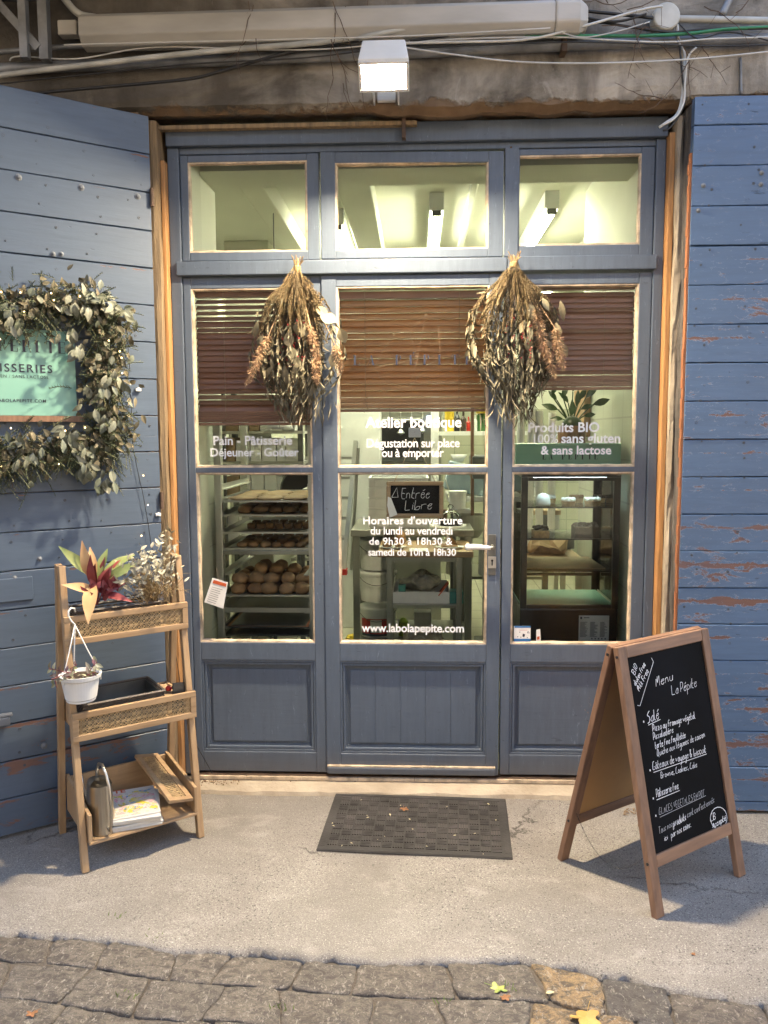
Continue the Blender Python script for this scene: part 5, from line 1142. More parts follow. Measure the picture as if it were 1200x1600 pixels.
# ---- red-leaved plant
def leafmat(name, stops):
    return M(name, (.2, .2, .1), .38, b=.1, bs=25, island=stops)
mt['cordy'] = leafmat('croton_leaf', [(.30, .06, .03), (.14, .02, .03), (.62, .36, .12), (.22, .27, .07), (.40, .16, .06), (.09, .015, .03)])
cp = SL(.12, .17, T1 + .085); ct = thing('foliage_plant', 'potted plant with long red, orange and green leaves on the top shelf', 'plant', tuple(cp), sa)
mt['cordyG'] = M('green_yellow_leaf', (.26, .29, .10), .5, col2=(.13, .18, .06), vs=18, b=.1); mt['cordyO'] = M('orange_leaf', (.48, .25, .11), .5, col2=(.52, .36, .18), vs=12, b=.15, bs=30); mt['cordyR'] = M('wine_red_leaf', (.24, .045, .04), .5, col2=(.12, .015, .025), vs=14, b=.1)
def pxleaf(mb, a, b, W, y0_, y1_, bend=.4, wide=.5, up=.3):
    p = SM @ sloc(a[0], a[1], y=y0_); q = SM @ sloc(b[0], b[1], y=y1_); d = q - p; mb.leaf(p, d + V(0, 0, d.length * bend * .5), V(0, -.7, up) + rv(.25), d.length, W * 1.2, bend * 1.3, .3, k=8, wide=wide)
lv = MB(); sy = .16
for (a, b, W, y1, bd) in (((148, 902), (98, 868), .034, .12, .4), ((157, 900), (208, 862), .036, .15, .2), ((165, 905), (206, 893), .03, .08, .5), ((152, 905), (166, 856), .03, .18, .1)): pxleaf(lv, a, b, W, sy, y1, bd)
lv.build('green_leaves', 'cordyG', ct, smooth=True)
lv = MB()
for (a, b, W, y1, bd) in (((147, 908), (133, 960), .044, .02, .3), ((146, 905), (120, 884), .036, .08, .6), ((150, 905), (139, 854), .026, .2, .1), ((150, 925), (122, 922), .03, .06, .4)): pxleaf(lv, a, b, W, sy, y1, bd)
lv.build('orange_leaves', 'cordyO', ct, smooth=True)
lv = MB()
for (a, b, W, y1, bd) in (((150, 912), (128, 860), .026, .2, .15), ((152, 915), (180, 872), .026, .14, .3), ((152, 918), (172, 898), .03, .1, .5), ((150, 918), (128, 905), .028, .07, .5), ((152, 925), (183, 922), .03, .08, .5), ((165, 925), (160, 900), .03, .1, .3), ((160, 930), (186, 936), .025, .06, .6), ((150, 922), (140, 890), .03, .1, .2), ((172, 915), (182, 900), .026, .12, .3), ((155, 920), (160, 870), .022, .16, .1)): pxleaf(lv, a, b, W, sy, y1, bd)
for i in range(26):
    a = (rnd.uniform(135, 185), rnd.uniform(918, 938)); pxleaf(lv, a, (a[0] + rnd.uniform(-14, 14), a[1] - rnd.uniform(4, 16)), .018, .13, rnd.uniform(.09, .17), .3)
lv.build('red_leaves', 'cordyR', ct, smooth=True)
mb = MB(); b0 = SM @ sloc(151, 945, y=.16)
for e in ((150, 905), (155, 900), (146, 915), (165, 915)): mb.tube([b0, b0.lerp(SM @ sloc(e[0], e[1], y=.15), .5) + rv(.004), SM @ sloc(e[0], e[1], y=.15)], .003, 6)
mb.build('stalks', 'cordyR', ct)
dp = SL(.33, .17, T1 + .01); dt = thing('dried_plant', 'straggly dried silvery plant at the right end of the top shelf', 'dried plant', tuple(dp), sa)
mb = MB(); lf_ = MB(); base = SL(.33, .17, T1 + .09)
for i in range(260):
    a = (rnd.gauss(236, 17), rnd.gauss(915, 17)); y = rnd.uniform(.08, .26); q = SM @ sloc(a[0], a[1], y=y); p = base.lerp(q, rnd.uniform(.2, .6)) + rv(.02); e = q + rv(.035); e.z -= rnd.uniform(0, .02)
    mb.tube([p, q, e], [.0012, .0009, .0005], 3)
for i in range(22):   # trailing wisps over the edge
    p = SM @ sloc(rnd.uniform(245, 272), rnd.uniform(900, 925), y=.07); mb.tube([p, p + V(rnd.uniform(0, .05), -.01, rnd.uniform(-.03, .02)), p + V(rnd.uniform(.02, .09), -.01, rnd.uniform(-.06, .03))], [.001, .0008, .0005], 3)
mb.build('dry_stems', 'stem', dt)
for (cx, cz, n, s) in ((222, 885, 40, 16), (240, 880, 40, 14), (268, 895, 24, 9), (222, 878, 34, 10), (212, 900, 30, 10), (242, 862, 14, 8), (262, 850, 14, 8), (250, 890, 34, 14), (195, 915, 26, 8), (230, 905, 40, 14), (262, 905, 18, 10)):
    for i in range(n):
        q = SM @ sloc(rnd.gauss(cx, s), rnd.gauss(cz, s), y=rnd.uniform(.07, .22)); lf_.leaf(q, rv(1) + V(0, 0, .2), V(0, -1, .3) + rv(.5), rnd.uniform(.018, .034), rnd.uniform(.006, .013), rnd.uniform(0, .9), .2, k=4)
lf_.build('silvery_leaves', 'silver', dt)
mb = MB(); q0 = SM @ sloc(254, 905, y=.15); mb.tube([q0, SM @ sloc(256, 880, y=.16), SM @ sloc(260, 850, y=.17), SM @ sloc(258, 825, y=.17)], .0012, 4)
for i in range(26): q = SM @ sloc(rnd.gauss(258, 7), rnd.uniform(825, 880), y=.17); mb.leaf(q, rv(1), V(0, -1, .2), .022, .008, .4, .2, k=3)
mb.build('tall_stem', 'dryleaf', dt)
# hanging white pot with its plant
hk = SM @ sloc(114, 952, y=.06); pc = SM @ sloc(127, 1094, y=.03)
pot = thing('hanging_pot', 'white plastic hanging pot hooked over the left edge of the top shelf', 'pot', tuple(pc), sa)
pw = .0725; ph = .098
mb = MB(); prof = [(.0, 0), (.047, 0), (.050, .004), (.049, .009), (.053, .012), (.064, .080), (.070, .083), (.0725, .098), (.068, .098), (.062, .083), (.05, .02), (0, .018)]
mb.lathe(prof, pc, 40)
mb.build('pot_body', 'whitepl', pot, smooth=False, bevel=.0012)
mb = MB(); mb.lathe([(.0505, .0095), (.0520, .011)], pc, 30); mb.build('foot_groove', 'black', pot)
mb = MB(); top = pc + V(0, 0, ph - .014); jn = SM @ sloc(117, 976, y=.055)
ang = [R(200), R(340), R(95)]
for a in ang:
    e = pc + V(.068 * math.cos(a + sa), .068 * math.sin(a + sa), ph - .008); mb.tube([jn, jn.lerp(e, .5) + V(0, 0, -.004), e, e + V(0, 0, -.02)], .0022, 6)
hkp = SM @ sloc(113, 950, y=.085); P = [jn, jn + V(-.012, 0, .012), SM @ sloc(107, 962, y=.06), SM @ sloc(107, 955, y=.06), SM @ sloc(111, 950, y=.07), SM @ sloc(116, 951, y=.085), SM @ sloc(118, 956, y=.09)]
mb.tube(P, .003, 8); mb.build('hanger', 'whitepl', pot, smooth=True)
mb = MB(); mb.lathe([(0, .086), (.063, .086), (.063, .084)], pc, 24); mb.build('soil', 'soil', pot)
hp_ = thing('trailing_plant', 'striped trailing plant spilling from the white hanging pot', 'plant', tuple(pc + V(0, 0, .087)), sa)
mt['trad'] = M('striped_leaf', (.42, .42, .27), .4, b=0, island=[(.55, .55, .40), (.22, .24, .12), (.11, .035, .06), (.40, .42, .26), (.16, .06, .08)])
lv = MB(); stm = MB()
def vine(P, n, L=.024):
    stm.tube(P, .0014, 5)
    for i in range(n):
        t = (i + .5) / n * (len(P) - 1); k = int(t); q = P[k].lerp(P[min(k + 1, len(P) - 1)], t - k); d = (P[min(k + 1, len(P) - 1)] - P[k]).normalized(); s = d.cross(V(0, 1, 0)) * (1 if i % 2 else -1)
        lv.leaf(q, s + d * .3 + rv(.25), V(0, -1, .4) + rv(.2), L * rnd.uniform(.8, 1.2), L * .48, .5, .25, k=4)
S3 = lambda x, y, d: SM @ sloc(x, y, y=d)
vine([S3(118, 1052, .0), S3(100, 1050, -.02), S3(85, 1046, -.03), S3(76, 1045, -.03)], 9); vine([S3(112, 1058, .0), S3(95, 1056, -.03), S3(80, 1062, -.04)], 6)
vine([S3(138, 1052, .0), S3(146, 1040, -.02), S3(152, 1034, -.02)], 6, .028); vine([S3(132, 1058, -.01), S3(142, 1052, -.03), S3(150, 1050, -.04)], 4, .026); vine([S3(112, 1055, .06), S3(110, 1045, .07), S3(120, 1038, .08)], 4); vine([S3(92, 1052, -.01), S3(86, 1062, -.02), S3(88, 1074, -.02)], 3, .028)
for i in range(14): q = pc + V(rnd.uniform(-.04, .04), rnd.uniform(-.03, .03), .089); lv.leaf(q, rv(1) + V(0, 0, .2), V(0, 0, 1) + rv(.2), .024, .012, .4, .2, k=3)
lv.build('leaves', 'trad', hp_); stm.build('stems', 'cordyR', hp_)
hp2 = None
# string of lights' battery box and wire beside the shelf, at the door frame foot
bb = thing('power_cable', 'thin black cable with an inline switch at the foot of the left frame', 'cable', tuple(at(296, 1130, -.05)))
mb = MB(); mb.tube([at(272, 1000, -.06), at(276, 1030, -.06), at(283, 1080, -.055), at(294, 1120, -.05), at(297, 1142, -.045), at(310, 1170, -.04), at(326, 1198, -.03), at(331, 1208, -.035)], .0016, 5); mb.build('wire', 'cableB', bb)
mb = MB(); a = at(294, 1122, -.05); b = at(296, 1137, -.05); mb.bar(a, b, .014, .010); mb.build('switch', 'black', bb, bevel=.002)
# ================================================================ CHALKBOARD
f0 = ground(1031, 1438); f1_ = ground(1160, 1369); d_ = (f1_ - f0); d_.z = 0; bw_ = .478; ba = math.atan2(d_.y, d_.x) - R(1.0)
f0 = ground(1022, 1436)
ab = thing('sandwich_board', 'wooden A-frame chalkboard with the handwritten menu on the pavement', 'chalkboard', (f0.x, f0.y, 0), ba)
BM = MW[ab.name]; BT, BD = .845, .185; TT = .040
BD2 = .42
def board_side(y0_, y1_, front):
    par = ab; mats = 'teakV'
    for x in (TT / 2, bw_ - TT / 2): mb = MB(); mb.bar((x, y0_, 0), (x, y1_, BT), TT, .022, (1, 0, 0)); mb.build('leg', mats, ab, local=True, bevel=.003)
    d = V(0, y1_ - y0_, BT); L = d.length; d.normalize()
    def pt(x, s, off=0): return V(x, y0_, 0) + d * s + V(0, -d.z, d.y) * off * (1 if front else -1)
    for s in ((L - TT / 2), .170): mb = MB(); mb.bar(pt(TT, s), pt(bw_ - TT, s), .020, TT, V(0, -d.z, d.y)); mb.build('rail', 'teakH', ab, local=True, bevel=.003)
    return pt, L
mt['teakH'] = M('stained_wood_rail', (.29, .165, .097), .5, st=(.6, 6, 6), vs=9, col2=(.18, .10, .06), b=.12)
ptF, LF = board_side(0, BD, True); 
ptB, LB = board_side(BD2, BD + .024, False)
mb = MB(); mb.add([ptF(TT, .190, .003), ptF(bw_ - TT, .190, .003), ptF(bw_ - TT, LF - TT, .003), ptF(TT, LF - TT, .003), ptF(TT, .190, -.003), ptF(bw_ - TT, .190, -.003), ptF(bw_ - TT, LF - TT, -.003), ptF(TT, LF - TT, -.003)], [(0, 1, 2, 3), (7, 6, 5, 4), (0, 4, 5, 1), (1, 5, 6, 2), (2, 6, 7, 3), (3, 7, 4, 0)]); mb.build('writing_panel', 'slate', ab, local=True)
mb = MB(); mb.add([ptB(TT, .190, .003), ptB(bw_ - TT, .190, .003), ptB(bw_ - TT, LB - TT, .003), ptB(TT, LB - TT, .003), ptB(TT, .190, -.003), ptB(bw_ - TT, .190, -.003), ptB(bw_ - TT, LB - TT, -.003), ptB(TT, LB - TT, -.003)], [(0, 1, 2, 3), (7, 6, 5, 4), (0, 4, 5, 1), (1, 5, 6, 2), (2, 6, 7, 3), (3, 7, 4, 0)]); mb.build('back_panel', 'ply', ab, local=True)
mb = MB()
for (x, y, z) in ((-.001, .03, .17), (-.001, BD - .01, BT - .03), (-.001, BD + .03, BT - .03), (-.001, BD2 - .045, .17)): mb.lathe([(.005, 0), (.005, .003), (0, .004)], (x, y, z), 8, Matrix.Rotation(R(-90), 3, 'Y'))
mb.build('screw', 'black', ab, local=True)
mb = MB(); a = V(.005, .045, .19); b = V(.02, BD2 - .06, .2); n = 34
for i in range(n):
    t = i / n; t2 = (i + 1) / n; s = lambda t: a.lerp(b, t) + V(0, 0, -.11 * 4 * t * (1 - t)); p, q = s(t), s(t2)
    mb.tube([p, p.lerp(q, .5) + (V(.0028, 0, 0) if i % 2 else V(0, 0, .0028)), q, p.lerp(q, .5) - (V(.0028, 0, 0) if i % 2 else V(0, 0, .0028)), p], .0007, 4)
mb.build('chain', 'black', ab, local=True)
# chalk writing, laid on the panel
nW = (BM.to_3x3() @ (ptF(0, 0, 1) - ptF(0, 0, 0))).normalized(); oW = BM @ ptF(0, .3, .0042); upW = (BM.to_3x3() @ (ptF(0, 1) - ptF(0, 0))).normalized()
def onB(x, y): return onplane(x, y, oW, nW)
wm = MB(); wg = MB()
def hw(txt, a, b, th=.0026, m=None, h=None): handwrite(m or wm, txt, onB(*a), onB(*b), upW, nW, th * .75, h * .8, wob=.2)
hw('Menu', (1025, 1073), (1053, 1062), .0022, None, .040); hw('La Pépite', (1050, 1086), (1090, 1072), .0022, None, .040)
hw('Salé', (1012, 1130), (1031, 1122), .0032, None, .044); ribbon(wm, [onB(1013, 1133), onB(1032, 1124)], nW, .0022)
for p in ((1006, 1129), (1016, 1205), (1021, 1249), (1025, 1276)): c = onB(*p); ribbon(wm, [c, c + upW * .006], nW, .005)
hw('Pizza au fromage végétal', (1020, 1143), (1087, 1122), .0030, None, .028); hw('Pissaladière', (1021, 1156), (1053, 1144), .0030, None, .027); hw('tarte fine feuilletée', (1024, 1170), (1072, 1152), .0030, None, .027); hw('Quiche aux légumes de saison', (1027, 1182), (1102, 1151), .0026, None, .027)
hw('Gâteaux de voyage & biscuit', (1020, 1203), (1104, 1175), .0028, None, .031); ribbon(wm, [onB(1021, 1207), onB(1104, 1178)], nW, .002)
hw('Brownie, Cookies, Cake', (1033, 1216), (1090, 1198), .0022, None, .024)
hw('Pâtisserie fine', (1026, 1246), (1061, 1232), .0026, None, .032); ribbon(wm, [onB(1026, 1250), onB(1062, 1235)], nW, .002)
hw('GLACES VEGETALES EN POT', (1030, 1273), (1102, 1243), .0020, wg, .026); ribbon(wg, [onB(1031, 1277), onB(1103, 1243)], nW, .0016)
hw('Tous nos produits sont confectionnés', (1030, 1303), (1117, 1253), .0022, wg, .026); hw('produits', (1052, 1292), (1073, 1280), .003, None, .026); hw('ici', (1038, 1314), (1044, 1311), .0028, None, .022); hw('par nos soins.', (1049, 1309), (1081, 1291), .0028, None, .026)
hw('CB', (1110, 1284), (1119, 1279), .003, None, .028); hw('Accepté', (1114, 1294), (1135, 1281), .003, None, .024)
ribbon(wm, [onB(1123 + 13 * math.cos(R(a)), 1278 - 17 * math.sin(R(a))) for a in range(0, 361, 20)], nW, .0022)
up2 = (onB(990, 1040) - onB(1005, 1046)).normalized()
def hw2(txt, a, b, h): p, q = onB(*a), onB(*b); d = (q - p).normalized(); u2 = nW.cross(d); u2 = u2 if u2.dot(upW) > 0 else -u2; handwrite(wm, txt, p, q, u2, nW, .0022, h * .75, wob=.2)
hw2('BIO', (992, 1055), (997, 1040), .026); hw2('gluten free', (993, 1072), (1009, 1038), .024); hw2('Milk Free', (999, 1080), (1014, 1048), .024)
ribbon(wm, [onB(1018, 1028), onB(1021, 1034), onB(1000, 1103), onB(996, 1102)], nW, .002)
wm.build('chalk_writing', 'chalk', ab); wg.build('faint_chalk_writing', 'chalkgrey', ab)
# ================================================================ DOORMAT AND LITTER
c4_ = [ground(523, 1243), ground(788, 1252), ground(802, 1344), ground(498, 1328)]
mc = sum(c4_, V(0, 0, 0)) / 4; mx = ((c4_[1] - c4_[0]) + (c4_[2] - c4_[3])).normalized(); ma = math.atan2(mx.y, mx.x); mw, mh = .726, .475
mtg = thing('doormat', 'dark grey rubber doormat with basket weave ridges before the door', 'doormat', (mc.x, mc.y, .002), ma)
mb = MB(); mb.box(-mw / 2, mw / 2, -mh / 2, mh / 2, .0, .006); mb.build('mat_base', 'rubber', mtg, local=True, bevel=.003)
mb = MB(); b = .028; mb.box(-mw / 2 + .003, mw / 2 - .003, -mh / 2 + .003, -mh / 2 + b, .0062, .0085); mb.box(-mw / 2 + .003, mw / 2 - .003, mh / 2 - b, mh / 2 - .003, .0062, .0085); mb.box(-mw / 2 + .003, -mw / 2 + b, -mh / 2 + b, mh / 2 - b, .0062, .0085); mb.box(mw / 2 - b, mw / 2 - .003, -mh / 2 + b, mh / 2 - b, .0062, .0085); mb.build('mat_border', 'rubber', mtg, local=True, bevel=.0015)
mb = MB(); nx, ny = 16, 10; cw, ch = (mw - 2 * b - .012) / nx, (mh - 2 * b - .012) / ny
for i in range(nx):
    for j in range(ny):
        x = -mw / 2 + b + .006 + i * cw; y = -mh / 2 + b + .006 + j * ch
        for k in range(4):
            hh = .0100 + rnd.uniform(-.0006, .0004)
            if (i + j) % 2: mb.box(x + .003, x + cw - .003, y + .0025 + k * (ch - .003) / 4, y + .0025 + k * (ch - .003) / 4 + ch * .15, .0062, hh)
            else: mb.box(x + .0025 + k * (cw - .003) / 4, x + .0025 + k * (cw - .003) / 4 + cw * .15, y + .003, y + ch - .003, .0062, hh)
mb.build('ridges', 'rubber2', mtg, local=True)
mt['leafb'] = M('brown_dead_leaf', (.33, .15, .06), .7, b=.3, var=.2); mt['leafy'] = M('yellow_dead_leaf', (.62, .42, .12), .6, b=.3, var=.2, col2=(.35, .2, .05)); mt['leafg'] = M('green_speckled_leaf', (.16, .26, .06), .5, vs=30, col2=(.45, .42, .12))
mt['pale'] = M('pale_petal', (.62, .58, .34), .7)
def lobed(name, px, py, size, mat, label, z=.012, rot_=0, lobes=5, green=False):
    c = ground(px, py, z); mb = MB(); n = 40; P = []
    for i in range(n):
        a = 2 * math.pi * i / n; r_ = size * (.52 + .48 * abs(math.cos(a * lobes / 2)) ** 1.5 + rnd.uniform(-.06, .06)); P.append(c + V(math.cos(a + rot_) * r_, math.sin(a + rot_) * r_ * .8, .004 + .25 * size * noise.noise(Vector((a, px, 1))) + size * .12 * math.cos(2 * a)))
    mb.v = [tuple(c + V(0, 0, .005))] + [tuple(q) for q in P] + [tuple(c + V(0, 0, .0035))] + [tuple(q - V(0, 0, .001)) for q in P]; mb.f = [(0, 1 + i, 1 + (i + 1) % n) for i in range(n)] + [(n + 1, n + 2 + (i + 1) % n, n + 2 + i) for i in range(n)]; mb.m = [0] * len(mb.f)
    mb.tube([c + V(0, 0, .005), c + V(math.cos(rot_ + .6) * size * 1.5, math.sin(rot_ + .6) * size * 1.5, .003)], .0009, 4)
    o = mb.build(name, mat, loc=tuple(c)); tag(o, label, 'leaf'); return o
lobed('fallen_leaf', 631, 1265, .020, 'leafb', 'small brown dead leaf lying on the doormat', .013, 1)
lobed('fallen_leaf', 915, 1592, .045, 'leafy', 'yellow-brown plane leaf on the cobbles at the bottom edge', .0, .6)
lobed('fallen_leaf', 778, 1546, .028, 'leafg', 'green and yellow mottled leaf in the gutter by the ochre cobble', -.004, 2)
lobed('fallen_leaf', 50, 1585, .016, 'leafb', 'rust-brown dead leaf between cobbles at the lower left', .0, .3)
lobed('fallen_leaf', 1083, 1492, .008, 'leafb', 'tiny red-brown leaf on the concrete below the chalkboard', .003, .3)
lobed('fallen_leaf', 789, 1560, .016, 'leafb', 'small curled brown leaf beside the green mottled leaf', .0, .3)
mb = MB(); c = ground(853, 1552, .006); mb.leaf(c, (1, .4, 0), (0, 0, 1), .028, .013, .1, .2, k=4); tag(mb.build('fallen_leaf', 'pale', loc=tuple(c)), 'pale cream leaf chip on the dirt between ochre cobbles', 'leaf')
mb = MB()
for (x, y, s) in ((609, 1271, 8), (641, 1281, 8), (577, 1277, 6), (646, 1296, 5), (713, 1305, 6), (519, 1290, 5), (700, 1260, 4), (520, 1285, 4), (625, 1259, 6), (744, 1302, 5), (566, 1250, 5), (775, 1282, 6), (547, 1317, 5), (665, 1322, 4), (755, 1335, 4), (600, 1306, 3), (590, 1312, 3), (761, 1255, 7), (572, 1274, 4), (535, 1320, 4)):
    c = ground(x, y, .0135); a = rnd.uniform(0, 6.3); mb.leaf(c, (math.cos(a), math.sin(a), .1), (0, 0, 1), s * .0022, s * .0009, .3, .2, k=3)
tag(mb.build('litter', 'pale', loc=tuple(ground(640, 1290, .012))), 'pale seed husks and chips scattered over the doormat', 'litter', kind='stuff')
mb = MB()
for i in range(260):
    t = rnd.random(); x = 300 + 75 * t ** 1.5 if i < 160 else rnd.choice((rnd.uniform(975, 1003), rnd.uniform(300, 900))); y = (rnd.gauss(1219, 4) if i < 160 else (rnd.gauss(1268, 3) if x > 960 else rnd.uniform(1212, 1222))); c = ground(x, y, .03 if y < 1235 else .006)
    s = rnd.uniform(.002, .006); mb.cbox(c, (s, s * rnd.uniform(.5, 1.4), s * .7), rot('Z', rnd.uniform(0, 180)) @ rot('X', rnd.uniform(0, 90)))
tag(mb.build('grit', M('grit_crumbs', (.22, .14, .08), .9, var=.3, b=0, island=[(.14, .08, .045), (.36, .27, .17), (.24, .15, .09)]), loc=tuple(ground(330, 1220))), 'brown grit and crumbs gathered along the doorstep', 'grit', kind='stuff')
mb = MB()
for i in range(46):
    x, y = rnd.choice(((178, 1436), (238, 1466), (790, 1545), (445, 1578), (695, 1570), (200, 1560))); c = ground(x + rnd.gauss(0, 9), y + rnd.gauss(0, 4), -.006); mb.leaf(c, V(rnd.uniform(-1, 1), rnd.uniform(-.6, .6), .8), (0, -1, .3), rnd.uniform(.01, .024), .003, .6, .1, k=3)
tag(mb.build('moss_tufts', M('moss_green', (.12, .17, .04), .8, b=0), loc=tuple(ground(240, 1468))), 'tiny green weeds sprouting in the joints of the cobbles', 'weeds', kind='stuff')
sc_ = ground(615, 1231, .0); mb = MB(); mb.lathe([(.012, 0), (.012, .004), (.006, .006), (.006, .02), (0, .021)], (sc_.x, sc_.y, .012), 10); mb.cbox((sc_.x, sc_.y - .008, .014), (.018, .014, .006)); o = mb.build('door_stop', 'iron', loc=(sc_.x, sc_.y, .012)); tag(o, 'small rusty metal catch set in the doorstep', 'door stop')
# ================================================================ INSIDE THE SHOP
rnd = random.Random(77)
def tilemat(name, col, grout, sx, sz, axis=(0, 2)):
    m, nt, p = newmat(name); tc = N(nt, 'ShaderNodeTexCoord'); sp = N(nt, 'ShaderNodeSeparateXYZ'); nt.links.new(tc.outputs['Object'], sp.inputs[0]); g = None
    for ax, s in ((axis[0], sx), (axis[1], sz)):
        f = math_(nt, 'FRACT', math_(nt, 'DIVIDE', sp.outputs[ax], s)); e = math_(nt, 'ABSOLUTE', math_(nt, 'SUBTRACT', f, .5)); k = math_(nt, 'GREATER_THAN', e, .5 - .004 / s); g = k if g is None else math_(nt, 'MAXIMUM', g, k)
    c = mixc(nt, nz(nt, coords(nt), 3, 4), tuple(x * .88 for x in col), col); nt.links.new(mixc(nt, g, c, grout), p.inputs['Base Color']); p.inputs['Roughness'].default_value = .35; return m
mt['floor'] = tilemat('floor_tiles', (.52, .50, .40), (.12, .11, .09), .30, .30, (0, 1)); mt['wtile'] = tilemat('wall_tiles', (.56, .60, .50), (.40, .42, .36), .2, .2, (1, 2)); mt['wtile2'] = tilemat('wall_tiles_back', (.42, .43, .33), (.28, .29, .23), .2, .2, (0, 2))
rm = thing('shop_interior', 'pale plastered room with tiled walls and floor behind the glass', 'room', (0, 2.5, .02))
XL, XR, YB, ZC = -1.9, 1.95, 5.2, 2.95
mb = MB(); mb.box(XL, XR, .1, YB, -.02, .03); mb.build('tiled_floor', 'floor', rm)
su_ = 0
mb = MB(); mb.box(XL, XR, .301, YB, ZC, ZC + .1); mb.box(XL, XR, .301, .55, 2.72, ZC); mb.build('ceiling', 'wall', rm)
mb = MB(); mb.box(XL - .1, XL, .3, YB, 0, ZC + .1); mb.box(XR, XR + .1, .3, YB, 0, ZC + .1); mb.box(XL - .1, XR + .1, YB, YB + .1, 0, ZC + .1); mb.box(-1.08, -.985, .301, .62, .03, 2.72); mb.box(.985, 1.10, .301, 1.5, .03, 2.95); mb.box(at(330, 330, 2.2).x, at(403, 330, 2.2).x, 2.55, 3.6, .03, 2.949)
mb.build('plaster_walls', 'plaster', rm)
mb = MB(); mb.box(.978, .9845, .31, 1.5, .03, 1.9); mb.box(-.9845, -.978, .31, .62, .03, 2.0); mb.build('side_wall_tiles', 'wtile', rm); mb = MB(); mb.box(XL, -1.451, YB - .006, YB - .001, .03, 1.8); mb.box(-1.049, XR, YB - .006, YB - .001, .03, 1.8); mb.build('back_wall_tiles', 'wtile2', rm)
for (x0, x1) in ((-.93, -.80), (-.42, -.24), (.30, .34), (1.2, 1.38)):
    mb = MB(); mb.box(x0, x1, .55, YB, ZC - .12 if x1 - x0 > .05 else ZC - .04, ZC - .001); mb.build('ceiling_beam', 'wall', rm, bevel=.008)
for lab, x, y0_, y1_ in (('fluorescent tube light on the ceiling seen in the middle transom', .115, 1.46, 2.7), ('fluorescent tube light on the ceiling seen in the right transom', .785, 1.46, 2.7), ('fluorescent tube light at the left edge of the middle transom', -.50, 1.75, 3.0), ('fluorescent tube light far back at the left of the shop', -1.3, 3.75, 4.95), ('fluorescent tube light far back at the right of the shop', 1.2, 3.4, 4.6)):  # both tubes far back are unseen, added to even out the room light
    t = thing('tube_light', lab, 'ceiling light', (x, (y0_ + y1_) / 2, ZC - .07), 0, 'fluorescent lights on the shop ceiling')
    mb = MB(); mb.box(x - .042, x + .042, y0_, y1_, ZC - .10, ZC - .001); mb.build('fitting', 'whitepl', t, bevel=.003); mb = MB()
    for d in (-.014, .014): mb.tube([(x + d, y0_ + .03, ZC - .116), (x + d, y1_ - .03, ZC - .116)], .0125, 10)
    mb.build('tube', 'tube', t, smooth=True); mb = MB()
    for y in (y0_ + .015, y1_ - .015): mb.box(x - .028, x + .028, y - .012, y + .012, ZC - .131, ZC - .1005)
    mb.build('tube_holder', 'greyp', t, bevel=.002) if 'greyp' in mt else mb.build('tube_holder', 'darksteel', t, bevel=.002)
for px in (628, 836, 469):
    q = at(px, 262, .5); mb = MB(); mb.box(q.x - .014, q.x + .014, .535, .5495, 2.725 - 0 + .0, 2.79); 
# ------------------------------------------------ baking rack with its trays
RX0, RX1, RY0, RY1 = -.956, -.478, .35, .95
RW = ('front', 'second', 'third', 'rearmost'); CW = ('leftmost', 'second from left', 'third from left', 'fourth from left', 'fifth from left', 'sixth from left', 'seventh from left')
rk = thing('baking_rack', 'tall steel bakery rack full of trays behind the left pane', 'rack', ((RX0 + RX1) / 2, (RY0 + RY1) / 2, .03))
for x in (RX0, RX1 - .034):
    for y in (RY0, RY1 - .03): mb = MB(); mb.box(x, x + .034, y, y + .03, .10, 1.66); mb.build('post', 'alu', rk, bevel=.003)
zt_ = lambda py: at(410, py, RY0 + .01).z
levels = [zt_(v) for v in (760, 781, 803, 830, 855, 894, 928, 953, 977, 990)]
for z in levels:
    for x in (RX0 + .0345, RX1 - .0345 - .026): mb = MB(); mb.box(x, x + .026, RY0 + .002, RY1 - .002, z - .014, z - .012); mb.box(x if x < -.7 else x + .024, x + .002 if x < -.7 else x + .026, RY0 + .002, RY1 - .002, z - .012, z + .012); mb.build('runner', 'alu', rk)
mb = MB(); z = zt_(863); mb.box(RX0 + .034, RX1 - .034, RY0, RY0 + .02, z - .010, z + .010); mb.box(RX0 + .034, RX1 - .034, RY0, RY0 + .02, 1.63, 1.66); mb.box(RX0 + .034, RX1 - .034, RY1 - .02, RY1, z - .010, z + .010); mb.build('cross_bar', 'steel', rk, bevel=.002)
mb = MB()
for x in (RX0 + .017, RX1 - .017):
    for y in (RY0 + .015, RY1 - .015): mb.lathe([(.0, -.0), (.03, .0), (.03, .0), (0, .0)], (x, y, .06), 4); mb.tube([(x - .012, y, .06), (x + .012, y, .06)], .03, 14)
mb.build('castor', 'black', rk)
tx0, tx1 = RX0 + .037, RX1 - .037
def rtray(py, label, h=.018, mat='alu'):
    z = zt_(py) - .011; mb = MB(); y0_, y1_ = RY0 + .005, RY1 - .01
    mb.box(tx0, tx1, y0_, y1_, z, z + .002); mb.box(tx0, tx1, y0_, y0_ + .002, z + .002, z + h * .45); mb.box(tx0, tx1, y1_ - .002, y1_, z + .002, z + h); mb.box(tx0, tx0 + .002, y0_ + .002, y1_ - .002, z + .002, z + h); mb.box(tx1 - .002, tx1, y0_ + .002, y1_ - .002, z + .002, z + h)
    o = mb.build('baking_tray', mat, loc=((tx0 + tx1) / 2, RY0, z)); tag(o, label, 'tray'); return z + .003
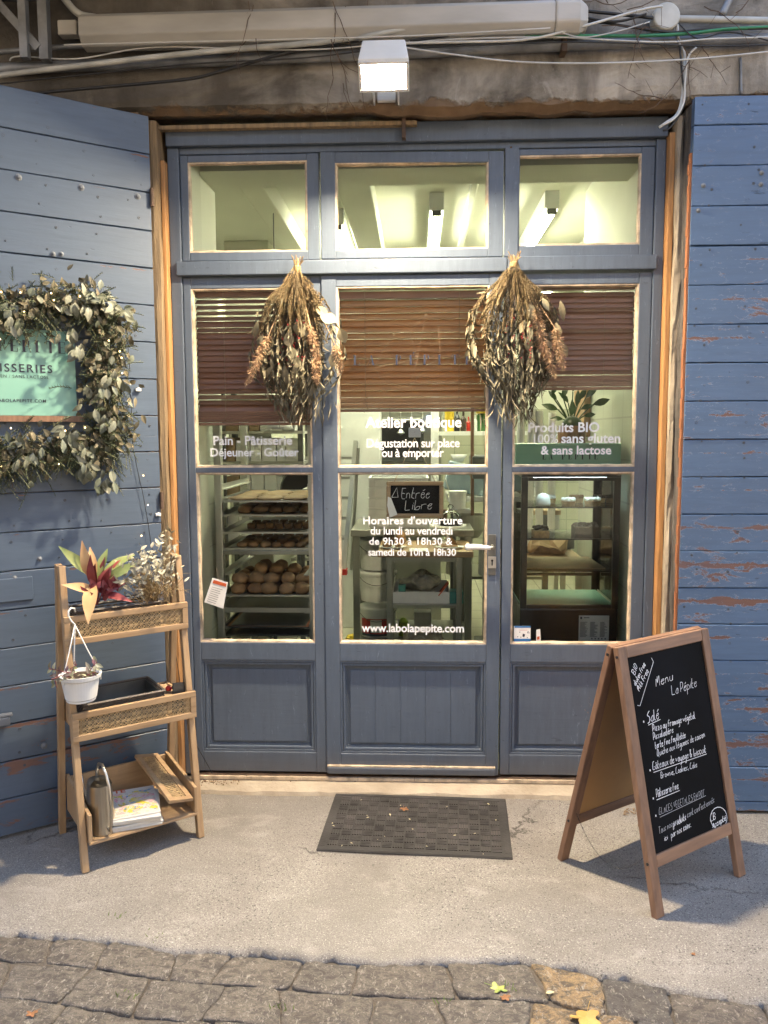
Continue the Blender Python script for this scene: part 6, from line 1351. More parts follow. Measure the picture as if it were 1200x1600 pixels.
def loaf(c, sx_, sy_, sz_, label, group, mat='bread', name='bread_bun', seed=0):
    k_ = rnd.uniform(.86, 1.12); sx_, sy_, sz_ = sx_ * k_, sy_ * rnd.uniform(.9, 1.08), sz_ * rnd.uniform(.88, 1.15); c = (c[0] + rnd.uniform(-.004, .004), c[1] + rnd.uniform(-.006, .006), c[2])
    mb = MB(); n, k = 14, 8; vs = []
    mb.ball(c, 1, n, k, 0, (sx_, sy_, sz_), 0)
    mb.v = [(x + .006 * noise.noise(Vector((x, y, z)) * 38), y + .004 * noise.noise(Vector((x, y, z)) * 80), max(c[2] - sz_ * .62, z + .0035 * noise.noise(Vector((x, y, z)) * 70 + Vector((5, 5, 5))))) for x, y, z in mb.v]
    o = mb.build(name, mat, loc=tuple(Vector(c) - Vector((0, 0, sz_ * .62))), smooth=True); tag(o, label, 'bread', group); return o
z = rtray(781, 'upper baking tray of flat breads, topmost loaded tray in the rack')
for i in range(3):
    for j in range(3): mb = MB(); c = (tx0 + .075 + i * .13, RY0 + .10 + j * .17, z + .010); loaf(c, .068, .09, .012, 'flat pale bread on the topmost loaded tray, %s row, %s' % (RW[j], CW[i]), 'flat breads on the topmost tray', 'kraft', 'flatbread')
z = rtray(803, 'baking tray of dark round rolls, second loaded tray from the top')
for i in range(5):
    for j in range(4): loaf((tx0 + .075 + i * .075, RY0 + .16 + j * .09, z + .015), .037, .04, .024, 'dark round roll on the second loaded tray, %s row, %s' % (RW[j], CW[i]), 'dark rolls on the second tray')
z = rtray(830, 'baking tray of square brown cakes, third loaded tray from the top'); mt['cake'] = M('brown_sponge', (.26, .14, .055), .8, var=.3, vs=60, b=.5)
for i in range(7):
    for j in range(2):
        c = (tx0 + .10 + i * .046, RY0 + .16 + j * .12, z + .0); mb = MB(); mb.box(c[0] - .019, c[0] + .019, c[1], c[1] + .05, c[2], c[2] + .028 + rnd.uniform(-.002, .003)); o = mb.build('cake_square', 'cake', loc=c, bevel=.004); tag(o, 'square brown cake on the third loaded tray, %s row, %s' % (RW[j], CW[i]), 'cake', 'cake squares on the third tray')
z = rtray(855, 'baking tray of small cookies, fourth loaded tray just above the cross bar')
for i in range(6):
    for j in range(4): loaf((tx0 + .07 + i * .058, RY0 + .08 + j * .12, z + .010), .028, .035, .017, 'domed cookie on the fourth loaded tray, %s row, %s' % (RW[j], CW[i]), 'cookies on the fourth tray', 'bread', 'cookie')
z = rtray(928, 'baking tray piled with seeded buns in the lower half of the rack')
for lay, (n_, m_) in enumerate(((5, 4), (5, 3), (3, 2))):
    for i in range(n_):
        for j in range(m_):
            if lay == 2 and rnd.random() < .25: continue
            loaf((tx0 + .052 + i * .079 + (lay == 2) * .1 + rnd.uniform(-.006, .006), RY0 + .055 + j * .10 + lay * .055, z + .024 + lay * .040), .040, .046, .030, 'seeded bun in the %s layer of the pile, %s row, %s' % (('bottom', 'middle', 'top')[lay], RW[j], CW[i]), 'seeded buns piled on the lower tray')
z = rtray(953, 'empty deep steel tray under the seeded buns', .05)
z = rtray(977, 'dark baking sheet with an orange silicone mat low in the rack', .014, 'darksteel'); mb = MB(); mb.box(tx0 + .004, tx1 - .004, RY0 + .008, RY1 - .02, z, z + .002); mt['orangemat'] = M('silicone_mat', (.38, .11, .04), .5); o = mb.build('silicone_mat', 'orangemat', loc=((tx0 + tx1) / 2, RY0, z)); tag(o, 'orange silicone baking mat lying on the low dark sheet', 'baking mat')
mb = MB(); mb.box(tx0 + .02, tx1 - .02, RY0 + .02, RY1 - .03, z + .0025, z + .004); tag(mb.build('baking_paper', 'darksteel', loc=((tx0 + tx1) / 2, RY0 + .1, z + .003)), 'dark crumpled sheet on the orange baking mat', 'baking sheet')
z = rtray(990, 'bottom dark baking sheet visible above the lower edge of the left pane', .014, 'darksteel')
# shelf unit with boxes seen through the rack
su = thing('shelf_unit', 'grey metal shelf unit of boxes on the wall behind the bakery rack', 'shelf unit', (-1.0, 2.3, .03))
for x in (-1.36, -.82): mb = MB(); mb.box(x, x + .035, 2.1, 2.14, .03, 1.85); mb.box(x, x + .035, 2.46, 2.5, .03, 1.85); mb.build('upright', 'darksteel', su)
for z in (.35, .75, 1.10, 1.34, 1.55, 1.78): mb = MB(); mb.box(-1.37, -.78, 2.09, 2.51, z, z + .02); mb.build('shelf', 'alu', su)
bc = [('kraft', .42), ('paper', .5), ('paper', .4), ('kraft', .5)]
for z in (1.12, 1.36, 1.57, .77):
    x = -1.33; k = 0
    while x < -.88:
        w_ = rnd.uniform(.05, .10); h_ = rnd.uniform(.13, .19) if z > 1 else .25; mb = MB(); mb.box(x, x + w_, 2.13, 2.4, z, z + min(h_, .185 if z > 1.2 else .21)); o = mb.build('storage_box', rnd.choice(('kraft', 'paper', 'paper', 'mag')), loc=(x + w_ / 2, 2.13, z), bevel=.003); tag(o, 'narrow box on the %s metal shelf behind the rack, %s' % ({1.12: 'third', 1.36: 'second', 1.57: 'top', .77: 'lowest filled'}[z], CW[min(k, 6)]), 'box', 'boxes on the metal shelf unit'); x += w_ + .006; k += 1
fz = thing('white_cabinet', 'tall white cabinet with pinned notes behind the rack, right of the shelf unit', 'cabinet', (-.62, 2.9, .03)); mb = MB(); mb.box(-.80, -.28, 2.75, 3.25, .03, 1.72); mb.build('cabinet_body', 'white', fz, bevel=.01)
mt['lime'] = M('lime_note', (.45, .60, .08), .6, b=0)
mb = MB()
for p in ((436, 695), (452, 695), (434, 716), (451, 716), (449, 729)): q = at(p[0], p[1], 2.745); mb.box(q.x - .02, q.x + .02, 2.745, 2.7495, q.z - .022, q.z + .022)
mb.build('sticky_note', 'lime', fz); mb = MB()
q = at(432, 748, 2.745); mb.box(q.x - .05, q.x + .05, 2.744, 2.7495, q.z - .09, q.z + .09); mb.build('notice', 'paper', fz); mb = MB()
for i in range(9): mb.box(q.x - .04, q.x + .035, 2.7425, 2.7438, q.z + .06 - i * .015, q.z + .066 - i * .015)
mb.build('print', 'greyink', fz)
ch = thing('black_chair', 'black rounded chair back beyond the right end of the rack', 'chair', (-.46, 1.7, .03)); mb = MB(); q = at(465, 765, 1.7)
mb.lathe([(.0, -.02), (.10, -.02), (.115, .0), (.10, .02), (0, .02)], (q.x, 1.7, q.z), 24, Matrix.Rotation(R(90), 3, 'X'), 0, 1, 1.2); mb.build('backrest', 'black', ch, bevel=.005); mb = MB(); mb.box(q.x - .18, q.x + .16, 1.5, 1.72, .46, .50); mb.build('seat', 'black', ch, bevel=.01)
for dx in (-.16, .14):
    for dy in (1.52, 1.70): mb = MB(); mb.tube([(q.x + dx, dy, .03), (q.x + dx, dy, .46)], .012, 8); mb.build('leg', 'darksteel', ch)
mb = MB(); mb.tube([(q.x, 1.71, .48), (q.x, 1.71, q.z - .05)], .014, 8); mb.build('back_post', 'darksteel', ch)
# pendant lampshade peeking under the left blind
q = at(433, 668, 1.4); lp = thing('lampshade', 'round tan lampshade peeking out below the left blind', 'lampshade', (q.x, 1.4, q.z)); mb = MB(); mb.lathe([(.10, .0), (.085, .03), (.05, .07), (.02, .09), (0, .092)], (q.x, 1.4, q.z - .01), 24); mb.build('shade', 'paper', lp, smooth=True); mb = MB(); mb.tube([(q.x, 1.4, q.z + .08), (q.x, 1.4, ZC)], .003, 6); mb.build('flex', 'cableB', lp)
# ------------------------------------------------ display fridge
FX0, FX1, FY0, FY1, FZ = .487, .945, .37, .82, 1.372
fr = thing('display_case', 'black-framed glass display fridge with pastries behind the right pane', 'display case', ((FX0 + FX1) / 2, (FY0 + FY1) / 2, .03))
zz = lambda py: at(880, py, FY0).z
zb_ = zz(945); bw2 = .030
mb = MB(); mb.box(FX0, FX1, FY0, FY1, .03, zb_ - .02); mb.build('base_cabinet', 'black', fr, bevel=.006)
mb = MB()
for x in (FX0, FX1 - bw2):
    for y in (FY0, FY1 - .022): mb.box(x, x + bw2, y, y + .022, zb_ - .0195, FZ - .03)
mb.box(FX0, FX1, FY0, FY1, FZ - .0295, FZ); mb.box(FX0 + bw2, FX1 - bw2, FY0 + .0005, FY0 + .0215, zb_ - .0195, zb_ - .002); mb.build('frame', 'black', fr, bevel=.002)
mb = MB(); mb.box(FX0 + bw2, FX1 - bw2, FY0 + .006, FY0 + .010, zb_, FZ - .031); mb.build('front_glass', 'glass2', fr); mb = MB(); mb.box(FX0 + .006, FX0 + .009, FY0 + .023, FY1 - .023, zb_, FZ - .031); mb.box(FX1 - .009, FX1 - .006, FY0 + .023, FY1 - .023, zb_, FZ - .031); mb.build('side_glass', 'glass2', fr)
levs = [zz(793), zz(843), zz(893)]
mt['led'] = EMIT('cool_strip', (.75, .93, 1.0), 5); mb = MB(); mb.box(FX0 + .06, FX1 - .06, FY0 + .03, FY0 + .045, FZ - .034, FZ - .0305); mb.build('led_strip', 'led', fr); mb = MB(); mb.box(FX0 + bw2, FX1 - bw2, FY0 - .001, FY0 + .004, FZ - .046, FZ - .030); mb.build('top_lip', 'black', fr)  # unseen glowing strip added to brighten the pastries, hidden by an added lip
for z in levs: mb = MB(); mb.box(FX0 + .012, FX1 - .012, FY0 + .03, FY1 - .03, z - .005, z); mb.build('glass_shelf', 'glass2', fr); mb = MB(); mb.box(FX0 + .012, FX1 - .012, FY0 + .025, FY0 + .0295, z - .006, z + .001); mb.build('shelf_edge', 'black', fr)
mb = MB(); mb.box(FX0 + bw2, FX1 - bw2, FY1 - .045, FY1 - .04, zz(922) - .004, zz(922) + .012); mb.build('rear_bar', 'black', fr)
mb = MB(); mb.box(FX0 + .012, FX1 - .012, FY0 + .023, FY1 - .03, zb_ - .018, zb_ - .010); mb.build('case_floor', 'mint', fr)
mb = MB(); a = at(904, 1001, FY0 - .003); b = at(952, 962, FY0 - .003); mb.box(a.x, b.x, FY0 - .003, FY0 - .0005, a.z, b.z); lb = mb.build('energy_label', 'greyl', fr) if 'greyl' in mt else mb.build('energy_label', M('grey_label', (.42, .44, .42), .5, b=0), fr)
mb = MB(); w_ = b.x - a.x; h_ = b.z - a.z
for c in range(3):
    for r_ in range(16): mb.box(a.x + w_ * (.04 + c * .33), a.x + w_ * (.04 + c * .33) + w_ * rnd.uniform(.14, .26), FY0 - .0042, FY0 - .0032, a.z + h_ * (.16 + r_ * .038), a.z + h_ * (.175 + r_ * .038))
mb.box(a.x + w_ * .04, a.x + w_ * .10, FY0 - .0042, FY0 - .0032, a.z + h_ * .86, a.z + h_ * .95); mb.box(a.x + w_ * .16, a.x + w_ * .34, FY0 - .0042, FY0 - .0032, a.z + h_ * .90, a.z + h_ * .93)
for k in range(5): mb.box(a.x + w_ * (.42 + k * .11), a.x + w_ * (.46 + k * .11), FY0 - .0042, FY0 - .0032, a.z + h_ * .06, a.z + h_ * .11)
mb.build('print', 'ink', lb)
def item(name, label, cat, fn, mat, loc, group=None, **k): mb = MB(); fn(mb); o = mb.build(name, mat, loc=loc, **k); tag(o, label, cat, group); return o
def F(px, py, dy=.08): return at(px, py, FY0 + dy)
z = levs[0]; q = F(849, 790); item('meringue_dome', 'white domed cake at the left of the top fridge shelf', 'cake', lambda m: m.lathe([(0, 0), (.033, 0), (.035, .012), (.034, .03), (.026, .05), (.012, .060), (0, .062)], (q.x, FY0 + .09, z), 24), 'cream', (q.x, FY0 + .09, z), smooth=True)
mt['pastry'] = M('tart_crust', (.48, .30, .14), .75, var=.2, vs=50, b=.3)
def tart(px, lab, w_, y, z, top='cream', g=None):
    q = at(px, 790, y); t = thing('tart', lab, 'tart', (q.x, y, z), 0, g); mb = MB(); mb.lathe([(0, 0), (w_ * .88, 0), (w_, .024), (w_ * .9, .022), (0, .022)], (q.x, y, z), 20); mb.build('crust', 'pastry', t); mb = MB()
    for i in range(34): a = rnd.uniform(0, 6.3); r_ = w_ * .82 * math.sqrt(rnd.random()); mb.ball((q.x + r_ * math.cos(a), y + r_ * math.sin(a), z + .028 + rnd.uniform(0, .006)), .010, 6, 4, 0, (1, 1, .9))
    mb.build('topping', top, t, smooth=True)
tart(888, 'small tart with piped white cream in the middle of the top fridge shelf', .034, FY0 + .08, z); tart(926, 'larger tart piled with white cream at the right of the top fridge shelf', .040, FY0 + .09, z)
tart(858, 'cream tart at the back of the top fridge shelf behind the white dome', .034, FY0 + .24, z); tart(900, 'browned tart at the back of the top fridge shelf', .036, FY0 + .25, z, 'bread'); tart(936, 'chocolate striped tart at the back of the top fridge shelf', .03, FY0 + .26, z, 'choc')
z = levs[1]; q = F(845, 840); item('layer_cake', 'slab of layered cake with chocolate pieces at the left of the second fridge shelf', 'cake', lambda m: m.box(q.x - .04, q.x + .035, FY0 + .04, FY0 + .12, z, z + .035), 'pastry', (q.x, FY0 + .08, z), bevel=.004)
item('chocolate_shavings', 'heap of chocolate pieces on the layered cake', 'chocolate', lambda m: [m.cbox((q.x + rnd.uniform(-.03, .025), FY0 + .08 + rnd.uniform(-.03, .03), z + .042 + rnd.uniform(0, .01)), (.02, .014, .012), rot('Z', rnd.uniform(0, 90)) @ rot('X', rnd.uniform(0, 50))) for i in range(16)] and None, 'choc', (q.x, FY0 + .08, z + .036))
q2 = F(915, 840); item('chocolate_cake', 'dark crumbly chocolate loaf at the right of the second fridge shelf', 'cake', lambda m: (m.box(q2.x - .058, q2.x + .055, FY0 + .04, FY0 + .14, z, z + .055), [m.ball((q2.x + rnd.uniform(-.05, .05), FY0 + .09 + rnd.uniform(-.04, .04), z + .055), rnd.uniform(.010, .02), 7, 5, 0, (1, 1, .8), .15) for i in range(34)]), 'choc', (q2.x, FY0 + .09, z), bevel=.006)
z = levs[2]; item('baking_paper', 'sheet of brown paper lying on the third fridge shelf', 'paper', lambda m: m.add([(FX0 + .03, FY0 + .05, z + .003), (FX1 - .05, FY0 + .05, z + .003), (FX1 - .08, FY0 + .30, z + .02), (FX0 + .03, FY0 + .32, z + .014), (FX0 + .03, FY0 + .05, z + .008), (FX1 - .05, FY0 + .05, z + .008), (FX1 - .08, FY0 + .30, z + .025), (FX0 + .03, FY0 + .32, z + .019)], [(0, 3, 2, 1), (4, 5, 6, 7), (0, 1, 5, 4), (1, 2, 6, 5), (2, 3, 7, 6), (3, 0, 4, 7)]), 'kraft', (.7, FY0 + .1, z))
# crumpled bags below
def crumple(name, label, cat, c, s, mat, seed):
    mb = MB(); n, k = 18, 12; mb.ball(c, 1, n, k, 0, s, 0)
    mb.v = [tuple(Vector(v) + Vector((noise.noise(Vector(v) * 14 + Vector((seed, 0, 0))), noise.noise(Vector(v) * 14 + Vector((0, seed, 0))), noise.noise(Vector(v) * 17 + Vector((0, 0, seed))))) * s[0] * .45) for v in mb.v]
    zmin = c[2] - s[2] * .8; mb.v = [(x, y, max(z, zmin)) for x, y, z in mb.v]; o = mb.build(name, mat, loc=(c[0], c[1], zmin)); tag(o, label, cat); return o
# things beyond the display case
q = at(945, 860, 1.3); wt2 = thing('work_table', 'pale wooden work table behind the display case', 'table', (.85, 1.45, .03)); mb = MB(); mb.box(.50, .955, 1.2, 1.75, .80, .83); mb.build('table_top', 'oakH', wt2, bevel=.003)
for x in (.52, .92):
    for y in (1.23, 1.71): mb = MB(); mb.box(x, x + .03, y, y + .03, .03, .80); mb.build('leg', 'white', wt2)
crumple('paper_bag', 'crumpled brown paper bags on the work table behind the display case', 'paper bag', (.78, 1.38, .90), (.13, .10, .08), 'kraft', 3); crumple('paper_bag', 'white crumpled bag beside the brown ones behind the display case', 'paper bag', (.62, 1.42, .885), (.07, .08, .065), 'paper', 9)
mb = MB(); mb.box(.60, .93, 1.8, 2.1, 1.02, 1.05); o = mb.build('wall_shelf', 'oakH', loc=(.76, 1.95, 1.02), bevel=.002); tag(o, 'pale wooden shelf board seen through the display case', 'shelf')
mb = MB(); mb.box(.62, .645, 1.83, 1.86, .831, 1.02); mb.box(.90, .925, 1.83, 1.86, .03, 1.02); mb.box(.62, .645, 1.83, 1.86, .03, .80); tag(mb.build('trestle', 'white', loc=(.76, 1.85, .03)), 'white shelf supports seen through the display case', 'supports')  # legs under the pale shelf board
crumple('dark_bin', 'dark box standing behind the upper fridge shelves', 'box', (.70, 2.2, 1.19), (.10, .08, .13), 'darksteel', 5)
# hose and cables right of the case
o = run('hose', 'galv', 'grey hose hanging between display case and tiled wall', 'hose', [(982, 872, .9), (978, 905, .8), (968, 935, .8), (966, 1000, .8)], .006); run('hose', 'cableW', 'white cable hanging beside the display case', 'cable', [(972, 920, .6), (968, 950, .6), (966, 1004, .6)], .006)
wr = at(967, 752, .95); mb = MB(); mb.lathe([(.035, 0), (.05, .01), (.035, .02)], wr, 20, Matrix.Rotation(R(90), 3, 'X'), 0, .4, 1.3); tag(mb.build('wall_basket', 'stem', loc=tuple(wr)), 'oval woven basket hanging right of the display case', 'basket')
# box and plant on the fridge
bx0, bx1 = at(806, 725, .42).x, at(970, 725, .42).x; sb = thing('mint_box', 'mint green shop box lettered in black on top of the display case', 'box', (.72, .5, FZ)); ztop = at(880, 693, .42).z
mb = MB(); mb.box(bx0, bx1, .42, .60, FZ + .001, ztop); mb.build('box_body', 'mint', sb, bevel=.003)
mb = MB(); a = at(848, 718, .4185); b = at(936, 718, .4185); didone(mb, 'LA PÉPITE', (a.x, .4185, a.z), (1, 0, 0), (0, 0, 1), b.x - a.x, .024); mb.build('dark_lettering', 'ink', sb)
pc2 = at(893, 682, .72); pt_ = thing('potted_plant', 'dark leaved plant in a dark wooden pot above the mint box', 'potted plant', (pc2.x, .72, FZ)); mb = MB(); mb.lathe([(0, 0), (.066, 0), (.07, .1), (.068, .21), (.06, .21), (.058, .19), (0, .19)], (pc2.x, .72, FZ + .001), 28); mb.build('pot', 'teakV', pt_, smooth=False, bevel=.002)
mt['dkleaf'] = M('dark_green_leaf', (.035, .075, .025), .35, b=.05, var=.3, vs=12); mb = MB(); sm_ = MB(); b0 = V(pc2.x, .72, FZ + .2)
for (px, py, a, L) in ((862, 618, 20, .07), (872, 640, -70, .08), (880, 622, 10, .07), (895, 612, 5, .08), (907, 640, 60, .07), (915, 622, 40, .08), (926, 632, 75, .09), (905, 625, 30, .07), (888, 630, -30, .07), (893, 650, 10, .08), (870, 625, -40, .06), (912, 650, 80, .06), (880, 655, -80, .06), (900, 635, 15, .08)):
    q = at(px, py, .70); sm_.tube([b0, b0.lerp(q, .5) + V(0, 0, .01), q], .003, 5); mb.leaf(q, V(math.sin(R(a)), -.2, math.cos(R(a))), V(0, -1, .3) + rv(.4), L, L * .42, .5, .2, k=5, wide=.5)
mb.ball(b0 + V(0, -.01, .02), .045, 12, 8, 0, (1.1, 1, .9)); mb.build('leaves', 'dkleaf', pt_, smooth=True); sm_.build('stems', 'dkleaf', pt_)
# right hand shelves, bottles, board
nb = at(970, 650, 1.42); mb = MB(); mt['cork'] = M('cork_frame', (.40, .25, .12), .7); mb.box(.94, .976, 1.2, 1.5, nb.z - .12, nb.z + .15); tag(mb.build('notice_board', 'cork', loc=(.96, 1.35, nb.z - .12)), 'wooden framed notice board on the right wall', 'notice board')
q = at(953, 665, 1.25); mb = MB(); mb.box(q.x - .05, q.x + .06, 1.2, 1.32, q.z - .012, q.z); tag(mb.build('wall_shelf', 'oakH', loc=(q.x, 1.25, q.z - .01)), 'tiny wooden shelf holding the colourful bottle on the right', 'shelf')
bt = thing('painted_bottle', 'yellow, teal and orange painted bottle on the tiny right shelf', 'bottle', (q.x, 1.25, q.z)); mt['yel'] = M('yellow_paint', (.65, .45, .03), .4, b=0); mt['teal'] = M('teal_paint', (.06, .25, .22), .4, b=0); mt['peach'] = M('peach_paint', (.6, .35, .22), .4, b=0)
for k, (m_, r_) in enumerate((('peach', .022), ('teal', .024), ('yel', .026), ('yel', .026), ('peach', .02), ('teal', .012))): mb = MB(); mb.lathe([(0, 0), (r_, 0), (r_ * 1.05, .014), (r_ * .9, .026), (0, .026)], (q.x, 1.25, q.z + k * .027), 14); mb.build('colour_band', m_, bt, smooth=True)
for (x, w_) in ((.62, .05), (.70, .04)): pass
rl = thing('paper_rolls', 'pale rolled papers standing at the left behind the right pane', 'rolls', (.52, 1.4, 1.0)); 
for i, x in enumerate((815, 829, 845, 864)): q = at(x, 660, 1.6); mb = MB(); mb.tube([(q.x, 1.6, .9), (q.x + rnd.uniform(-.01, .01), 1.6, q.z + rnd.uniform(.03, .09))], .024, 12); mb.build('paper_roll', 'paper', rl)
mb = MB(); mb.box(.5, .97, 1.55, 1.9, .835, .9); tag(mb.build('grey_crate', 'darksteel', loc=(.7, 1.7, .835), bevel=.004), 'grey crate under the paper rolls', 'crate')
# ------------------------------------------------ middle of the shop
sm = 'steel'
st_ = thing('steel_table', 'stainless steel work table carrying the stack of white crates', 'table', (.05, 1.75, .03)); A = at(548, 828, 1.4); z = A.z
mb = MB(); mb.box(A.x, .34, 1.4, 2.05, z - .04, z); mb.build('table_top', sm, st_, bevel=.003); mb = MB(); mb.box(A.x + .01, .33, 1.42, 2.03, .25, .27); mb.build('lower_shelf', sm, st_)
for x in (A.x + .01, .29):
    for y in (1.42, 1.99): mb = MB(); mb.box(x, x + .04, y, y + .04, .05, z - .04); mb.build('leg', sm, st_, bevel=.002)
for i in range(5):
    a = at(575, 820, 1.5); b = at(670, 820, 1.5); zz0 = z + .001 + i * .062; t = thing('white_crate', ['white plastic crate at the bottom of the stack on the steel table', 'white plastic crate second from the bottom of the stack', 'white plastic crate in the middle of the stack', 'white plastic crate second from the top of the stack', 'white plastic crate on top of the stack'][i], 'crate', ((a.x + b.x) / 2, 1.6, zz0), 0, 'white crates stacked on the steel table')
    mb = MB(); x0, x1, y0_, y1_ = a.x, b.x, 1.5, 1.85; mb.box(x0 + .006, x1 - .006, y0_ + .006, y1_ - .006, zz0, zz0 + .008)
    for (u0, u1, v0, v1) in ((x0 + .004, x1 - .004, y0_ + .004, y0_ + .008), (x0 + .004, x1 - .004, y1_ - .008, y1_ - .004), (x0 + .004, x0 + .008, y0_ + .008, y1_ - .008), (x1 - .008, x1 - .004, y0_ + .008, y1_ - .008)): mb.box(u0, u1, v0, v1, zz0 + .008, zz0 + .052)
    mb.build('crate_wall', 'whitepl', t); mb = MB()
    for (u0, u1, v0, v1) in ((x0, x1, y0_, y0_ + .012), (x0, x1, y1_ - .012, y1_), (x0, x0 + .012, y0_ + .012, y1_ - .012), (x1 - .012, x1, y0_ + .012, y1_ - .012)): mb.box(u0, u1, v0, v1, zz0 + .0525, zz0 + .060)
    for k in range(4): xx = x0 + (x1 - x0) * (k + .5) / 4; mb.box(xx - .003, xx + .003, y0_ - .001, y0_ + .0035, zz0 + .006, zz0 + .052)
    mb.build('crate_rim', 'whitepl', t, bevel=.002)
# trolley
tr = thing('steel_trolley', 'small steel trolley with a wooden top in the middle of the shop', 'trolley', (.05, 1.1, .03)); a = at(590, 871, .95); b = at(740, 871, .95); z = at(660, 862, .95).z
mb = MB(); mb.box(a.x, b.x, .95, 1.42, z - .032, z); mb.build('wooden_top', 'oakH', tr, bevel=.003)
x0, x1 = at(604, 900, .97).x, at(722, 900, .97).x; z2 = at(660, 945, .97).z
for x in (x0, x1 - .03):
    for y in (.97, 1.37): mb = MB(); mb.box(x, x + .03, y, y + .03, .04, z - .033); mb.build('leg', sm, tr, bevel=.002)
mb = MB(); mb.box(x0 + .0305, x1 - .0305, .972, 1.39, z2 - .02, z2); mb.build('middle_shelf', sm, tr, bevel=.002); mb = MB(); mb.box(x0 + .0305, x1 - .0305, .975, 1.39, z - .06, z - .034); mb.build('apron', sm, tr); mb = MB(); mb.box(x0 + .0305, x1 - .0305, .972, 1.39, .20, .215); mb.build('bottom_shelf', sm, tr)
# on the trolley
def plate(px, lab, rx, y, z):
    q = at(px, 855, y); mb = MB(); mb.lathe([(0, .004), (rx * .6, .004), (rx, .014), (rx * 1.02, .012), (rx * .6, 0), (0, 0)], (q.x, y, z + .001), 26, None, 0, 1, .55); tag(mb.build('plate', 'porcelain', loc=(q.x, y, z), smooth=True), lab, 'plate'); return q.x
zt2 = z; x = plate(613, 'oval white plate with pastries at the left of the trolley top', .078, 1.06, zt2); loaf((x - .03, 1.05, zt2 + .02), .025, .02, .014, 'left one of two small pastries on the left oval plate', 'pastries on the left plate'); loaf((x + .03, 1.06, zt2 + .02), .025, .02, .014, 'right one of two small pastries on the left oval plate', 'pastries on the left plate')
x = plate(703, 'oval white plate with a flat biscuit at the right of the trolley top', .085, 1.06, zt2); item('biscuit', 'flat brown biscuit on the right oval plate', 'biscuit', lambda m: m.box(x - .05, x + .045, 1.04, 1.07, zt2 + .013, zt2 + .020), 'bread', (x, 1.06, zt2 + .012), bevel=.003)
q = at(655, 862, 1.0); mb = MB(); mb.box(q.x - .055, q.x + .05, .96, 1.06, zt2 + .001, zt2 + .004); tag(mb.build('white_card', 'paper', loc=(q.x, 1.0, zt2)), 'white card between the two plates on the trolley', 'card')
q = at(608, 846, 1.25); item('jam_jar', 'dark jar behind the left plate on the trolley', 'jar', lambda m: m.lathe([(0, 0), (.03, 0), (.032, .06), (.026, .07), (.026, .085), (0, .086)], (q.x, 1.25, zt2 + .001), 16), 'choc', (q.x, 1.25, zt2), smooth=True); q3 = at(626, 846, 1.28); loaf((q3.x, 1.28, zt2 + .03), .035, .035, .045, 'tall brown bun behind the plates on the trolley', 'pastries behind the plates')
q = at(690, 846, 1.25); item('cake_slice', 'wedge of brown cake behind the right plate on the trolley', 'cake', lambda m: m.add([(q.x + .02, 1.22, zt2 + .001), (q.x + .09, 1.22, zt2 + .001), (q.x + .055, 1.22, zt2 + .045), (q.x + .02, 1.30, zt2 + .001), (q.x + .09, 1.30, zt2 + .001), (q.x + .055, 1.30, zt2 + .045)], [(0, 1, 2), (5, 4, 3), (0, 3, 4, 1), (1, 4, 5, 2), (2, 5, 3, 0)]), 'cake', (q.x, 1.25, zt2))
# cake stand with a glass dome
q = at(700, 822, 1.3); cs = thing('cake_stand', 'white cake stand with a glass dome on the trolley', 'cake stand', (q.x, 1.3, zt2)); zq = q.z
mb = MB(); mb.lathe([(0, 0), (.05, 0), (.045, .008), (.014, .02), (.012, zq - zt2 - .012), (.03, zq - zt2 - .006), (.108, zq - zt2), (.108, zq - zt2 + .006), (0, zq - zt2 + .006)], (q.x, 1.3, zt2 + .001), 30); mb.build('stand', 'porcelain', cs, smooth=False); q = at(704, 822, 1.3)
mb = MB(); mb.lathe([(.072, 0), (.072, .03), (.060, .062), (.035, .082), (.010, .090), (.010, .098), (.018, .108), (.010, .120), (0, .122)], (q.x, 1.3, zq + .008), 28); mb.build('glass_dome', 'glass2', cs, smooth=True)
item('dark_cake', 'dark round cake under the glass dome', 'cake', lambda m: m.lathe([(0, 0), (.055, 0), (.057, .025), (.05, .03), (0, .03)], (q.x, 1.3, zq + .009), 22), 'choc', (q.x, 1.3, zq + .009))
# on its middle shelf
c = at(672, 925, 1.1); bx = thing('cardboard_tray', 'white cardboard box of papers and bags on the trolley shelf', 'box', (c.x, 1.05, z2)); a = at(614, 944, 1.0); b = at(702, 944, 1.0); zz1 = at(650, 925, 1.0).z
mb = MB(); mb.box(a.x, b.x, 1.0, 1.004, z2 + .001, zz1); mb.box(a.x, b.x, 1.26, 1.264, z2 + .001, zz1 + .02); mb.box(a.x, a.x + .004, 1.004, 1.26, z2 + .001, zz1 + .02); mb.box(b.x - .004, b.x, 1.004, 1.26, z2 + .001, zz1 + .02); mb.box(a.x + .004, b.x - .004, 1.004, 1.26, z2 + .001, z2 + .005); mb.build('box_body', 'paper', bx)
crumple('plastic_bags', 'grey crumpled bags filling the white box on the trolley', 'bags', ((a.x + b.x) / 2 - .01, 1.13, zz1 + .035), (.10, .08, .05), M('grey_bag', (.30, .27, .20), .45, var=.3, vs=20), 4)
item('red_magazine', 'red and white magazine sticking out of the white box', 'magazine', lambda m: m.bar((b.x - .06, 1.03, zz1 - .02), (b.x - .005, 1.03, zz1 + .05), .07, .006, (0, 1, 0)), 'redink', (b.x - .03, 1.03, zz1))
a2 = at(703, 942, 1.0); b2_ = at(724, 925, 1.0); item('teal_box', 'small teal box at the right end of the trolley shelf', 'box', lambda m: m.box(b.x + .003, b2_.x, 1.0, 1.1, z2 + .001, b2_.z), 'teal', (b2_.x - .02, 1.0, z2), bevel=.002)
a3 = at(628, 905, 1.0)
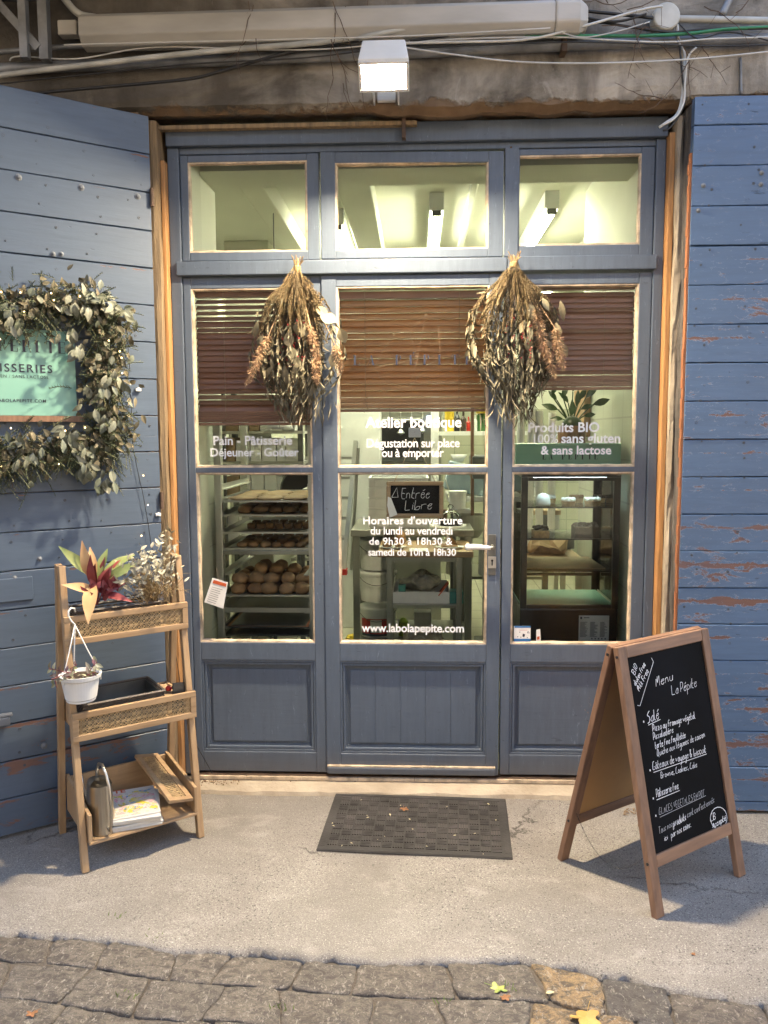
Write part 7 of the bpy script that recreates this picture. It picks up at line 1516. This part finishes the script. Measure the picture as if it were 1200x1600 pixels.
item('small_teal_box', 'little teal box inside the white box on the trolley', 'box', lambda m: m.box(a3.x - .02, a3.x + .02, 1.01, 1.05, zz1 - .03, zz1 + .035), 'teal', (a3.x, 1.03, zz1 - .03))
crumple('plastic_bag', 'see-through bag of brown bread on the bottom trolley shelf', 'bag', (.03, 1.15, .30), (.16, .12, .10), M('bag_brown', (.20, .13, .08), .3, var=.3, vs=12, col2=(.42, .38, .28)), 11)
# buckets
for i, (z0_, lab) in enumerate(((.271, 'white bucket with a red and white label at the bottom of the stack'), (.50, 'white bucket in the middle of the stack under the steel table'), (.70, 'white bucket on top of the stack under the steel table'))):
    q = at(590, 950, 1.62); t = thing('bucket', lab, 'bucket', (q.x, 1.62, z0_), 0, 'white buckets stacked under the steel table'); h_ = .19
    mb = MB(); mb.lathe([(0, 0), (.105, 0), (.118, h_ * .86), (.125, h_ * .87), (.126, h_ * .95), (.122, h_), (0, h_)], (q.x, 1.62, z0_ + .001), 32); mb.build('bucket_body', 'whitepl', t, smooth=False)
    mb = MB(); mb.tube([V(q.x + .126 * math.cos(a), 1.62 + .126 * math.sin(a) - .004, z0_ + h_ * .9 - .06 * math.sin(math.pi * k / 10)) for k, a in enumerate([R(200 + 14 * j) for j in range(11)])], .002, 5); mb.build('handle', 'darksteel', t)
    if i == 0:
        for nm, m_, A0, A1, zz_0, zz_1, rr_2 in (('label', 'redpl', 215, 325, .03, .125, .1165), ('label_edge', 'ink', 215, 325, .015, .03, .1150), ('label_centre', 'paper', 250, 285, .04, .12, .1185)):
            mb = MB(); n = 10; vs = []
            for k in range(n + 1): a = R(A0 + (A1 - A0) * k / n); vs += [(q.x + rr_2 * math.cos(a), 1.62 + rr_2 * math.sin(a), z0_ + zz_0), (q.x + rr_2 * math.cos(a), 1.62 + rr_2 * math.sin(a), z0_ + zz_1)]
            mb.add(vs, [(2 * k, 2 * k + 2, 2 * k + 3, 2 * k + 1) for k in range(n)]); mb.build(nm, m_, t)
# stepladder
sl2 = thing('stepladder', 'aluminium stepladder leaning at the left behind the door pane', 'stepladder', (-.5, 2.2, .03)); F2 = [at(538, 892, 2.2), at(560, 690, 2.35), at(553, 760, 2.25)]
mb = MB(); mb.bar(at(537, 895, 2.2), at(556, 690, 2.5), .03, .06, (1, 0, 0)); mb.build('front_rail', 'alu', sl2); mb = MB(); mb.bar(at(549, 890, 2.5), at(560, 700, 2.45), .022, .04, (1, 0, 0)); mb.build('rear_rail', 'alu', sl2); mb = MB(); mb.cbox(at(538, 893, 2.19), (.04, .07, .04)); mb.build('rubber_foot', 'redpl', sl2)
for i in range(6): mb = MB(); q = at(537, 895, 2.2).lerp(at(556, 690, 2.5), (i + .6) / 6.5); mb.box(q.x - .38, q.x - .015, q.y - .03, q.y + .04, q.z, q.z + .02); mb.build('step', 'alu', sl2)
# oven against the back
ov = thing('oven', 'large stainless steel deck oven at the back of the shop', 'oven', (-.1, 3.3, .03)); a = at(564, 643, 3.0); b = at(690, 643, 3.0); zo = a.z
mb = MB(); mb.box(a.x, b.x, 3.0, 3.7, .03, zo); mb.build('oven_body', sm, ov, bevel=.006)
for (y0_, y1_) in ((652, 722), (735, 800)):
    p = at(588, y1_, 2.98); q = at(662, y0_, 2.98); mb = MB(); mb.box(p.x, q.x, 2.975, 2.999, p.z, q.z); o = mb.build('oven_door', 'darksteel', ov, bevel=.004); mb = MB(); mb.box(p.x + .03, q.x - .03, 2.970, 2.9745, p.z + .04, q.z - .03); mb.build('door_window', 'black', o); mb = MB(); mb.tube([(p.x + .01, 2.95, q.z - .02), (q.x - .01, 2.95, q.z - .02)], .008, 8); mb.build('handle', 'alu', o)
mb = MB(); q = at(671, 655, 2.99); mt['screen'] = EMIT('lit_screen', (.45, .6, 1.0), 1.6); mb.box(q.x - .022, q.x + .022, 2.99, 2.9992, q.z - .03, q.z + .025); mb.build('control_screen', 'screen', ov)
mb = MB(); q = at(579, 652, 2.99); mb.box(q.x - .025, q.x + .02, 2.99, 2.9994, q.z - .06, q.z + .02); q = at(580, 745, 2.99); mb.box(q.x - .02, q.x + .02, 2.99, 2.9994, q.z - .05, q.z + .03); mb.build('warning_sticker', 'lime', ov)
# dark shelving left of the oven
ds = thing('dark_shelving', 'dark shelving with pans left of the oven', 'shelving', (-.7, 3.2, .03)); mb = MB(); mb.box(-.78, -.47, 3.3, 3.32, .03, 1.75); mb.build('back_panel', 'darksteel', ds)
for z in (.5, .8, 1.08, 1.3, 1.58): mb = MB(); mb.box(-.78, -.47, 2.95, 3.3, z, z + .02); mb.build('shelf', 'alu', ds)
q = at(545, 653, 2.94); item('red_tin', 'red tin on the top shelf at the left of the door pane', 'tin', lambda m: m.box(q.x - .055, q.x + .03, 2.97, 3.05, 1.601, 1.665), 'redpl', (q.x, 3.0, 1.6), bevel=.004); q = at(544, 700, 2.9)
item('white_roll', 'big white paper roll on the shelf left of the oven', 'roll', lambda m: m.tube([(q.x - .07, 3.1, 1.42), (q.x + .10, 3.06, 1.42)], .085, 20), 'paper', (q.x, 3.1, 1.33)); item('dark_pans', 'dark pans stacked left of the oven below the paper roll', 'pans', lambda m: [m.lathe([(0, 0), (.10, 0), (.11, .05), (.1, .05), (0, .04)], (-.62, 3.1, 1.101 + k * .045), 20) for k in range(3)], 'black', (-.62, 3.1, 1.1))
# right hand wall shelf with bottles
ws = thing('wall_shelf', 'white wall shelf of bottles at the right of the oven', 'shelf', (.40, 2.7, 1.4)); zs_ = at(720, 674, 2.6).z; xa, xb = at(687, 674, 2.6).x, at(775, 674, 2.6).x
mb = MB(); mb.box(xa, xb + .25, 2.6, 2.85, zs_ - .03, zs_); mb.build('shelf_board', 'white', ws); mb = MB(); mb.box(xa - .06, xa, 2.85, 2.95, .9, 1.95); mb.build('upright', 'white', ws)
def bottle(px, mat, r_, h_, lab, y=2.68, neck=True): q = at(px, 670, y); prof = [(0, 0), (r_, 0), (r_, h_ * .6), (r_ * .35, h_ * .75), (r_ * .35, h_), (0, h_)] if neck else [(0, 0), (r_, 0), (r_ * 1.02, h_ * .9), (r_ * .7, h_), (0, h_)]; mb = MB(); mb.lathe(prof, (q.x, y, zs_ + .001), 16); tag(mb.build('bottle', mat, loc=(q.x, y, zs_), smooth=False), lab, 'bottle')
mt['green'] = M('green_glassy', (.05, .13, .04), .2, b=0); bottle(702, 'yel', .035, .17, 'big yellow plastic bottle on the wall shelf', 2.66, False); bottle(714, 'black', .022, .17, 'dark bottle just right of the yellow one', 2.7); bottle(724, 'choc', .022, .15, 'brown bottle in the middle of the wall shelf'); bottle(732, 'redpl', .016, .11, 'short red-capped bottle on the wall shelf', 2.72); bottle(742, 'whitepl', .022, .12, 'pale bottle on the wall shelf near the pole'); bottle(752, 'green', .034, .13, 'wide green jar at the right of the wall shelf', 2.68, False)
q = at(755, 641, 2.7); item('straw_basket', 'orange-yellow bowl stacked on the green jar', 'bowl', lambda m: m.lathe([(0, 0), (.05, 0), (.075, .04), (.07, .045), (0, .01)], (q.x, 2.68, zs_ + .132), 20), 'yel', (q.x, 2.68, zs_ + .13))
o = run('wooden_pole', 'teakV', 'upright brown wooden pole at the right of the door pane', 'pole', [(739, 610, 1.9), (738, 680, 1.9), (738, 760, 1.9), (738, 815, 1.9)], .012)
# grey-blue counter, mixer, pot
ct2 = thing('counter', 'blue-grey counter under the wall shelf at the right', 'counter', (.5, 2.4, .03)); mb = MB(); a = at(690, 735, 2.3); mb.box(.22, .95, 2.3, 2.9, 1.06, 1.10); mb.build('counter_top', 'mag', ct2, bevel=.004)
for x in (.24, .90): mb = MB(); mb.box(x, x + .04, 2.32, 2.36, .03, 1.06); mb.build('leg', 'darksteel', ct2)
mb = MB(); mb.box(.24, .94, 2.32, 2.88, .5, .52); mb.build('lower_shelf', 'steel', ct2)
mt['bluegrey'] = M('blue_grey_plastic', (.28, .36, .40), .5, b=0)
item('blue_crate', 'pale blue plastic crate tilted on the counter', 'crate', lambda m: m.cbox((.36, 2.45, 1.22), (.30, .25, .20), rot('Y', 12)), 'bluegrey', (.36, 2.45, 1.11), bevel=.01)
for i, (x, r_, h_) in enumerate(((.30, .06, .05), (.42, .05, .07), (.50, .07, .05))): item('mixing_bowl', ['wide pale bowl on the blue crate', 'narrow pale bowl beside the wide one', 'pale bowl near the wooden pole'][i], 'bowl', lambda m: m.lathe([(0, 0), (r_ * .5, 0), (r_, h_), (r_ * .94, h_), (0, .012)], (x, 2.4, 1.345 if i == 0 else 1.102), 20), 'porcelain', (x, 2.4, 1.345 if i == 0 else 1.102), smooth=True)
mx_ = thing('dough_mixer', 'dark floor-standing dough mixer at the right of the door pane', 'mixer', (.42, 2.0, .03)); mb = MB(); mb.box(.40, .56, 1.95, 2.2, .03, .12); mb.box(.46, .53, 2.08, 2.2, .12, 1.25); mb.box(.36, .55, 1.85, 2.2, 1.25, 1.40); mb.build('mixer_body', 'darksteel', mx_, bevel=.012)
q = at(733, 838, 1.8); mb = MB(); mb.lathe([(0, 0), (.07, 0), (.10, .05), (.10, .15), (.105, .152), (.095, .15), (.09, .06), (0, .02)], (q.x, 1.85, .87), 28); mb.build('mixing_bowl', 'steel', mx_, smooth=False); mb = MB(); mb.tube([(q.x, 1.85, .03), (q.x, 1.85, .87)], .025, 10); mb.build('bowl_stand', 'steel', mx_)
run('bent_rod', 'alu', 'thin bent steel rod in front of the dough mixer', 'rod', [(696, 748, 1.8), (703, 770, 1.8), (709, 778, 1.8), (716, 774, 1.8)], .004)
item('white_tub', 'white lidded tub behind the slate sign', 'tub', lambda m: m.lathe([(0, 0), (.05, 0), (.056, .10), (.06, .10), (.06, .115), (0, .115)], (.26, 1.75, at(700, 790, 1.75).z - .02), 20), 'whitepl', (.26, 1.75, at(700, 790, 1.75).z - .02))
mb = MB(); z = at(700, 790, 1.75).z - .022; mb.box(.2, .34, 1.68, 1.82, z - .02, z); tag(mb.build('small_shelf', 'alu', loc=(.27, 1.75, z - .02)), 'little metal shelf behind the slate sign', 'shelf')
item('yellow_cloth', 'yellow cloth on the floor near the stepladder', 'cloth', lambda m: m.ball((-.46, 2.3, .06), 1, 12, 8, 0, (.06, .05, .04), .12), 'yel', (-.46, 2.3, .03)); item('green_bottle', 'bright green bottle under the trolley top', 'bottle', lambda m: m.lathe([(0, 0), (.03, 0), (.03, .09), (.015, .11), (0, .115)], (at(630, 890, 1.6).x, 1.6, .271), 14), 'lime', (at(630, 890, 1.6).x, 1.6, .27))
item('cleaning_tub', 'white tub with a red stripe beside the green bottle', 'tub', lambda m: m.box(-.02, .09, 1.6, 1.7, .271, .42), 'whitepl', (.03, 1.65, .27), bevel=.004)

# more of the workshop's clutter
mt['tin'] = M('dull_tin', (.30, .28, .22), .4, .6, b=0); mt['brownb'] = M('brown_pot', (.16, .08, .04), .5)
for i, (x, y, z_, r_, h_, m_, lab) in enumerate(((-.72, 3.05, .821, .05, .12, 'tin', 'dull tin on the dark shelving, lowest filled shelf at the left'), (-.58, 3.05, .821, .06, .10, 'whitepl', 'white tub on the dark shelving beside the dull tin'), (-.53, 3.06, 1.321, .04, .13, 'brownb', 'brown jar at the end of the dark shelving'),
        (.62, 2.42, 1.101, .05, .14, 'tin', 'tin canister on the blue-grey counter'), (.74, 2.42, 1.101, .045, .18, 'brownb', 'brown canister at the back of the counter'), (.85, 2.4, 1.101, .05, .12, 'whitepl', 'white pot at the right end of the counter'),
        (.30, 2.45, .521, .09, .16, 'tin', 'wide tin pan under the counter'), (.55, 2.45, .521, .10, .2, 'whitepl', 'white tub under the counter'), (-.02, 1.62, None, .03, .1, 'brownb', 'brown jar on the steel table right of the crates'))):
    if z_ is None: z_ = at(548, 828, 1.4).z + .001; x = .16
    item('canister', lab, 'canister', lambda m: m.lathe([(0, 0), (r_, 0), (r_, h_ * .9), (r_ * 1.04, h_ * .9), (r_ * 1.04, h_), (0, h_)], (x, y, z_), 18), m_, (x, y, z_))
for i in range(7):
    q = at(575 + i * 17, 636, 2.9); mb = MB(); L_ = rnd.uniform(.10, .2); mb.tube([(q.x, 2.92, q.z + .02), (q.x, 2.92, q.z - L_)], .004, 6); mb.lathe([(0, 0), (rnd.uniform(.015, .035), .02), (.01, .05), (0, .05)], (q.x, 2.92, q.z - L_ - .03), 12); o = mb.build('hanging_utensil', rnd.choice(('alu', 'teakV', 'darksteel')), loc=(q.x, 2.92, q.z - L_)); tag(o, 'kitchen utensil hung above the oven, %s' % (CW[i] if i < 7 else ''), 'utensil', 'utensils hung above the oven')
mb = MB(); a = at(566, 634, 2.9); b = at(690, 634, 2.9); mb.tube([(a.x, 2.92, a.z + .02), (b.x, 2.92, a.z + .02)], .006, 8); tag(mb.build('utensil_rail', 'alu', loc=(a.x, 2.92, a.z)), 'steel rail for utensils above the oven', 'rail')
